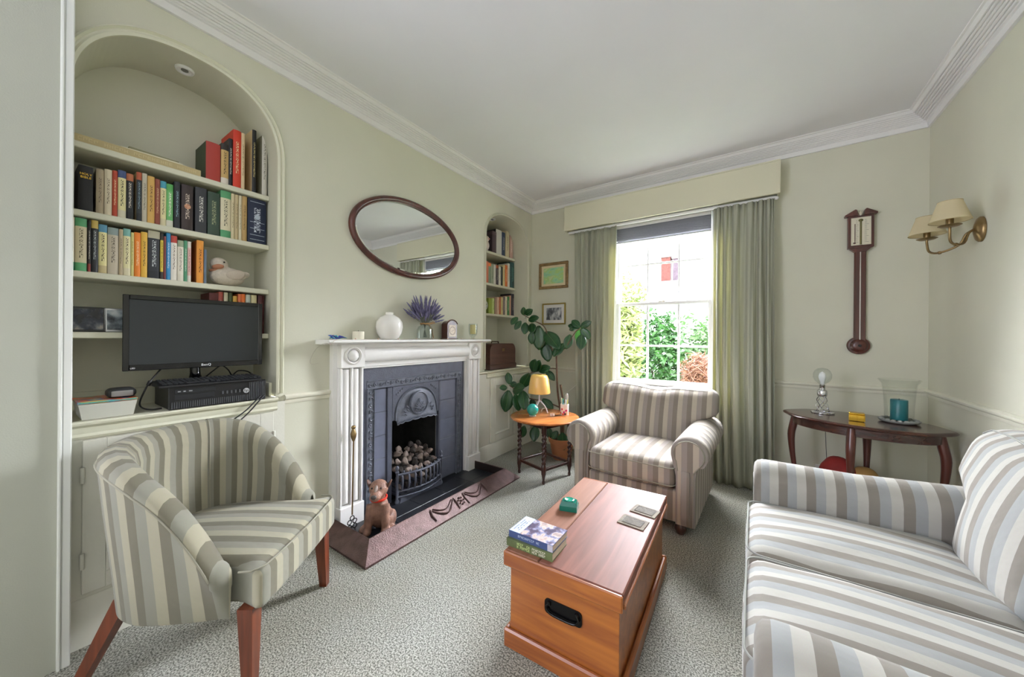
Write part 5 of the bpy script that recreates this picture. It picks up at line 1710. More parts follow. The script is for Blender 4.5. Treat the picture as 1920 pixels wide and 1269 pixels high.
# ---- measured book rows: y0, y1, height, depth, spine colours (top,middle,foot|boards), print colour, label
TOP_BOOKS = [
    (-2.927, -2.868, 0.194, 0.17, 'a83a30|3f4a33', '-', 'thick red hardback on the top shelf'),
    (-2.866, -2.834, 0.210, 0.13, '2b2622,c9a86a,ded6c8', '3a3020', 'tan paperback with a photo foot beside the thick red hardback'),
    (-2.834, -2.816, 0.249, 0.14, '15161a', 'd8d4c8', 'thin black spine before the tall bright red book'),
    (-2.816, -2.780, 0.305, 0.18, 'cf3a22', 'e8cfa0', 'tall bright red book on the top shelf'),
    (-2.780, -2.763, 0.303, 0.16, 'dcc59c', '8a6a48', 'thin cream book right of the tall red book'),
    (-2.731, -2.710, 0.345, 0.17, '1b1c1e|cdb48a', 'c8b878', 'narrow black book on the top shelf near the arch'),
    (-2.684, -2.658, 0.360, 0.16, 'c9c6bb|8d8c78', '6b675c', 'pale grey book at the right end of the top shelf'),
]
SECOND_BOOKS = [
    (-3.309, -3.286, 0.187, 0.15, 'a99a80', '6a5c48', 'rough beige clothbound book beside the black bible'),
    (-3.286, -3.264, 0.194, 0.15, 'd8ccb0', '6a5a48', 'cream paperback right of the beige clothbound book'),
    (-3.264, -3.248, 0.197, 0.13, 'b1452c', 'e8cba0', 'narrow brick red paperback on the second shelf'),
    (-3.248, -3.223, 0.205, 0.13, '4a5a86,e4dca4,d8d2b8', '333028', 'yellow paperback with a blue cap on the second shelf'),
    (-3.223, -3.201, 0.200, 0.13, 'b06a48,26282c,1d1f22', 'd8d0c0', 'black paperback with an orange cap on the second shelf'),
    (-3.193, -3.175, 0.218, 0.14, 'b05a3c,2f3439,22262a|c2ae7e', '7f98a4', 'charcoal paperback with a red cap on the second shelf'),
    (-3.175, -3.158, 0.220, 0.14, 'c9c2ae', '6a6658', 'pale grey narrow book left of the ochre book'),
    (-3.158, -3.134, 0.214, 0.13, 'd2a95c', '5a3a20', 'ochre yellow book with dark lettering near the second shelf middle'),
    (-3.134, -3.116, 0.209, 0.13, '8c4a38', 'd8b48a', 'russet patterned spine next to the ochre book'),
    (-3.116, -3.095, 0.207, 0.13, '4aa0b8,e4dca8,d8cfa8', '403830', 'yellow paperback with a turquoise cap on the second shelf'),
    (-3.095, -3.071, 0.202, 0.13, '5aa85c,6cb46c,d8d8c8', 'f0f0e0', 'bright green paperback on the second shelf'),
    (-3.069, -3.047, 0.222, 0.14, '24282e', '8fb0b8', 'slim black book right of the bright green paperback'),
    (-3.043, -3.000, 0.219, 0.15, '3a2e2c', 'cdbfae', 'thick dark brown novel with a round portrait'),
    (-2.992, -2.947, 0.225, 0.15, '34363b', 'd8d8d0', 'thick charcoal novel in the middle of the second shelf'),
    (-2.945, -2.896, 0.218, 0.14, '34483a', '9aa07c', 'dark green hardback on the second shelf'),
    (-2.893, -2.849, 0.243, 0.14, '5aa070,dcd4b4,5aa070', '5c5a48', 'cream and green banded paperback on the second shelf'),
    (-2.849, -2.833, 0.239, 0.13, 'd6c9a2', '6a6048', 'first thin cream book right of the banded paperback'),
    (-2.833, -2.816, 0.239, 0.13, 'bfae86', '6a6048', 'thin buff book among the cream booklets'),
    (-2.816, -2.802, 0.239, 0.13, 'd9cfae', '7a6a48', 'thin pale booklet left of the tan one'),
    (-2.802, -2.778, 0.242, 0.13, 'b99a62', '6a5438', 'tan booklet left of the big navy volume'),
    (-2.775, -2.687, 0.253, 0.17, '1c2740', 'c8d0dc', 'big navy reference volume at the second shelf right end'),
]
THIRD_BOOKS = [
    (-3.374, -3.364, 0.214, 0.13, 'e0d6b8,e0d6b8,4f9a6c', '-', 'cream and green spine half hidden by the white post'),
    (-3.363, -3.331, 0.216, 0.14, '5aa472,d9cfae,5aa472', '6a6048', 'wide cream and green banded paperback on the third shelf'),
    (-3.330, -3.321, 0.213, 0.13, '26221f,26221f,8c3a30', 'd8d0c0', 'thin black and red book on the third shelf'),
    (-3.321, -3.301, 0.217, 0.14, 'c9b060,24272b,24272b', 'b8c0c0', 'black book with a yellow cap on the third shelf'),
    (-3.301, -3.276, 0.205, 0.13, '5a94b0,e6dea2,c8b88a', '3a2a20', 'yellow paperback with a blue cap on the third shelf'),
    (-3.276, -3.244, 0.199, 0.14, '8a9a98,c2b8a4,c2b8a4', '5a5248', 'greyish beige wide paperback on the third shelf'),
    (-3.244, -3.231, 0.198, 0.13, 'b8a888', '5a5040', 'narrow beige book right of the greyish paperback'),
    (-3.231, -3.208, 0.205, 0.13, '7ab0a8,e6e0b0,e0d8b8', '4a3a38', 'pale yellow paperback with a portrait foot'),
    (-3.208, -3.198, 0.193, 0.13, 'd4cc84', '6a6030', 'thin yellow green book left of the orange one'),
    (-3.198, -3.177, 0.197, 0.13, 'e8862c', 'f6d8a8', 'orange paperback in the middle of the third shelf'),
    (-3.177, -3.156, 0.204, 0.13, 'e4b84a', '4a3818', 'golden yellow paperback right of the orange one'),
    (-3.155, -3.115, 0.217, 0.14, 'b8b49c,2a2e36,22262c', 'c8d0d0', 'black book with a drawing at its head on the third shelf'),
    (-3.115, -3.104, 0.214, 0.13, '3a3430,e0c64a,3a3430', '3a3018', 'thin yellow book behind the maroon spine'),
    (-3.104, -3.095, 0.201, 0.12, '7c3a3c', '-', 'thin maroon spine left of the bright blue book'),
    (-3.095, -3.079, 0.219, 0.13, '2f8ec4,2f8ec4,2f8ec4', 'd8ecf4', 'bright blue paperback on the third shelf'),
    (-3.079, -3.056, 0.211, 0.13, 'b8443a,ece6da,ece6da', '7a6a60', 'white paperback with a red cap on the third shelf'),
    (-3.056, -3.033, 0.194, 0.13, '9aa88c,e8e2d2,e2dccb', '7a7264', 'white paperback with a floral cap on the third shelf'),
    (-3.033, -3.020, 0.198, 0.13, '4f9470', 'd8e8d8', 'thin green book between the white paperbacks'),
    (-3.020, -3.006, 0.196, 0.13, 'e0d8cc,e0b8b0,e0d8cc', '8a4a44', 'thin white and pink book on the third shelf'),
    (-2.986, -2.958, 0.211, 0.15, 'e89a3a|a8642c', '5a3014', 'large orange book with tall lettering beside the toy duck'),
    (-2.958, -2.947, 0.170, 0.13, '64748a', '-', 'thin slate blue book next to the toy duck'),
]
FOURTH_BOOKS = [
    (-2.933, -2.895, 0.205, 0.14, '5c1f1c', 'c0b080', 'dark red book at the left end behind the monitor'),
    (-2.895, -2.875, 0.214, 0.14, 'b4584c', 'e8cfc0', 'rose red book above the monitor'),
    (-2.873, -2.855, 0.213, 0.14, 'd6ceae', '7a7058', 'cream book above the monitor'),
    (-2.852, -2.836, 0.213, 0.14, '4e5c34', '-', 'moss green book above the monitor'),
    (-2.834, -2.815, 0.198, 0.13, 'e0b050', '6a4018', 'short yellow book above the monitor'),
    (-2.813, -2.796, 0.211, 0.13, 'e27a4a', 'f4d8b8', 'coral book above the monitor'),
    (-2.796, -2.779, 0.213, 0.13, 'ee7a30', 'f4d8b8', 'vivid orange book above the monitor'),
    (-2.777, -2.755, 0.212, 0.13, 'c8d0c4', '3a4a58', 'white and blue book above the monitor'),
    (-2.752, -2.725, 0.212, 0.13, 'dcd2a4', 'a08850', 'pale yellow book above the monitor'),
    (-2.720, -2.689, 0.236, 0.15, '4a1a1c', 'a05a50', 'tall maroon bound volume beside the alcove edge'),
]
RIGHT_TOP = [
    (-0.519, -0.443, 0.236, 0.15, '5c4a50,4a3c42,4a3c42', '-', 'leaning dark plum book beside the white owl'),
    (-0.453, -0.343, 0.274, 0.16, 'd8d8d2|2c2a2c', '-', 'white book with a black picture on the right alcove top shelf'),
    (-0.343, -0.281, 0.266, 0.15, '44506a', 'c8c8d0', 'slate blue book on the right alcove top shelf'),
    (-0.271, -0.197, 0.316, 0.16, 'd6caa8', '9a8a68', 'tall cream book on the right alcove top shelf'),
    (-0.186, -0.120, 0.293, 0.15, 'cba79a', 'f0e0d8', 'dusty pink book on the right alcove top shelf'),
]
RIGHT_MID = [
    (-0.661, -0.617, 0.227, 0.14, 'c86a52', 'e8d0b0', 'coral spine at the alcove edge on the middle right shelf'),
    (-0.617, -0.580, 0.229, 0.14, 'd07858', '-', 'salmon spine second from the alcove edge'),
    (-0.580, -0.534, 0.219, 0.14, 'e07a3c,7a8a70,7a8a70', '-', 'orange topped green grey book on the middle right shelf'),
    (-0.534, -0.486, 0.216, 0.14, '98a088', '5a6a58', 'grey green book on the middle right shelf'),
    (-0.486, -0.448, 0.218, 0.14, 'dedad0', '6a6a70', 'white spine on the middle right shelf'),
    (-0.448, -0.399, 0.219, 0.14, 'b4603c,4a4048,4a4048', 'c8c0b0', 'dark book with a rust cap on the middle right shelf'),
    (-0.398, -0.358, 0.209, 0.13, 'e4e0d4', '6a6458', 'short white spine on the middle right shelf'),
    (-0.358, -0.318, 0.216, 0.13, '34403a', '-', 'short blackish green book on the middle right shelf'),
    (-0.318, -0.277, 0.241, 0.14, 'd8cc9a', '7a6a40', 'pale yellow spine on the middle right shelf'),
    (-0.277, -0.224, 0.249, 0.14, 'd8743c', 'f0d8b0', 'orange spine on the middle right shelf'),
    (-0.224, -0.181, 0.276, 0.14, 'd8d4cc', '7a7a78', 'tall white spine on the middle right shelf'),
    (-0.181, -0.071, 0.314, 0.19, '2c4a48', '5a8a80', 'large dark teal volume on the middle right shelf'),
]
RIGHT_LOW = [
    (-0.575, -0.510, 0.166, 0.16, '8a9a3a', '-', 'olive lime book on the lower right shelf'),
    (-0.510, -0.472, 0.171, 0.16, 'c8d48a', '6a7a30', 'pale lime spine on the lower right shelf'),
    (-0.463, -0.424, 0.182, 0.14, 'a88a78', '-', 'brown spine on the lower right shelf'),
    (-0.424, -0.384, 0.191, 0.14, 'e0c0a8', 'a84a38', 'peach spine on the lower right shelf'),
    (-0.384, -0.354, 0.195, 0.14, 'b8603c', '-', 'thin rust spine on the lower right shelf'),
    (-0.354, -0.313, 0.198, 0.14, 'd0c08a', '6a6a40', 'sand coloured spine on the lower right shelf'),
    (-0.313, -0.272, 0.208, 0.14, '7a6a6c', 'c0b0b0', 'mauve grey spine on the lower right shelf'),
    (-0.272, -0.230, 0.212, 0.14, 'e0d4bc', '8a5a4a', 'cream spine on the lower right shelf'),
    (-0.230, -0.187, 0.216, 0.14, '3f7a48', 'c8d8b8', 'green spine on the lower right shelf'),
    (-0.187, -0.154, 0.232, 0.14, 'c89a80', '-', 'thin tan spine on the lower right shelf'),
    (-0.155, -0.065, 0.257, 0.16, '2e2a34', '8a7a78', 'large black volume at the end of the lower right shelf'),
]

# ---- rubber plant: leaf base and tip, stems
LEAVES = [
    ((0.227, -0.524, 1.428), (0.249, -0.554, 1.507)) ,
    ((0.231, -0.504, 1.436), (0.338, -0.527, 1.481)) ,
    ((0.227, -0.482, 1.401), (0.334, -0.565, 1.439)) ,
    ((0.269, -0.495, 1.377), (0.39, -0.493, 1.403)) ,
    ((0.188, -0.57, 1.407), (0.154, -0.635, 1.331)) ,
    ((0.184, -0.496, 1.372), (0.13, -0.535, 1.283)) ,
    ((0.219, -0.47, 1.357), (0.235, -0.507, 1.235)) ,
    ((0.271, -0.428, 1.351), (0.32, -0.501, 1.247)) ,
    ((0.272, -0.428, 1.265), (0.27, -0.422, 1.133)) ,
    ((0.323, -0.377, 1.325), (0.334, -0.385, 1.074)) ,
    ((0.377, -0.33, 1.267), (0.579, -0.413, 1.096)) ,
    ((0.375, -0.325, 1.16), (0.424, -0.349, 0.956)) ,
    ((0.6, -0.352, 1.146), (0.527, -0.439, 1.019)) ,
    ((0.654, -0.318, 1.235), (0.623, -0.356, 1.09)) ,
    ((0.756, -0.327, 1.298), (0.626, -0.32, 1.33)) ,
    ((0.756, -0.327, 1.305), (0.667, -0.316, 1.377)) ,
    ((0.772, -0.346, 1.304), (0.881, -0.348, 1.36)) ,
    ((0.778, -0.343, 1.297), (0.861, -0.33, 1.192)) ,
    ((0.756, -0.317, 1.284), (0.777, -0.397, 1.146)) ,
    ((0.794, -0.362, 1.235), (0.812, -0.428, 1.094)) ,
    ((0.704, -0.312, 1.313), (0.673, -0.354, 1.284)) ,
    ((0.281, -0.422, 0.843), (0.347, -0.479, 0.981)) ,
    ((0.31, -0.4, 0.85), (0.379, -0.447, 0.973)) ,
    ((0.33, -0.391, 0.858), (0.48, -0.417, 0.908)) ,
    ((0.391, -0.335, 0.865), (0.486, -0.325, 0.765)) ,
    ((0.259, -0.443, 0.836), (0.148, -0.431, 0.67)) ,
    ((0.119, -0.601, 0.723), (0.081, -0.582, 0.843)) ,
    ((0.111, -0.632, 0.697), (0.069, -0.704, 0.695)) ,
    ((0.123, -0.594, 0.708), (0.182, -0.578, 0.743)) ,
    ((0.111, -0.606, 0.665), (0.091, -0.634, 0.447)) ,
    ((0.144, -0.585, 0.666), (0.323, -0.652, 0.718)) ,
    ((0.158, -0.554, 0.623), (0.221, -0.581, 0.465)) ,
    ((0.227, -0.527, 0.666), (0.304, -0.61, 0.494)) ,
    ((0.27, -0.415, 0.571), (0.28, -0.396, 0.475)) ,
    ((0.372, -0.371, 0.573), (0.494, -0.373, 0.482)) ,
    ((0.286, -0.365, 0.283), (0.314, -0.439, 0.141)) ,
    ((0.158, -0.372, 0.265), (0.123, -0.378, 0.136)) ,
    ((0.529, -0.338, 0.26), (0.515, -0.423, 0.195)) ,
    ((0.588, -0.353, 0.258), (0.647, -0.438, 0.116)) ,
    ((0.428, -0.347, 0.285), (0.474, -0.4, 0.189)) ,
]
TRUNK = [(0.579, -0.34, 0.161), (0.561, -0.34, 0.466), (0.527, -0.34, 0.671), (0.511, -0.34, 1.017)]
BR1 = [(0.511, -0.34, 1.017), (0.442, -0.34, 1.117), (0.373, -0.34, 1.308), (0.286, -0.424, 1.377), (0.217, -0.508, 1.433)]
BR2 = [(0.511, -0.34, 1.017), (0.618, -0.34, 1.114), (0.709, -0.34, 1.249), (0.766, -0.34, 1.298)]
BR3 = [(0.553, -0.34, 0.501), (0.397, -0.34, 0.541), (0.263, -0.46, 0.581), (0.185, -0.556, 0.659), (0.129, -0.628, 0.72)]
BR4 = [(0.509, -0.34, 0.887), (0.444, -0.34, 0.886), (0.33, -0.376, 0.857), (0.271, -0.448, 0.837)]
BR5 = [(0.559, -0.34, 0.732), (0.6, -0.34, 0.478), (0.587, -0.34, 0.162)]

# ================================================================ BOOKS IN THE ALCOVES
def book(y0, y1, h, depth, spec, ink, label, z, xf, group, tilt=0.0):
    w = y1 - y0 - 0.0012
    t = thing('book', label, 'book', (xf, (y0 + y1) / 2, z + 0.0004), 0, group)
    spine, _, boards = spec.partition('|')
    cols = spine.split(',')
    if len(cols) == 3: stops = [(0, cols[2]), (0.16, cols[1]), (0.84, cols[0])]
    else: stops = [(0, cols[0])]
    ink = None if ink == '-' else '#' + ink
    m = mat_bands('spine_' + label.replace(' ', '_')[:40], stops, ink, 0.5, (0.25, 0.80))
    mc = m if not boards else mat('boards_' + boards, boards, 0.6)
    r = min(0.004, w * 0.2)
    b = MB()                                          # spine, slightly rounded, printed
    rows, uvs = [], []
    for k in range(7):
        q = k / 6 * 2 - 1
        x = -r * (q * q) * 1.2
        rows.append([(x, q * w / 2, 0), (x, q * w / 2, h)])
        uvs.append([((q + 1) / 2, 0), ((q + 1) / 2, 1)])
    b.grid(rows, uvs=uvs)
    b.build('spine', m, t, smooth=60, world=False)
    tb = min(0.0022, w * 0.16)
    b = MB()
    for s in (-1, 1):
        ya, yb_ = (-w / 2, -w / 2 + tb) if s < 0 else (w / 2 - tb, w / 2)
        vs = [(x, y, zz) for x in (-depth, -r * 1.2 - 0.0001) for y in (ya, yb_) for zz in (0, h)]
        uv = [((v[1] + w / 2) / w * 0.02 if s < 0 else 0.99, 0.5) if boards else (0.02 if s < 0 else 0.98, v[2] / h) for v in vs]
        b.add(vs, [(0, 1, 3, 2), (4, 6, 7, 5), (0, 4, 5, 1), (2, 3, 7, 6), (0, 2, 6, 4), (1, 5, 7, 3)], uv)
    b.build('cover', mc, t, world=False)
    b = MB(); b.box(-depth + 0.003, -r * 1.2 - 0.002, -w / 2 + tb + 0.0001, w / 2 - tb - 0.0001, 0.002, h - 0.004); b.build('pages', M_PAPER, t, world=False)
    if tilt: t.rotation_euler = (tilt, 0, 0)
    return t
def row_books(L, z, xf, group, hmax):
    for (y0, y1, h, d, spec, ink, lab) in L:
        book(y0, y1, min(h, hmax), d, spec, ink, lab, z, xf - 0.004 * random.random(), group)
row_books([(t_[0] - 0.026, t_[1] - 0.026) + tuple(t_[2:]) for t_ in TOP_BOOKS], S1, -0.105, 'books on the top shelf of the left alcove', 0.36)
row_books(SECOND_BOOKS, S2, -0.103, 'books on the second shelf of the left alcove', 0.244)
row_books(THIRD_BOOKS, S3, -0.103, 'books on the third shelf of the left alcove', 0.219)
row_books(FOURTH_BOOKS, S4, -0.115, 'books behind the monitor', 0.215)
row_books(RIGHT_TOP, T1, -0.175, 'books on the top shelf of the right alcove', 0.30)
row_books(RIGHT_MID, T2, -0.175, 'books on the middle shelf of the right alcove', 0.30)
row_books(RIGHT_LOW, T3, -0.175, 'books on the lowest shelf of the right alcove', 0.285)
bib = book(-3.356, -3.316, 0.185, 0.13, '141417', '-', 'black leather bible standing at the left of the second shelf', S2, -0.105, 'books on the second shelf of the left alcove')
lettering('HOLY', 0.0125, M_GOLD, bib, axes((0.0006, 0.0, 0.150), (0, 1, 0), (0, 0, 1), (1, 0, 0)))
lettering('BIBLE', 0.0125, M_GOLD, bib, axes((0.0006, 0.0, 0.137), (0, 1, 0), (0, 0, 1), (1, 0, 0)))
# emblem and bars on the navy volume, round portrait on the brown novel
for bk in [o for o in scn.objects if o.name.startswith('book') and o.get('label', '').startswith('big navy')]:
    b = MB()
    for zz in (0.225, 0.115, 0.080, 0.045, 0.02): b.box(0.0002, 0.0008, -0.034, 0.034, zz, zz + 0.0022)
    b.build('spine_lines', mat('print_silver', 'b4c0cc', 0.4), bk, world=False)['kind'] = 'stuff'
    b = MB(); b.lathe([(0.013, 0.0002), (0.013, 0.0009), (0.010, 0.0009), (0.010, 0.0004), (0.006, 0.0009), (0, 0.0009)], 24, (0, 0, 0.145), 'x'); b.build('emblem', mat('print_silver', 'b4c0cc', 0.4), bk, world=False)
for bk in [o for o in scn.objects if o.name.startswith('book') and 'round portrait' in o.get('label', '')]:
    b = MB(); b.lathe([(0.012, 0.0002), (0.012, 0.0009), (0, 0.0009)], 20, (0, 0, 0.115), 'x'); b.build('portrait', mat('portrait_print', 'a86a4c', 0.5, color2='d8b090', scale=120), bk, world=False)

# big books lying flat on the top shelf
def lying(label, y0, y1, th, z, x0, x1, spine, ink, rot=0.0):
    t = thing('lying_book', label, 'book', ((x0 + x1) / 2, (y0 + y1) / 2, z), rot, 'books lying on the top shelf')
    w, L = x1 - x0, y1 - y0
    m = mat_bands('lying_' + label.replace(' ', '_')[:36], [(0, spine)], ink, 0.6, (0.06, 0.94))
    b = MB()
    vs = [(w / 2, -L / 2, 0), (w / 2, L / 2, 0), (w / 2, L / 2, th), (w / 2, -L / 2, th)]
    b.add(vs, [(0, 1, 2, 3)], [(0, 0), (0, 1), (1, 1), (1, 0)]); b.build('spine', m, t, world=False)
    b = MB()
    for zz in (0, th - 0.002): b.box(-w / 2, w / 2 - 0.0003, -L / 2, L / 2, zz, zz + 0.002)
    b.build('cover', mat('boards_' + spine, spine, 0.6), t, world=False)
    b = MB(); b.box(-w / 2 + 0.004, w / 2 - 0.002, -L / 2 + 0.003, L / 2 - 0.003, 0.0021, th - 0.0021); b.build('pages', M_PAPER, t, world=False)
    return t
atlas = lying('large buff atlas with gilt lettering lying along the top shelf', -3.372, -2.975, 0.030, S1 + 0.0005, -0.285, -0.098, 'b9a87c', None)
glyph_marks(atlas, (0.0937, -0.185, 0.0155), (0, 1, 0), (0, 0, 1), 26, 0.013, 0.0142, mat('gilt_print', 'cbbc8c', 0.5), 11)
lying('thin white booklet lying askew on the buff atlas', -3.235, -3.035, 0.010, S1 + 0.031, -0.25, -0.115, 'e2dcc4', None, R(-2))
lying('thin dark olive book topping the flat pile', -3.215, -3.050, 0.012, S1 + 0.0415, -0.26, -0.130, '8d8a6a', None, R(2))

# knitted duck
dk = thing('toy_duck', 'pinkish cream knitted toy duck on the third shelf', 'toy duck', (-0.15, -2.850, S3))
b = MB(); x, y, z = -0.15, -2.850, S3
b.ellipsoid((x, y, z + 0.052), (0.052, 0.078, 0.050)); b.ellipsoid((x, y + 0.068, z + 0.068), (0.026, 0.035, 0.020), (R(25), 0, 0))
b.ellipsoid((x, y - 0.036, z + 0.112), (0.036, 0.040, 0.036)); b.ellipsoid((x, y - 0.034, z + 0.082), (0.032, 0.034, 0.03))
soft(b, 'body', mat('duck_knit', 'cfc5b4', 0.9, var=0.08, scale=60, bump=0.4, bscale=300), dk, 0.005)
b = MB(); b.ellipsoid((x + 0.045, y + 0.022, z + 0.062), (0.012, 0.046, 0.026), (R(12), 0, 0)); b.build('wing', mat('duck_wing', 'c6baa9', 0.9, bump=0.4, bscale=300), dk, smooth=60)
b = MB(); b.tube([(x + 0.02 * math.cos(t_) + 0.004, y - 0.034 + 0.038 * math.sin(t_) - 0.002, z + 0.086 + 0.010 * math.sin(t_)) for t_ in [2 * PI * i / 20 for i in range(20)]], 0.006, 6, True)
b.ellipsoid((x + 0.028, y - 0.048, z + 0.096), (0.016, 0.026, 0.013), (R(10), 0, R(-30)))
b.build('beak', mat('duck_beak_rust', 'b07a5c', 0.8), dk, smooth=60)
b = MB(); b.ellipsoid((x + 0.034, y - 0.024, z + 0.122), (0.004, 0.004, 0.004), n=8, m=6); b.build('eye', M_BGLOSS, dk, smooth=60)

# two standing photographs
def photo(label, y, w, h, m_frame, m_pic, lean_):
    t = thing('photo_frame', label, 'photo', (-0.150, y, S4 + 0.0008), 0, 'photographs on the fourth shelf')
    b = MB(); b.box(-0.006, 0.006, -w / 2, w / 2, 0, h, 0.002); b.build('frame', m_frame, t, world=False)
    b = MB(); b.box(0.0061, 0.0068, -w / 2 + 0.009, w / 2 - 0.009, 0.009, h - 0.009); b.build('print', m_pic, t, world=False)
    b = MB(); b.add([(-0.006, -0.02, h * 0.7), (-0.006, 0.02, h * 0.7), (-0.06, 0.02, 0.004), (-0.06, -0.02, 0.004), (-0.008, -0.02, h * 0.7), (-0.008, 0.02, h * 0.7), (-0.063, 0.02, 0.004), (-0.063, -0.02, 0.004)], [(0, 1, 2, 3), (7, 6, 5, 4), (0, 4, 5, 1), (2, 6, 7, 3), (1, 5, 6, 2), (3, 7, 4, 0)]); b.build('stand', M_BLACK, t, world=False)
    t.rotation_euler = (0, R(-7), 0)
    return t
photo('dark photograph in a black frame beside the white post', -3.325, 0.105, 0.105, M_BGLOSS, mat_picture('dark_group_photo', [(0.35, '0c0e16'), (0.5, '2a3140'), (0.60, '6a6e74'), (0.7, 'b8ac9c')], 22, 0.25), 7)
photo('grey photograph in a silver frame partly behind the monitor', -3.225, 0.110, 0.104, mat('silver_frame', 'c8cacc', 0.25, metal=0.6), mat_picture('grey_group_photo', [(0.32, '22262c'), (0.46, '6a747c'), (0.58, 'a8b2b8'), (0.7, 'ccd2d4')], 22, 0.25, seed=3), 7)

# ---------------------------------------------------------------- computer
LZ = 0.8706
pc = thing('desktop_computer', 'black desktop computer case lying flat under the keyboard', 'computer', (-0.09, -2.91, LZ), R(0))
PY0, PY1, PX0, PX1, PZ = -3.112, -2.735, -0.22, 0.035, LZ + 0.102
b = MB(); b.box(PX0, PX1 - 0.012, PY0 + 0.003, PY1 - 0.003, LZ + 0.001, PZ, 0.003); b.build('case', mat('pc_case_black', '1a1b1d', 0.5), pc)
b = MB(); b.box(PX1 - 0.0118, PX1 - 0.003, PY0, PY1, LZ + 0.0008, PZ + 0.002, 0.004); fr = b.build('front_bezel', M_BPLAS, pc)
nb = 46
for k in range(nb):
    y = PY0 + 0.012 + (PY1 - PY0 - 0.024) * k / (nb - 1)
    b = MB()
    q = k / nb
    if q < 0.58: b.box(PX1 - 0.003, PX1, y - 0.0022, y + 0.0022, LZ + 0.006, LZ + 0.034)
    else: b.box(PX1 - 0.003, PX1, y - 0.0022, y + 0.0022, LZ + 0.006, LZ + 0.034 if q < 0.80 else PZ - 0.006)
    b.build('grille_bar', mat('grille_grey', '44464b', 0.45), fr)
b = MB(); b.box(PX1 - 0.003, PX1 + 0.001, PY0 + 0.020, PY0 + 0.165, PZ - 0.030, PZ - 0.012, 0.001); b.build('optical_drive', mat('drive_black', '202226', 0.3), fr)
for k, w_ in enumerate((0.010, 0.008, 0.012)):
    b = MB(); b.box(PX1 + 0.001, PX1 + 0.0016, PY0 + 0.030 + k * 0.019, PY0 + 0.030 + k * 0.019 + w_, PZ - 0.024, PZ - 0.019); b.build('drive_mark', mat('print_grey', '9a9ca0', 0.5), fr)
b = MB(); b.box(PX1 - 0.003, PX1 + 0.0006, PY0 + 0.020, PY0 + 0.160, LZ + 0.042, PZ - 0.036, 0.001); b.build('blank_panel', mat('drive_black', '202226', 0.3), fr)
for k in range(5):
    y = PY0 + 0.190 + k * 0.017
    b = MB(); b.box(PX1 - 0.003, PX1 + 0.0005, y, y + 0.006, LZ + 0.050, LZ + 0.064); b.build('port', mat('port_grey', '55575c', 0.4), fr)
b = MB(); b.lathe([(0.0125, PX1 + 0.0002), (0.0125, PX1 + 0.002), (0, PX1 + 0.002)], 28, (0, PY0 + 0.288, LZ + 0.056), 'x'); lg = b.build('badge', mat('badge_silver', 'd4d6da', 0.3, metal=0.5), fr)
off = -Vector((pc.location.x, pc.location.y, pc.location.z))
lettering('hp', 0.021, mat('badge_ink', '2a2c30', 0.4), lg, Matrix.Translation(off) @ axes((PX1 + 0.0022, PY0 + 0.288, LZ + 0.057), (0, 1, 0), (0, 0.0, 1), (1, 0, 0)) @ Matrix.Shear('XY', 4, (0.25, 0.0)) if False else Matrix.Translation(off) @ axes((PX1 + 0.0022, PY0 + 0.288, LZ + 0.057), (0, 1, 0), (0, 0.22, 1), (1, 0, 0)))

KZ = PZ + 0.0025
kb = thing('keyboard', 'black keyboard lying on the computer case', 'keyboard', (-0.02, -2.935, KZ))
b = MB()
KX0, KX1, KY0, KY1 = -0.088, 0.052, -3.145, -2.765
b.add([(KX0, KY0, KZ), (KX1, KY0, KZ), (KX1, KY1, KZ), (KX0, KY1, KZ), (KX0, KY0, KZ + 0.020), (KX1, KY0, KZ + 0.008), (KX1, KY1, KZ + 0.008), (KX0, KY1, KZ + 0.020)], [(3, 2, 1, 0), (4, 5, 6, 7), (0, 1, 5, 4), (1, 2, 6, 5), (2, 3, 7, 6), (3, 0, 4, 7)])
b.build('tray', mat('keyboard_grey_black', '1c1d20', 0.45), kb)
me = None
for r_ in range(6):
    for c_ in range(20):
        if r_ == 5 and 4 <= c_ <= 8 and c_ != 6: continue
        w_ = 0.0152 if not (r_ == 5 and c_ == 6) else 0.080
        y = KY0 + 0.012 + c_ * 0.0188 + (0 if c_ < 14 else 0.002)
        x = KX0 + 0.012 + r_ * 0.0205
        zk = KZ + 0.020 - 0.012 * (x - KX0) / (KX1 - KX0)
        if me is None or w_ > 0.05:
            bb = MB(); bb.box(-0.0078, 0.0078, -w_ / 2, w_ / 2, 0.0002, 0.0062, 0.0018)
            k = bb.build('key', mat('key_black', '26282c', 0.4), kb, world=False)
            if w_ < 0.05: me = k.data
        else:
            k = bpy.data.objects.new('key', me); COL.objects.link(k); k.parent = kb
        k.location = (x + 0.002 - kb.location.x, y + 0.008 - kb.location.y, zk - kb.location.z)
        k.rotation_euler = (0, R(4.8), 0)

mo = thing('computer_monitor', 'large black widescreen monitor in the left alcove', 'monitor', (-0.105, -2.985, PZ + 0.0025))
MX, MY0, MY1, MZ0, MZ1 = -0.060, -3.238, -2.722, 1.048, 1.378
b = MB(); b.box(MX - 0.035, MX - 0.004, MY0 + 0.004, MY1 - 0.004, MZ0 + 0.004, MZ1 - 0.003, 0.008); b.build('back_shell', M_BPLAS, mo)
b = MB(); bz = 0.020
b.box(MX - 0.004, MX + 0.006, MY0, MY0 + bz, MZ0, MZ1, 0.002); b.box(MX - 0.004, MX + 0.006, MY1 - bz, MY1, MZ0, MZ1, 0.002)
b.box(MX - 0.004, MX + 0.006, MY0 + bz, MY1 - bz, MZ1 - bz, MZ1, 0.002); b.box(MX - 0.004, MX + 0.006, MY0 + bz, MY1 - bz, MZ0, MZ0 + 0.026, 0.002)
b.build('bezel', M_BGLOSS, mo)
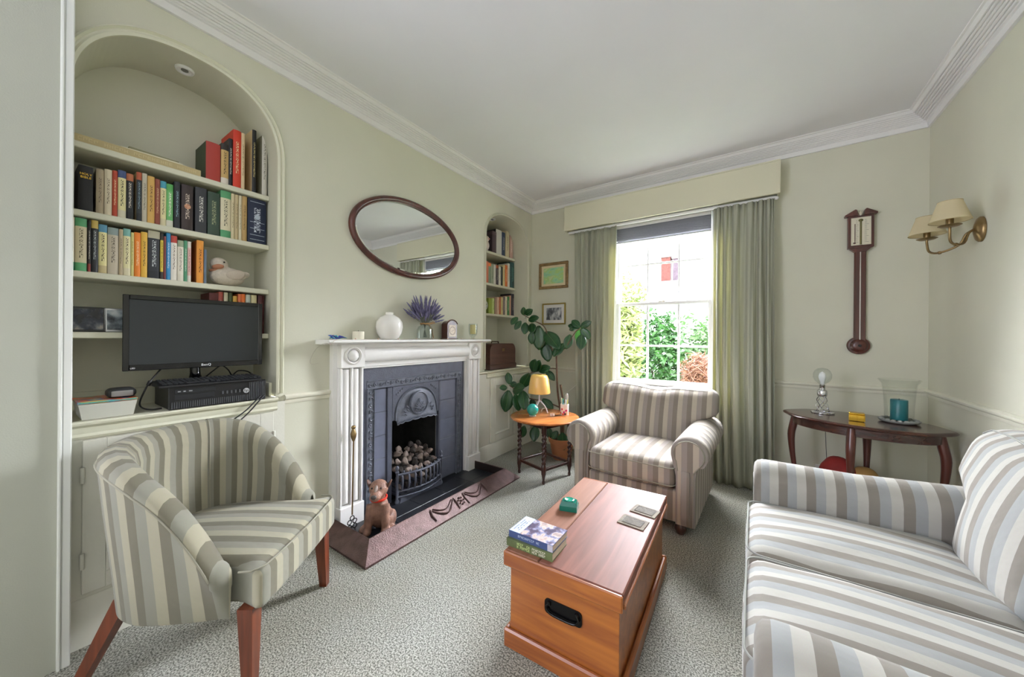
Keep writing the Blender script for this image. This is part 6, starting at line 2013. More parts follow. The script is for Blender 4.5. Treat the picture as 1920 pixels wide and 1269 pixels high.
b = MB(); b.box(MX - 0.0035, MX + 0.001, MY0 + bz - 0.001, MY1 - bz + 0.001, MZ0 + 0.025, MZ1 - bz + 0.001); b.build('screen', M_SCREEN, mo)
off = -mo.location
lettering('BenQ', 0.016, mat('print_white', 'e4e6ea', 0.5), mo, Matrix.Translation(off) @ axes((MX + 0.0063, -2.960, MZ0 + 0.013), (0, 1, 0), (0, 0, 1), (1, 0, 0)))
lettering('LED', 0.009, mat('print_white', 'e4e6ea', 0.5), mo, Matrix.Translation(off) @ axes((MX + 0.0063, MY0 + 0.030, MZ0 + 0.011), (0, 1, 0), (0, 0, 1), (1, 0, 0)))
b = MB(); b.tube(spline([(-0.125, -2.985, 1.10), (-0.122, -2.985, 1.03), (-0.118, -2.985, 1.0), (-0.112, -2.985, PZ + 0.006)], 4), [0.022, 0.020, 0.020, 0.020, 0.020, 0.020, 0.021, 0.022, 0.024, 0.026, 0.030, 0.034, 0.040], 14); b.build('neck', M_BGLOSS, mo, smooth=60)
b = MB(); b.lathe([(0.10, 0.0), (0.102, 0.004), (0.092, 0.009), (0.04, 0.014), (0, 0.015)], 32, (-0.150, -2.985, PZ + 0.003), sx=0.55, sy=1.0); b.build('foot', M_BGLOSS, mo, smooth=40)

# cables
def cable(label, pts, r=0.0032):
    b = MB(); b.tube(spline(pts, 6), r, 7)
    return tag(b.build('cable', M_CABLE, smooth=60), label, 'cable')
cable('black cable with a lump curling down left of the computer', [(-0.110, -3.10, 1.06), (-0.075, -3.148, 1.00), (-0.055, -3.172, 0.955), (-0.06, -3.185, 0.905), (-0.05, -3.175, 0.882), (-0.03, -3.150, 0.8755), (-0.035, -3.12, 0.8755)])
b = MB(); b.tube([(-0.073, -3.150, 0.998), (-0.066, -3.158, 0.980)], [0.007, 0.007], 10); tag(b.build('ferrite_lump', M_CABLE, smooth=50), 'thick lump on the black cable beside the computer', 'cable lump')
cable('black cable looping behind the monitor stand', [(-0.19, -2.93, 0.985), (-0.17, -2.90, 1.02), (-0.16, -2.87, 1.045), (-0.16, -2.84, 1.02), (-0.17, -2.82, 0.99), (-0.18, -2.79, 1.01), (-0.18, -2.75, 1.005), (-0.19, -2.72, 0.985)])
cable('pair of black leads hanging over the ledge above the tub chair', [(0.036, -2.76, 0.890), (0.050, -2.79, 0.868), (0.056, -2.83, 0.83), (0.058, -2.88, 0.795), (0.056, -2.93, 0.765)])
cable('second black lead hanging beside the first over the ledge', [(0.036, -2.745, 0.892), (0.052, -2.775, 0.866), (0.058, -2.81, 0.828), (0.060, -2.85, 0.79), (0.058, -2.89, 0.76)])

# grey tray box with a colourful book and a black pouch
bx = thing('tray_box', 'pale grey tapered storage box on the ledge beside the post', 'box', (-0.06, -3.280, LZ))
b = MB()
x0, x1, y0, y1, h = -0.155, 0.022, -3.362, -3.205, 0.062
vs = [(x0 + 0.006, y0 + 0.010, LZ + 0.001), (x1 - 0.006, y0 + 0.010, LZ + 0.001), (x1 - 0.006, y1 - 0.010, LZ + 0.001), (x0 + 0.006, y1 - 0.010, LZ + 0.001), (x0, y0, LZ + h), (x1, y0, LZ + h), (x1, y1, LZ + h), (x0, y1, LZ + h)]
b.add(vs, [(3, 2, 1, 0), (4, 5, 6, 7), (0, 1, 5, 4), (1, 2, 6, 5), (2, 3, 7, 6), (3, 0, 4, 7)]); b.build('sides', mat('grey_card_box', 'c2c2b8', 0.55), bx)
pb = thing('picture_book', 'bright orange and green picture book lying on the grey box', 'book', (-0.065, -3.283, LZ + 0.0635), R(0))
b = MB(); b.box(-0.155, 0.020, -3.364, -3.202, LZ + 0.0635, LZ + 0.0725, 0.001); b.build('cover', mat_picture('bright_cover', [(0.36, '2f8a6a'), (0.46, 'd8642c'), (0.52, 'c84a2a'), (0.58, '3a7aa8'), (0.66, 'd8b04a')], 16, 0.35), pb)
b = MB(); b.box(-0.150, 0.0205, -3.360, -3.206, LZ + 0.0655, LZ + 0.0705); b.build('pages', mat('teal_edge', '4f9a90', 0.6), pb)
po = thing('mouse_pouch', 'rounded black and grey pouch on the picture book', 'pouch', (-0.045, -3.243, LZ + 0.073))
b = MB(); b.cushion((-0.045, -3.243, LZ + 0.0915), (0.07, 0.085, 0.036), 0.016, 0.004, 10); b.build('body', mat('pouch_black', '1d1e20', 0.6), po, smooth=60)
b = MB(); b.cushion((-0.0085, -3.243, LZ + 0.090), (0.006, 0.062, 0.024), 0.003, 0, 6); b.build('front_patch', mat('pouch_grey', '8a8a88', 0.6), po, smooth=60)

# ---------------------------------------------------------------- right alcove extras
ow = thing('toy_owl', 'small white owl figure on the top shelf of the right alcove', 'ornament', (-0.20, -0.605, T1))
b = MB(); b.ellipsoid((-0.205, -0.605, T1 + 0.060), (0.040, 0.044, 0.060)); b.ellipsoid((-0.200, -0.605, T1 + 0.130), (0.034, 0.038, 0.036)); soft(b, 'body', mat('owl_white', 'cfc4bc', 0.9, var=0.1, scale=60), ow, 0.006)
b = MB(); b.ellipsoid((-0.168, -0.594, T1 + 0.128), (0.008, 0.012, 0.009), n=8, m=6); b.build('beak', mat('owl_pink', 'b07a70', 0.7), ow, smooth=60)
b = MB(); b.prism([(-0.700, T1 + 0.001), (-0.56, T1 + 0.001), (-0.585, T1 + 0.17), (-0.64, T1 + 0.225), (-0.690, T1 + 0.20)], 'x', -0.36, -0.27)
tag(b.build('dark_bag', mat('dark_plum_cloth', '4a3c44', 0.8, var=0.3, scale=20)), 'dark plum cloth bag slumped behind the white owl', 'bag')
# white openwork lantern peeping past the wall edge
b = MB(); lat = []
for k in range(10):
    for s in (1, -1):
        pts = []
        for i in range(13):
            u = i / 12; a = 2 * PI * k / 10 + s * u * 1.7; r = 0.012 + 0.060 * math.sin(PI * (0.06 + 0.88 * u))
            pts.append((-0.215 + r * math.cos(a), -0.665 + r * math.sin(a), T3 + 0.004 + u * 0.16))
        b.tube(pts, 0.0035, 5)
b.lathe([(0.02, 0.0), (0.024, 0.003), (0.02, 0.006)], 16, (-0.215, -0.665, T3 + 0.0005)); b.lathe([(0.02, 0.16), (0.024, 0.164), (0.016, 0.168)], 16, (-0.215, -0.665, T3))
tag(b.build('openwork_lantern', M_CERAMIC, smooth=60), 'white openwork globe lantern on the lowest right shelf', 'lantern')
# sewing machine case
sw = thing('sewing_machine_case', 'domed dark brown wooden sewing machine case with a handle', 'case', (-0.12, -0.53, LZ))
y0, y1, x0, x1 = -0.770, -0.300, -0.250, 0.000
b = MB(); b.box(x0, x1, y0, y1, LZ + 0.0008, LZ + 0.055, 0.006); b.build('base', mat_wood('case_wood', '3a2219', '54352a', 0.45, 'y', 4, 0.2), sw)
prof = [(y0 + 0.010, LZ + 0.0555), (y0 + 0.010, LZ + 0.19)] + [((y0 + 0.075) - 0.065 * math.cos(R(90 * i / 6)), LZ + 0.19 + 0.075 * math.sin(R(90 * i / 6))) for i in range(1, 7)]
prof += [((y1 - 0.075) + 0.065 * math.sin(R(90 * i / 6)), LZ + 0.19 + 0.075 * math.cos(R(90 * i / 6))) for i in range(0, 7)] + [(y1 - 0.010, LZ + 0.0555)]
b = MB(); b.prism(prof, 'x', x0 + 0.01, x1 - 0.01); b.build('domed_lid', mat_wood('case_wood_lid', '40271d', '5c3b2e', 0.4, 'y', 4, 0.25), sw, smooth=40)
b = MB(); b.tube([(-0.12, -0.60, LZ + 0.265), (-0.12, -0.595, LZ + 0.285), (-0.12, -0.48, LZ + 0.285), (-0.12, -0.475, LZ + 0.265)], 0.006, 8); b.build('handle', M_OAKD, sw, smooth=60)
b = MB(); b.box(-0.0098, -0.008, -0.555, -0.515, LZ + 0.185, LZ + 0.215, 0.001); b.build('plate', M_BRASS, sw)

# ================================================================ SIDE TABLE AND WHAT STANDS ON IT
st = thing('side_table', 'round oak side table with barley twist legs', 'table', (0.640, -0.810, 0), R(-17))
b = MB(); b.lathe([(0.0, 0.494), (0.288, 0.494), (0.300, 0.500), (0.302, 0.508), (0.297, 0.515), (0.285, 0.518), (0.0, 0.518)], 56, (0, 0, 0)); b.build('table_top', M_OAK, st, smooth=30, world=False)
L_ = 0.155
def twist_leg():
    b = MB(); rows = []
    def ring(z, r, lob, ph, n=16):
        return [(math.cos(2 * PI * k / n) * (r + lob * math.cos(2 * (2 * PI * k / n - ph))), math.sin(2 * PI * k / n) * (r + lob * math.cos(2 * (2 * PI * k / n - ph))), z) for k in range(n)]
    for z, r in ((0.0, 0.010), (0.018, 0.013), (0.035, 0.009), (0.052, 0.013), (0.075, 0.017)): rows.append(ring(z, r, 0, 0))
    for z in (0.082, 0.148): rows.append(ring(z, 0.020, 0, 0))
    N_ = 40
    for i in range(N_ + 1):
        q = i / N_
        e = min(1, q / 0.06, (1 - q) / 0.06)
        rows.append(ring(0.155 + 0.255 * q, 0.0145, 0.0055 * e, q * 2 * PI * 3.2))
    for z in (0.418, 0.492): rows.append(ring(z, 0.020, 0, 0))
    b.grid(rows, closeu=True, cap=True)
    return b
lg0 = None
for sx_ in (-1, 1):
    for sy_ in (-1, 1):
        if lg0 is None:
            o = twist_leg().build('leg', M_OAKD, st, smooth=60, world=False); lg0 = o.data
        else:
            o = bpy.data.objects.new('leg', lg0); COL.objects.link(o); o.parent = st
        o.location = (sx_ * L_, sy_ * L_, 0)
for k in range(4):
    a = [(-1, -1), (1, -1), (1, 1), (-1, 1)]
    p, q = a[k], a[(k + 1) % 4]
    b = MB()
    x0, x1 = sorted((p[0] * L_, q[0] * L_)); y0, y1 = sorted((p[1] * L_, q[1] * L_))
    if x1 - x0 > 0.01: b.box(x0 + 0.019, x1 - 0.019, y0 - 0.009, y0 + 0.009, 0.105, 0.127, 0.002)
    else: b.box(x0 - 0.009, x0 + 0.009, y0 + 0.019, y1 - 0.019, 0.105, 0.127, 0.002)
    b.build('stretcher', M_OAKD, st, world=False)
    b = MB()
    if x1 - x0 > 0.01: b.box(x0 + 0.019, x1 - 0.019, y0 - 0.008, y0 + 0.008, 0.450, 0.4935, 0.002)
    else: b.box(x0 - 0.008, x0 + 0.008, y0 + 0.019, y1 - 0.019, 0.450, 0.4935, 0.002)
    b.build('apron', M_OAKD, st, world=False)
TZ = 0.5185
# lamp
lx, ly = 0.565, -0.775
lp = thing('table_lamp', 'small lamp with an amber glass shade on a white tripod', 'lamp', (lx, ly, TZ))
M_LEGW = mat('lamp_white_enamel', 'd8d8e2', 0.3)
for k in range(3):
    a = R(35 + 120 * k)
    b = MB(); b.tube(spline([(lx, ly, TZ + 0.115), (lx + 0.018 * math.cos(a), ly + 0.018 * math.sin(a), TZ + 0.105), (lx + 0.055 * math.cos(a), ly + 0.055 * math.sin(a), TZ + 0.060), (lx + 0.078 * math.cos(a), ly + 0.078 * math.sin(a), TZ + 0.004)], 5), 0.0055, 8); b.build('leg', M_LEGW, lp, smooth=60)
b = MB(); b.tube([(lx, ly, TZ + 0.105), (lx, ly, TZ + 0.24)], 0.006, 10); b.build('stem', M_LEGW, lp, smooth=60)
b = MB(); b.lathe([(0.092, 0.182), (0.098, 0.184), (0.100, 0.192), (0.092, 0.260), (0.080, 0.325), (0.072, 0.343), (0.060, 0.350), (0.030, 0.351), (0.030, 0.347), (0.058, 0.345), (0.070, 0.338), (0.077, 0.322), (0.088, 0.258), (0.095, 0.194), (0.092, 0.187)], 40, (lx, ly, TZ))
sh = b.build('shade', mat('amber_glass', 'f2c470', 0.25, coat=0.3), lp, smooth=50)
sh.data.materials[0].node_tree.nodes['Principled BSDF'].inputs['Subsurface Weight'].default_value = 0.25
sh.data.materials[0].node_tree.nodes['Principled BSDF'].inputs['Subsurface Radius'].default_value = (0.05, 0.03, 0.01)
cable('thin white lamp lead hanging down behind the side table', [(0.545, -0.70, TZ + 0.004), (0.50, -0.60, TZ + 0.003), (0.47, -0.50, TZ - 0.02), (0.455, -0.475, 0.40), (0.45, -0.47, 0.2), (0.44, -0.47, 0.02), (0.40, -0.40, 0.006), (0.30, -0.30, 0.006)]).data.materials[0] = mat('white_lead', 'dcdcd4', 0.5)
# teal globe on a ring
tg = thing('teal_ball', 'shiny teal ball ornament on the side table', 'ornament', (0.575, -0.905, TZ))
b = MB(); b.ellipsoid((0.575, -0.905, TZ + 0.058), (0.052, 0.052, 0.052), n=28, m=18); b.build('ball', mat('teal_glass', '14958c', 0.15, coat=0.5, var=0.12, scale=20), tg, smooth=60)
b = MB(); b.lathe([(0.022, 0.0003), (0.030, 0.003), (0.030, 0.007), (0.024, 0.010)], 24, (0.575, -0.905, TZ)); b.build('base_ring', mat('pale_ring', 'c8ccc0', 0.3), tg, smooth=40)
# pen pot
px_, py_ = 0.775, -0.690
pot = thing('pen_pot', 'white pen pot with pink and red flowers on the side table', 'pot', (px_, py_, TZ))
b = MB(); b.lathe([(0.0, 0.0005), (0.034, 0.0005), (0.036, 0.003), (0.037, 0.098), (0.034, 0.098), (0.033, 0.005), (0.0, 0.004)], 28, (px_, py_, TZ)); b.build('cup', mat('pot_white', 'ece6e0', 0.3), pot, smooth=40)
for a_, z_, c_ in ((-70, 0.03, 'c8247a'), (-100, 0.055, 'd8505a'), (-40, 0.045, 'b81c6c'), (-125, 0.020, 'c03a30'), (-85, 0.012, 'c84a2c'), (-55, 0.014, '4a2a2a')):
    a = R(a_)
    b = MB(); b.ellipsoid((px_ + 0.0362 * math.cos(a), py_ + 0.0362 * math.sin(a), TZ + z_), (0.010, 0.003, 0.010), (0, 0, a + PI / 2), 10, 6); b.build('flower_print', mat('print_' + c_, c_, 0.4), pot, smooth=60)
for k, (a_, ln, c_, nm) in enumerate(((200, 0.150, 'd8d0a0', 'pen'), (150, 0.140, '1f9a6a', 'pen'), (260, 0.135, '2a8ab0', 'pen'), (320, 0.142, 'e0e0e4', 'pen'), (20, 0.135, 'd8d070', 'pen'), (90, 0.140, '3a3a44', 'pen'))):
    a = R(a_)
    pn = thing('pen', ('cream', 'green', 'blue', 'white', 'yellow', 'black')[k] + ' pen standing in the flowered pot', 'pen', (px_ + 0.012 * math.cos(a), py_ + 0.012 * math.sin(a), TZ + 0.006), 0, 'pens in the pot')
    p0 = Vector((px_ + 0.012 * math.cos(a), py_ + 0.012 * math.sin(a), TZ + 0.007)); p1 = Vector((px_ + 0.027 * math.cos(a), py_ + 0.027 * math.sin(a), TZ + ln))
    b = MB(); b.tube([p0, p0 + (p1 - p0) * 0.7], 0.0042, 8); b.build('barrel', mat('pen_' + c_, c_, 0.35), pn, smooth=60)
    b = MB(); b.tube([p0 + (p1 - p0) * 0.7, p1 - (p1 - p0) * 0.02, p1], [0.005, 0.005, 0.003], 8); b.build('cap', mat('pen_' + c_, c_, 0.35), pn, smooth=60)
sp = thing('clear_brush', 'clear rounded handle standing in the pen pot', 'brush', (px_ + 0.012, py_ + 0.012, TZ + 0.006))
b = MB(); b.tube([(px_ + 0.010, py_ + 0.008, TZ + 0.007), (px_ + 0.016, py_ + 0.010, TZ + 0.130)], 0.0045, 8); b.build('handle', M_CERAMIC, sp, smooth=60)
b = MB(); b.ellipsoid((px_ + 0.018, py_ + 0.010, TZ + 0.160), (0.014, 0.007, 0.032), n=14, m=8); b.build('head', mat('grey_clear_plastic', 'c4c6c4', 0.2), sp, smooth=60)
tp_ = thing('tape_roll', 'small white roll lying on the side table', 'tape', (0.705, -0.790, TZ))
b = MB(); rows = []
for o, z_ in ((0.010, 0.0005), (0.018, 0.0005), (0.018, 0.018), (0.010, 0.018), (0.010, 0.0005)): rows.append([(0.705 + o * math.cos(2 * PI * k / 20), -0.790 + o * math.sin(2 * PI * k / 20), TZ + z_) for k in range(20)])
b.grid(rows, closeu=True); b.build('roll', mat('tape_pinkish', 'd8c4bc', 0.4), tp_, smooth=40)
b = MB(); b.box(0.722, 0.726, -0.800, -0.782, TZ + 0.0006, TZ + 0.021, 0.001); b.build('tab', M_CERAMIC, tp_)

# ================================================================ RUBBER PLANT
pl = thing('rubber_plant', 'tall rubber plant with broad dark green leaves in the corner', 'plant', (0.58, -0.345, 0.0))
def plant_pot():
    t = thing('terracotta_pot', 'terracotta pot holding the rubber plant behind the side table', 'pot', (0.58, -0.345, 0))
    b = MB(); b.lathe([(0.0, 0.0), (0.085, 0.0), (0.088, 0.004), (0.118, 0.165), (0.130, 0.168), (0.132, 0.205), (0.122, 0.207), (0.116, 0.180), (0.0, 0.175)], 36, (0.58, -0.345, 0)); b.build('pot', M_TERRA, t, smooth=35)
    b = MB(); b.lathe([(0.0, 0.185), (0.06, 0.186), (0.113, 0.180)], 24, (0.58, -0.345, 0)); b.build('soil', mat('potting_soil', '3a2c22', 0.95, bump=0.8, bscale=90), t)
plant_pot()
for nm, P_, r0, r1 in (('stem', TRUNK, 0.014, 0.009), ('branch', BR1, 0.008, 0.004), ('branch', BR2, 0.007, 0.004), ('branch', BR3, 0.008, 0.004), ('branch', BR4, 0.005, 0.004), ('branch', BR5, 0.010, 0.012)):
    b = MB(); pts = spline(P_, 6); n_ = len(pts)
    b.tube(pts, [r0 + (r1 - r0) * i / (n_ - 1) for i in range(n_)], 8); b.build(nm, M_STEM, pl, smooth=60)
camv = Vector((2.155, -3.537, 1.209))
rnd = random.Random(5)
for i, (B_, T_) in enumerate(LEAVES):
    B_, T_ = Vector(B_), Vector(T_)
    ax = T_ - B_; L = ax.length; ax.normalize()
    L = max(L, 0.075); T_ = B_ + ax * L
    view = (camv - (B_ + T_) / 2).normalized()
    nrm = (view + Vector((rnd.uniform(-0.5, 0.5), rnd.uniform(-0.2, 0.2), rnd.uniform(0.1, 0.8))) * 0.7)
    nrm = (nrm - ax * nrm.dot(ax)).normalized()
    side = ax.cross(nrm)
    wd = L * rnd.uniform(0.27, 0.34)
    wd = max(0.030, min(0.072, wd))
    rows = []
    NN = 8
    for j in range(NN + 1):
        q = j / NN
        w_ = wd * (math.sin(PI * min(1, q * 0.94 + 0.03)) ** 0.75) * (1.0 if q < 0.9 else 0.8)
        c_ = B_ + ax * (L * q) - nrm * (0.10 * L * (q - 0.4) ** 2)
        rows.append([c_ - side * w_ + nrm * w_ * 0.16, c_ - side * w_ * 0.5 + nrm * w_ * 0.10, c_ - nrm * 0.0, c_ + side * w_ * 0.5 + nrm * w_ * 0.10, c_ + side * w_ + nrm * w_ * 0.16])
    # keep everything clear of the walls
    rows = [[Vector((max(0.052, p.x), min(-0.20 if p.x > 0.52 else -0.045, p.y), p.z)) for p in r] for r in rows]
    b = MB(); b.grid(rows)
    lf = b.build('leaf', M_LEAF if i != 18 else mat('young_leaf', '4f9a3a', 0.3), pl, smooth=60)
    md = lf.modifiers.new('thickness', 'SOLIDIFY'); md.thickness = 0.0014
    b = MB(); b.tube([Vector((max(0.054, p.x), min(-0.045, p.y), p.z)) + nrm * 0.0018 for p in [r[2] for r in rows]], 0.0011, 4); b.build('midrib', M_LEAFV, lf)
# bamboo tie line
cable('thin white plant tie stretched from the stem to the curtain', [(0.545, -0.33, 0.615), (0.62, -0.30, 0.66), (0.70, -0.26, 0.735)], 0.0012).data.materials[0] = mat('white_lead', 'dcdcd4', 0.5)

# ================================================================ OVAL TABLE BY THE BAROMETER
ov = thing('oval_table', 'dark mahogany oval table with cabriole legs under the barometer', 'table', (2.715, -0.435, 0), R(-17))
A_, B_e = 0.390, 0.255
def rim(a, off=0.0):
    c_, s_ = math.cos(a), math.sin(a)
    wav = 1 + 0.016 * math.cos(8 * a)
    x = (A_ + off) * math.copysign(abs(c_) ** 0.94, c_) * wav
    y = (B_e + off) * math.copysign(abs(s_) ** 1.12, s_) * wav
    return x, y
rows = []
for off, z in ((-0.04, 0.676), (-0.012, 0.678), (-0.002, 0.684), (0.0, 0.691), (-0.006, 0.697), (-0.014, 0.700), (-0.02, 0.700)):
    rows.append([rim(2 * PI * k / 96, off) + (z,) for k in range(96)])
b = MB(); b.grid(rows, closeu=True, cap=True); b.build('table_top', M_MAHOGX, ov, smooth=40, world=False)
rows = []
for off, z in ((-0.060, 0.6755), (-0.052, 0.6755), (-0.052, 0.625), (-0.060, 0.621), (-0.066, 0.625), (-0.066, 0.6755)):
    rows.append([(math.cos(2 * PI * k / 72) * (A_ + off), math.sin(2 * PI * k / 72) * (B_e + off), z) for k in range(72)])
b = MB(); b.grid(rows, closeu=True); b.build('apron', M_MAHOGX, ov, smooth=40, world=False)
for a_ in (178, 268, 358, 88):
    a = R(a_)
    dx, dy = math.cos(a), math.sin(a)
    bx_, by_ = dx * (A_ - 0.062), dy * (B_e - 0.062)
    pts, rad = [], []
    for q, o_, r_ in ((0.0, 0.0, 0.020), (0.10, 0.010, 0.023), (0.22, 0.022, 0.022), (0.40, 0.016, 0.017), (0.60, 0.000, 0.013), (0.80, -0.006, 0.0105), (0.92, 0.006, 0.012), (1.0, 0.020, 0.016)):
        pts.append((bx_ + dx * o_, by_ + dy * o_, 0.672 - 0.655 * q)); rad.append(r_)
    sp_ = spline(pts, 4); n_ = len(sp_)
    rr = []
    for i in range(n_):
        t_ = i / (n_ - 1) * (len(rad) - 1); k = min(int(t_), len(rad) - 2); rr.append(rad[k] + (rad[k + 1] - rad[k]) * (t_ - k))
    b = MB(); b.tube(sp_, rr, 10); b.ellipsoid((pts[-1][0] + dx * 0.006, pts[-1][1] + dy * 0.006, 0.013), (0.022, 0.022, 0.0125), n=12, m=8)
    b.build('leg', M_MAHOG, ov, smooth=60, world=False)
OZt = 0.7005
# wire lamp with a globe bulb
wx, wy = 2.548, -0.330
wl = thing('globe_lamp', 'small twisted wire table lamp with a clear globe bulb', 'lamp', (wx, wy, OZt))
b = MB(); b.tube([(wx + 0.058 * math.cos(2 * PI * i / 28) * (1 + 0.08 * math.cos(5 * 2 * PI * i / 28)), wy + 0.058 * math.sin(2 * PI * i / 28), OZt + 0.005 + 0.002 * math.sin(i)) for i in range(28)], 0.0045, 6, True)
b.tube([(wx - 0.055, wy, OZt + 0.006), (wx + 0.055, wy, OZt + 0.006)], 0.003, 6); b.tube([(wx, wy - 0.055, OZt + 0.006), (wx, wy + 0.055, OZt + 0.006)], 0.003, 6)
b.build('base', M_CHROME, wl, smooth=60)
for k in range(6):
    pts = []
    for i in range(15):
        q = i / 14; a = 2 * PI * k / 6 + (2.4 if k % 2 else -2.4) * q; r_ = 0.034 - 0.012 * q + 0.004 * math.sin(q * 9 + k)
        pts.append((wx + r_ * math.cos(a), wy + r_ * math.sin(a), OZt + 0.009 + 0.105 * q))
    b = MB(); b.tube(pts, 0.0022, 5); b.build('wire', M_CHROME, wl, smooth=60)
b = MB(); b.lathe([(0.012, 0.112), (0.026, 0.118), (0.028, 0.125), (0.028, 0.150), (0.024, 0.158), (0.016, 0.162), (0.015, 0.186), (0.018, 0.19), (0.012, 0.195)], 20, (wx, wy, OZt)); b.build('socket', M_CHROME, wl, smooth=40)
b = MB(); b.lathe([(0.013, 0.196), (0.022, 0.203), (0.040, 0.220), (0.050, 0.245), (0.050, 0.268), (0.042, 0.290), (0.026, 0.305), (0.0, 0.311)], 28, (wx, wy, OZt)); b.build('globe', M_GLASS, wl, smooth=60)
b = MB(); b.lathe([(0.010, 0.197), (0.012, 0.215), (0.019, 0.235), (0.021, 0.252), (0.015, 0.274), (0.0, 0.286)], 20, (wx, wy, OZt)); b.build('bulb', mat('opal_bulb', 'f2f2f4', 0.4), wl, smooth=60)
cable('thin lamp lead dropping behind the oval table', [(2.56, -0.270, OZt + 0.004), (2.575, -0.20, OZt + 0.004), (2.585, -0.165, 0.66), (2.59, -0.155, 0.5), (2.60, -0.15, 0.3), (2.62, -0.15, 0.06), (2.66, -0.12, 0.006)], 0.0018)
# gold box
gx_, gy_ = 2.690, -0.505
gb = thing('gold_box', 'small square gold box on the oval table', 'box', (gx_, gy_, OZt), R(-8))
b = MB(); b.box(-0.034, 0.034, -0.026, 0.026, 0.0005, 0.040, 0.002); b.build('body', M_GOLD, gb, world=False)
b = MB(); b.box(-0.036, 0.036, -0.028, 0.028, 0.0405, 0.052, 0.003); b.build('lid', M_GOLD, gb, world=False)
for x in (-0.034, 0.001, 0.034):
    b = MB(); b.box(x - 0.003, x + 0.003, -0.0285, -0.0265, 0.002, 0.040, 0.0008); b.build('rib', M_GOLD, gb, world=False)
# glass hurricane with teal candle on a pebble dish
hx2, hy2 = 2.895, -0.410
dish = thing('glass_dish', 'frosted glass dish of pebbles under the hurricane glass', 'dish', (hx2, hy2, OZt))
b = MB(); b.lathe([(0.0, 0.0005), (0.070, 0.0005), (0.086, 0.008), (0.092, 0.018), (0.088, 0.018), (0.080, 0.010), (0.0, 0.008)], 36, (hx2, hy2, OZt)); b.build('plate', mat('frosted_glass_grey', 'a8aca6', 0.25), dish, smooth=40)
rnd = random.Random(2)
for k in range(18):
    a = 2 * PI * k / 18
    b = MB(); b.ellipsoid((hx2 + 0.078 * math.cos(a), hy2 + 0.078 * math.sin(a), OZt + 0.018), (0.013, 0.010, 0.008), (0, 0, a + 1), 8, 6); b.build('pebble', mat('grey_pebble', '8e908c', 0.6, var=0.3, scale=30), dish, smooth=60)
b = MB(); b.lathe([(0.0, 0.012), (0.060, 0.012), (0.064, 0.016), (0.066, 0.10), (0.070, 0.175), (0.076, 0.235), (0.094, 0.262), (0.092, 0.265), (0.073, 0.237), (0.067, 0.175), (0.063, 0.10), (0.061, 0.019), (0.0, 0.016)], 40, (hx2, hy2, OZt))
tag(b.build('hurricane_glass', mat_glass('hurricane_clear', 'fcfdfc', 0.06), smooth=60), 'tall clear hurricane glass with a flared rim on the oval table', 'candle holder')
t = thing('teal_candle', 'teal pillar candle inside the hurricane glass', 'candle', (hx2, hy2, OZt + 0.0165))
b = MB(); b.lathe([(0.038, 0.0168), (0.0385, 0.019), (0.0385, 0.138), (0.036, 0.141), (0.0, 0.137)], 28, (hx2, hy2, OZt)); b.build('wax', mat('teal_wax', '1f6f78', 0.35, var=0.1, scale=20), t, smooth=40)
b = MB(); b.tube([(hx2, hy2, OZt + 0.136), (hx2, hy2 + 0.001, OZt + 0.148)], 0.0012, 5); b.build('wick', M_BLACK, t)
# red bag on the floor below and the wall socket
rb = thing('red_bag', 'red and tan bag slumped on the floor under the oval table', 'bag', (2.72, -0.30, 0))
b = MB(); b.cushion((2.640, -0.300, 0.195), (0.22, 0.19, 0.39), 0.09, 0.02, 12, lambda p: (p[0] * (1 - 0.6 * max(0, p[2])), p[1], p[2] - 0.12 * max(0, p[0]))); b.build('body', mat('red_canvas', '8c2420', 0.7, var=0.2, scale=14), rb, smooth=60)
b = MB(); b.cushion((2.765, -0.315, 0.175), (0.17, 0.16, 0.35), 0.075, 0.02, 10); b.build('tan_pouch', mat('tan_canvas', 'b08a50', 0.7), rb, smooth=60)
sk = thing('wall_socket', 'white double socket on the skirting under the oval table', 'socket', (2.62, -0.02, 0.20))
b = MB(); b.box(2.55, 2.70, -0.012, -0.0005, 0.17, 0.256, 0.003); b.build('plate', M_SASH, sk)
b = MB(); b.box(2.575, 2.605, -0.034, -0.0125, 0.19, 0.235, 0.004); b.build('plug', M_SASH, sk)

# ================================================================ ON THE WALLS
# stick barometer
br = thing('stick_barometer', 'mahogany stick barometer hanging on the far wall', 'barometer', (2.787, -0.01, 1.105))
bxm = 2.787
b = MB(); b.box(bxm - 0.031, bxm + 0.031, -0.030, -0.004, 1.16, 1.86, 0.004); b.build('trunk', M_MAHOG, br)
b = MB(); b.prism([(bxm - 0.068, 1.868), (bxm + 0.068, 1.868), (bxm + 0.068, 2.098), (bxm - 0.068, 2.098)], 'y', -0.040, -0.004)
b.prism([(bxm - 0.031, 1.838), (bxm + 0.031, 1.838), (bxm + 0.060, 1.8675), (bxm - 0.060, 1.8675)], 'y', -0.036, -0.004)
b.build('head_case', M_MAHOG, br)
for s in (-1, 1):
    b = MB(); b.prism([(bxm + s * 0.016, 2.099), (bxm + s * 0.084, 2.099), (bxm + s * 0.086, 2.110), (bxm + s * 0.030, 2.145), (bxm + s * 0.022, 2.140), (bxm + s * 0.020, 2.122)], 'y', -0.046, -0.004); b.build('pediment', M_MAHOG, br)
b = MB()
for s in (-1, 0, 1): b.tube([(bxm, -0.024, 2.100), (bxm + s * 0.008, -0.025, 2.122), (bxm + s * 0.013, -0.025, 2.142)], [0.005, 0.005, 0.001], 8)
b.build('finial', mat('ivory', 'd8cfb8', 0.4), br, smooth=50)
b = MB(); b.box(bxm - 0.053, bxm + 0.053, -0.0425, -0.0402, 1.885, 2.085, 0.001); pl_ = b.build('dial_plate', mat('barometer_plate', 'd8d2bc', 0.35), br)
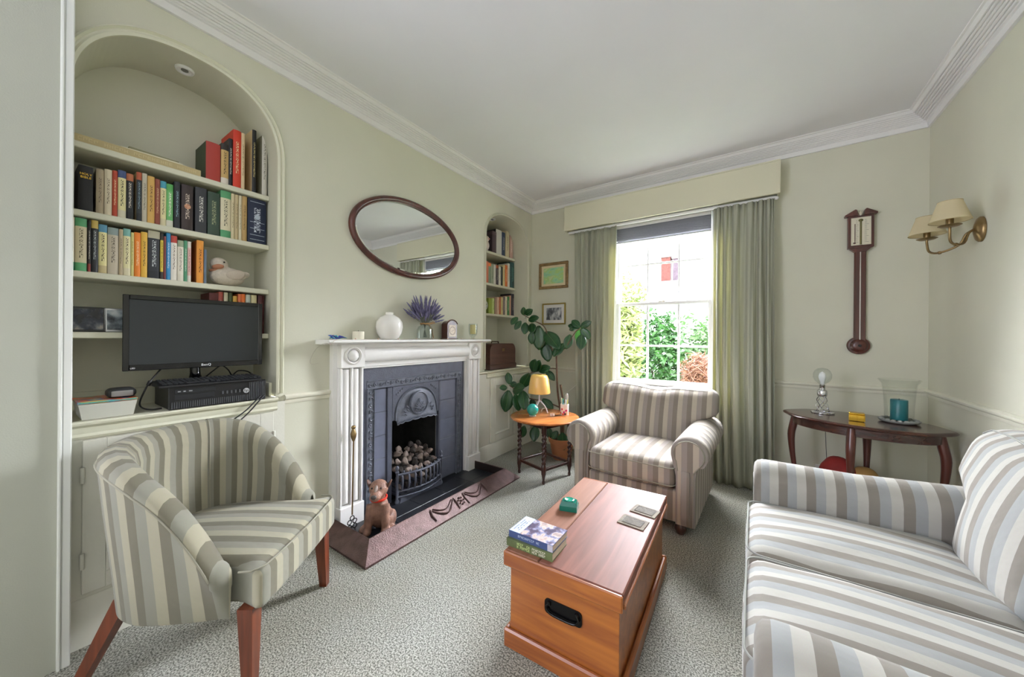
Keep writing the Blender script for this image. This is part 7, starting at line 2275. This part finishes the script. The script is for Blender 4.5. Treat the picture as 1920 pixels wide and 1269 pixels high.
b = MB(); b.tube([(bxm - 0.002, -0.046, 1.888), (bxm - 0.002, -0.046, 2.055)], 0.005, 8); b.ellipsoid((bxm - 0.002, -0.046, 2.062), (0.013, 0.005, 0.010), n=12, m=8); b.build('tube_scale', mat('olive_brass', '6f6a40', 0.4, metal=0.5), pl_, smooth=60)
b = MB(); b.tube([(bxm - 0.032, -0.044, 1.91), (bxm - 0.032, -0.044, 2.04)], 0.0022, 6); b.ellipsoid((bxm - 0.034, -0.044, 1.902), (0.008, 0.003, 0.006), n=8, m=6); b.build('thermometer', mat('thermometer_dark', '4a2420', 0.4), pl_, smooth=60)
b = MB()
for k in range(16):
    z = 1.905 + k * 0.0105
    b.box(bxm + 0.018, bxm + (0.040 if k % 4 == 0 else 0.030), -0.0434, -0.0426, z, z + 0.0014)
    b.box(bxm - 0.026, bxm - (0.014 if k % 4 == 0 else 0.020), -0.0434, -0.0426, z, z + 0.0014)
b.build('graduations', mat('engraved_black', '2a2824', 0.5), pl_)['kind'] = 'stuff'
b = MB()
b.box(bxm - 0.0575, bxm - 0.0535, -0.046, -0.0405, 1.882, 2.088); b.box(bxm + 0.0535, bxm + 0.0575, -0.046, -0.0405, 1.882, 2.088); b.box(bxm - 0.0535, bxm + 0.0535, -0.046, -0.0405, 2.0855, 2.089); b.box(bxm - 0.0535, bxm + 0.0535, -0.046, -0.0405, 1.880, 1.8845)
b.build('dial_frame', M_MAHOG, br)
b = MB(); b.tube([(bxm, -0.0315, 1.17), (bxm, -0.0315, 1.865)], 0.0035, 8); b.build('mercury_tube', mat('silvery_tube', 'c8c2b8', 0.2, metal=0.3), br, smooth=60)
b = MB(); b.lathe([(0.063, -0.004), (0.063, -0.018), (0.058, -0.026), (0.048, -0.028), (0.040, -0.040), (0.026, -0.046), (0.0, -0.047)], 36, (bxm - 0.004, 0, 1.163), 'y'); ci = b.build('cistern_cover', M_MAHOG, br, smooth=40)
b = MB(); b.lathe([(0.010, -0.0455), (0.009, -0.049), (0.0, -0.050)], 14, (bxm - 0.002, 0, 1.163), 'y'); b.build('boss', M_BLACK, ci, smooth=40)

# wall light with two shades
WXr = W
sc2 = thing('wall_light', 'brass two arm wall light with cream pleated shades', 'wall light', (W - 0.02, -0.668, 1.72))
b = MB(); b.lathe([(0.062, -0.001), (0.062, -0.010), (0.054, -0.018), (0.030, -0.026), (0.014, -0.030), (0.0, -0.031)], 32, (W, -0.668, 1.783), 'x', 0.75, 1.05); b.build('back_plate', M_BRASS, sc2, smooth=40)
M_SHADE = mat_cloth_translucent('cream_shade_cloth', 'd9cdac', 'e6d8b0', 0.35)
for (sx_, sy_, sz_) in ((2.985, -0.770, 1.79), (2.965, -0.555, 1.775)):
    sg = -1 if sy_ < -0.66 else 1
    b = MB(); b.tube(spline([(W - 0.028, -0.668 + sg * 0.006, 1.785), (W - 0.050, -0.668 + sg * 0.014, 1.765), (W - 0.070, -0.668 + sg * 0.030, 1.715), (sx_ + 0.035, sy_ - sg * 0.045, sz_ - 0.085), (sx_ + 0.006, sy_ - sg * 0.012, sz_ - 0.070), (sx_, sy_, sz_ - 0.020), (sx_, sy_, sz_ + 0.002)], 5), 0.0055, 8)
    b.ellipsoid((sx_ + 0.035, sy_ - sg * 0.045, sz_ - 0.085), (0.010, 0.010, 0.009), n=10, m=8)
    b.build('arm', M_BRASS, sc2, smooth=60)
    b = MB(); b.lathe([(0.010, 0.0), (0.030, 0.001), (0.042, 0.008), (0.040, 0.009), (0.028, 0.004), (0.014, 0.006), (0.014, 0.042), (0.0, 0.043)], 24, (sx_, sy_, sz_)); b.build('candle_cup', M_BRASS, sc2, smooth=40)
    b = MB(); rows = []
    for q in range(7):
        t_ = q / 6; r_ = 0.072 - 0.030 * t_; z_ = sz_ + 0.030 + 0.100 * t_
        rows.append([(sx_ + r_ * (1 + 0.012 * (k % 2)) * math.cos(2 * PI * k / 48), sy_ + r_ * (1 + 0.012 * (k % 2)) * math.sin(2 * PI * k / 48), z_) for k in range(48)])
    b.grid(rows, closeu=True); shd = b.build('shade', M_SHADE, sc2, smooth=20)
    for q, r_ in ((0, 0.0725), (1, 0.0425)):
        b = MB(); b.tube([(sx_ + r_ * math.cos(2 * PI * k / 36), sy_ + r_ * math.sin(2 * PI * k / 36), sz_ + 0.030 + 0.100 * q) for k in range(36)], 0.0018, 5, True); b.build('shade_binding', mat('shade_binding', 'b8a880', 0.8), shd, smooth=60)
    b = MB(); b.ellipsoid((sx_, sy_, sz_ + 0.075), (0.016, 0.016, 0.032), n=12, m=8); b.build('bulb', mat('opal_bulb', 'f2f2f4', 0.4), sc2, smooth=60)

# two framed pictures
def picture(label, x0, x1, z0, z1, fw, m_frame, m_mount, m_pic, inset, tilt=0.0, corner=False):
    xc, zc = (x0 + x1) / 2, (z0 + z1) / 2
    t = thing('framed_picture', label, 'picture', (xc, -0.001, zc))
    hw_, hh = (x1 - x0) / 2, (z1 - z0) / 2
    for (a, c, e, g) in ((-hw_, hw_, hh - fw, hh), (-hw_, hw_, -hh, -hh + fw), (-hw_, -hw_ + fw, -hh + fw, hh - fw), (hw_ - fw, hw_, -hh + fw, hh - fw)):
        b = MB(); b.box(a, c, -0.022, -0.001, e, g, 0.004); b.build('frame_bar', m_frame, t, world=False)
    b = MB(); b.box(-hw_ + fw, hw_ - fw, -0.008, -0.003, -hh + fw, hh - fw); b.build('mount', m_mount, t, world=False)
    b = MB(); b.box(-hw_ + fw + inset, hw_ - fw - inset, -0.0092, -0.0082, -hh + fw + inset, hh - fw - inset); b.build('print', m_pic, t, world=False)
    t.rotation_euler = (0, tilt, 0)
picture('green watercolour in a gilt wooden frame on the far wall', 0.113, 0.478, 1.752, 2.046, 0.030, mat('gilt_wood', '8a7048', 0.45, metal=0.3, var=0.25, scale=30), mat('cream_mount', 'd8c8a4', 0.7),
        mat_picture('watercolour_print', [(0.30, '6fae8c'), (0.45, '9ccaa4'), (0.55, 'a8c878'), (0.70, 'd6d6b8')], 9, 0.4, (1, 1, 2.2)), 0.028)
picture('small black and white print in a brass frame on the far wall', 0.160, 0.450, 1.350, 1.588, 0.014, mat('brass_frame', 'a89248', 0.35, metal=0.6), mat('white_mount', 'dcdad6', 0.7),
        mat_picture('etching_print', [(0.36, '3a3c42'), (0.47, '6a6c72'), (0.56, 'b0b2b6'), (0.68, 'd8d8d8')], 16, 0.4, (1.5, 1, 0.8)), 0.036)
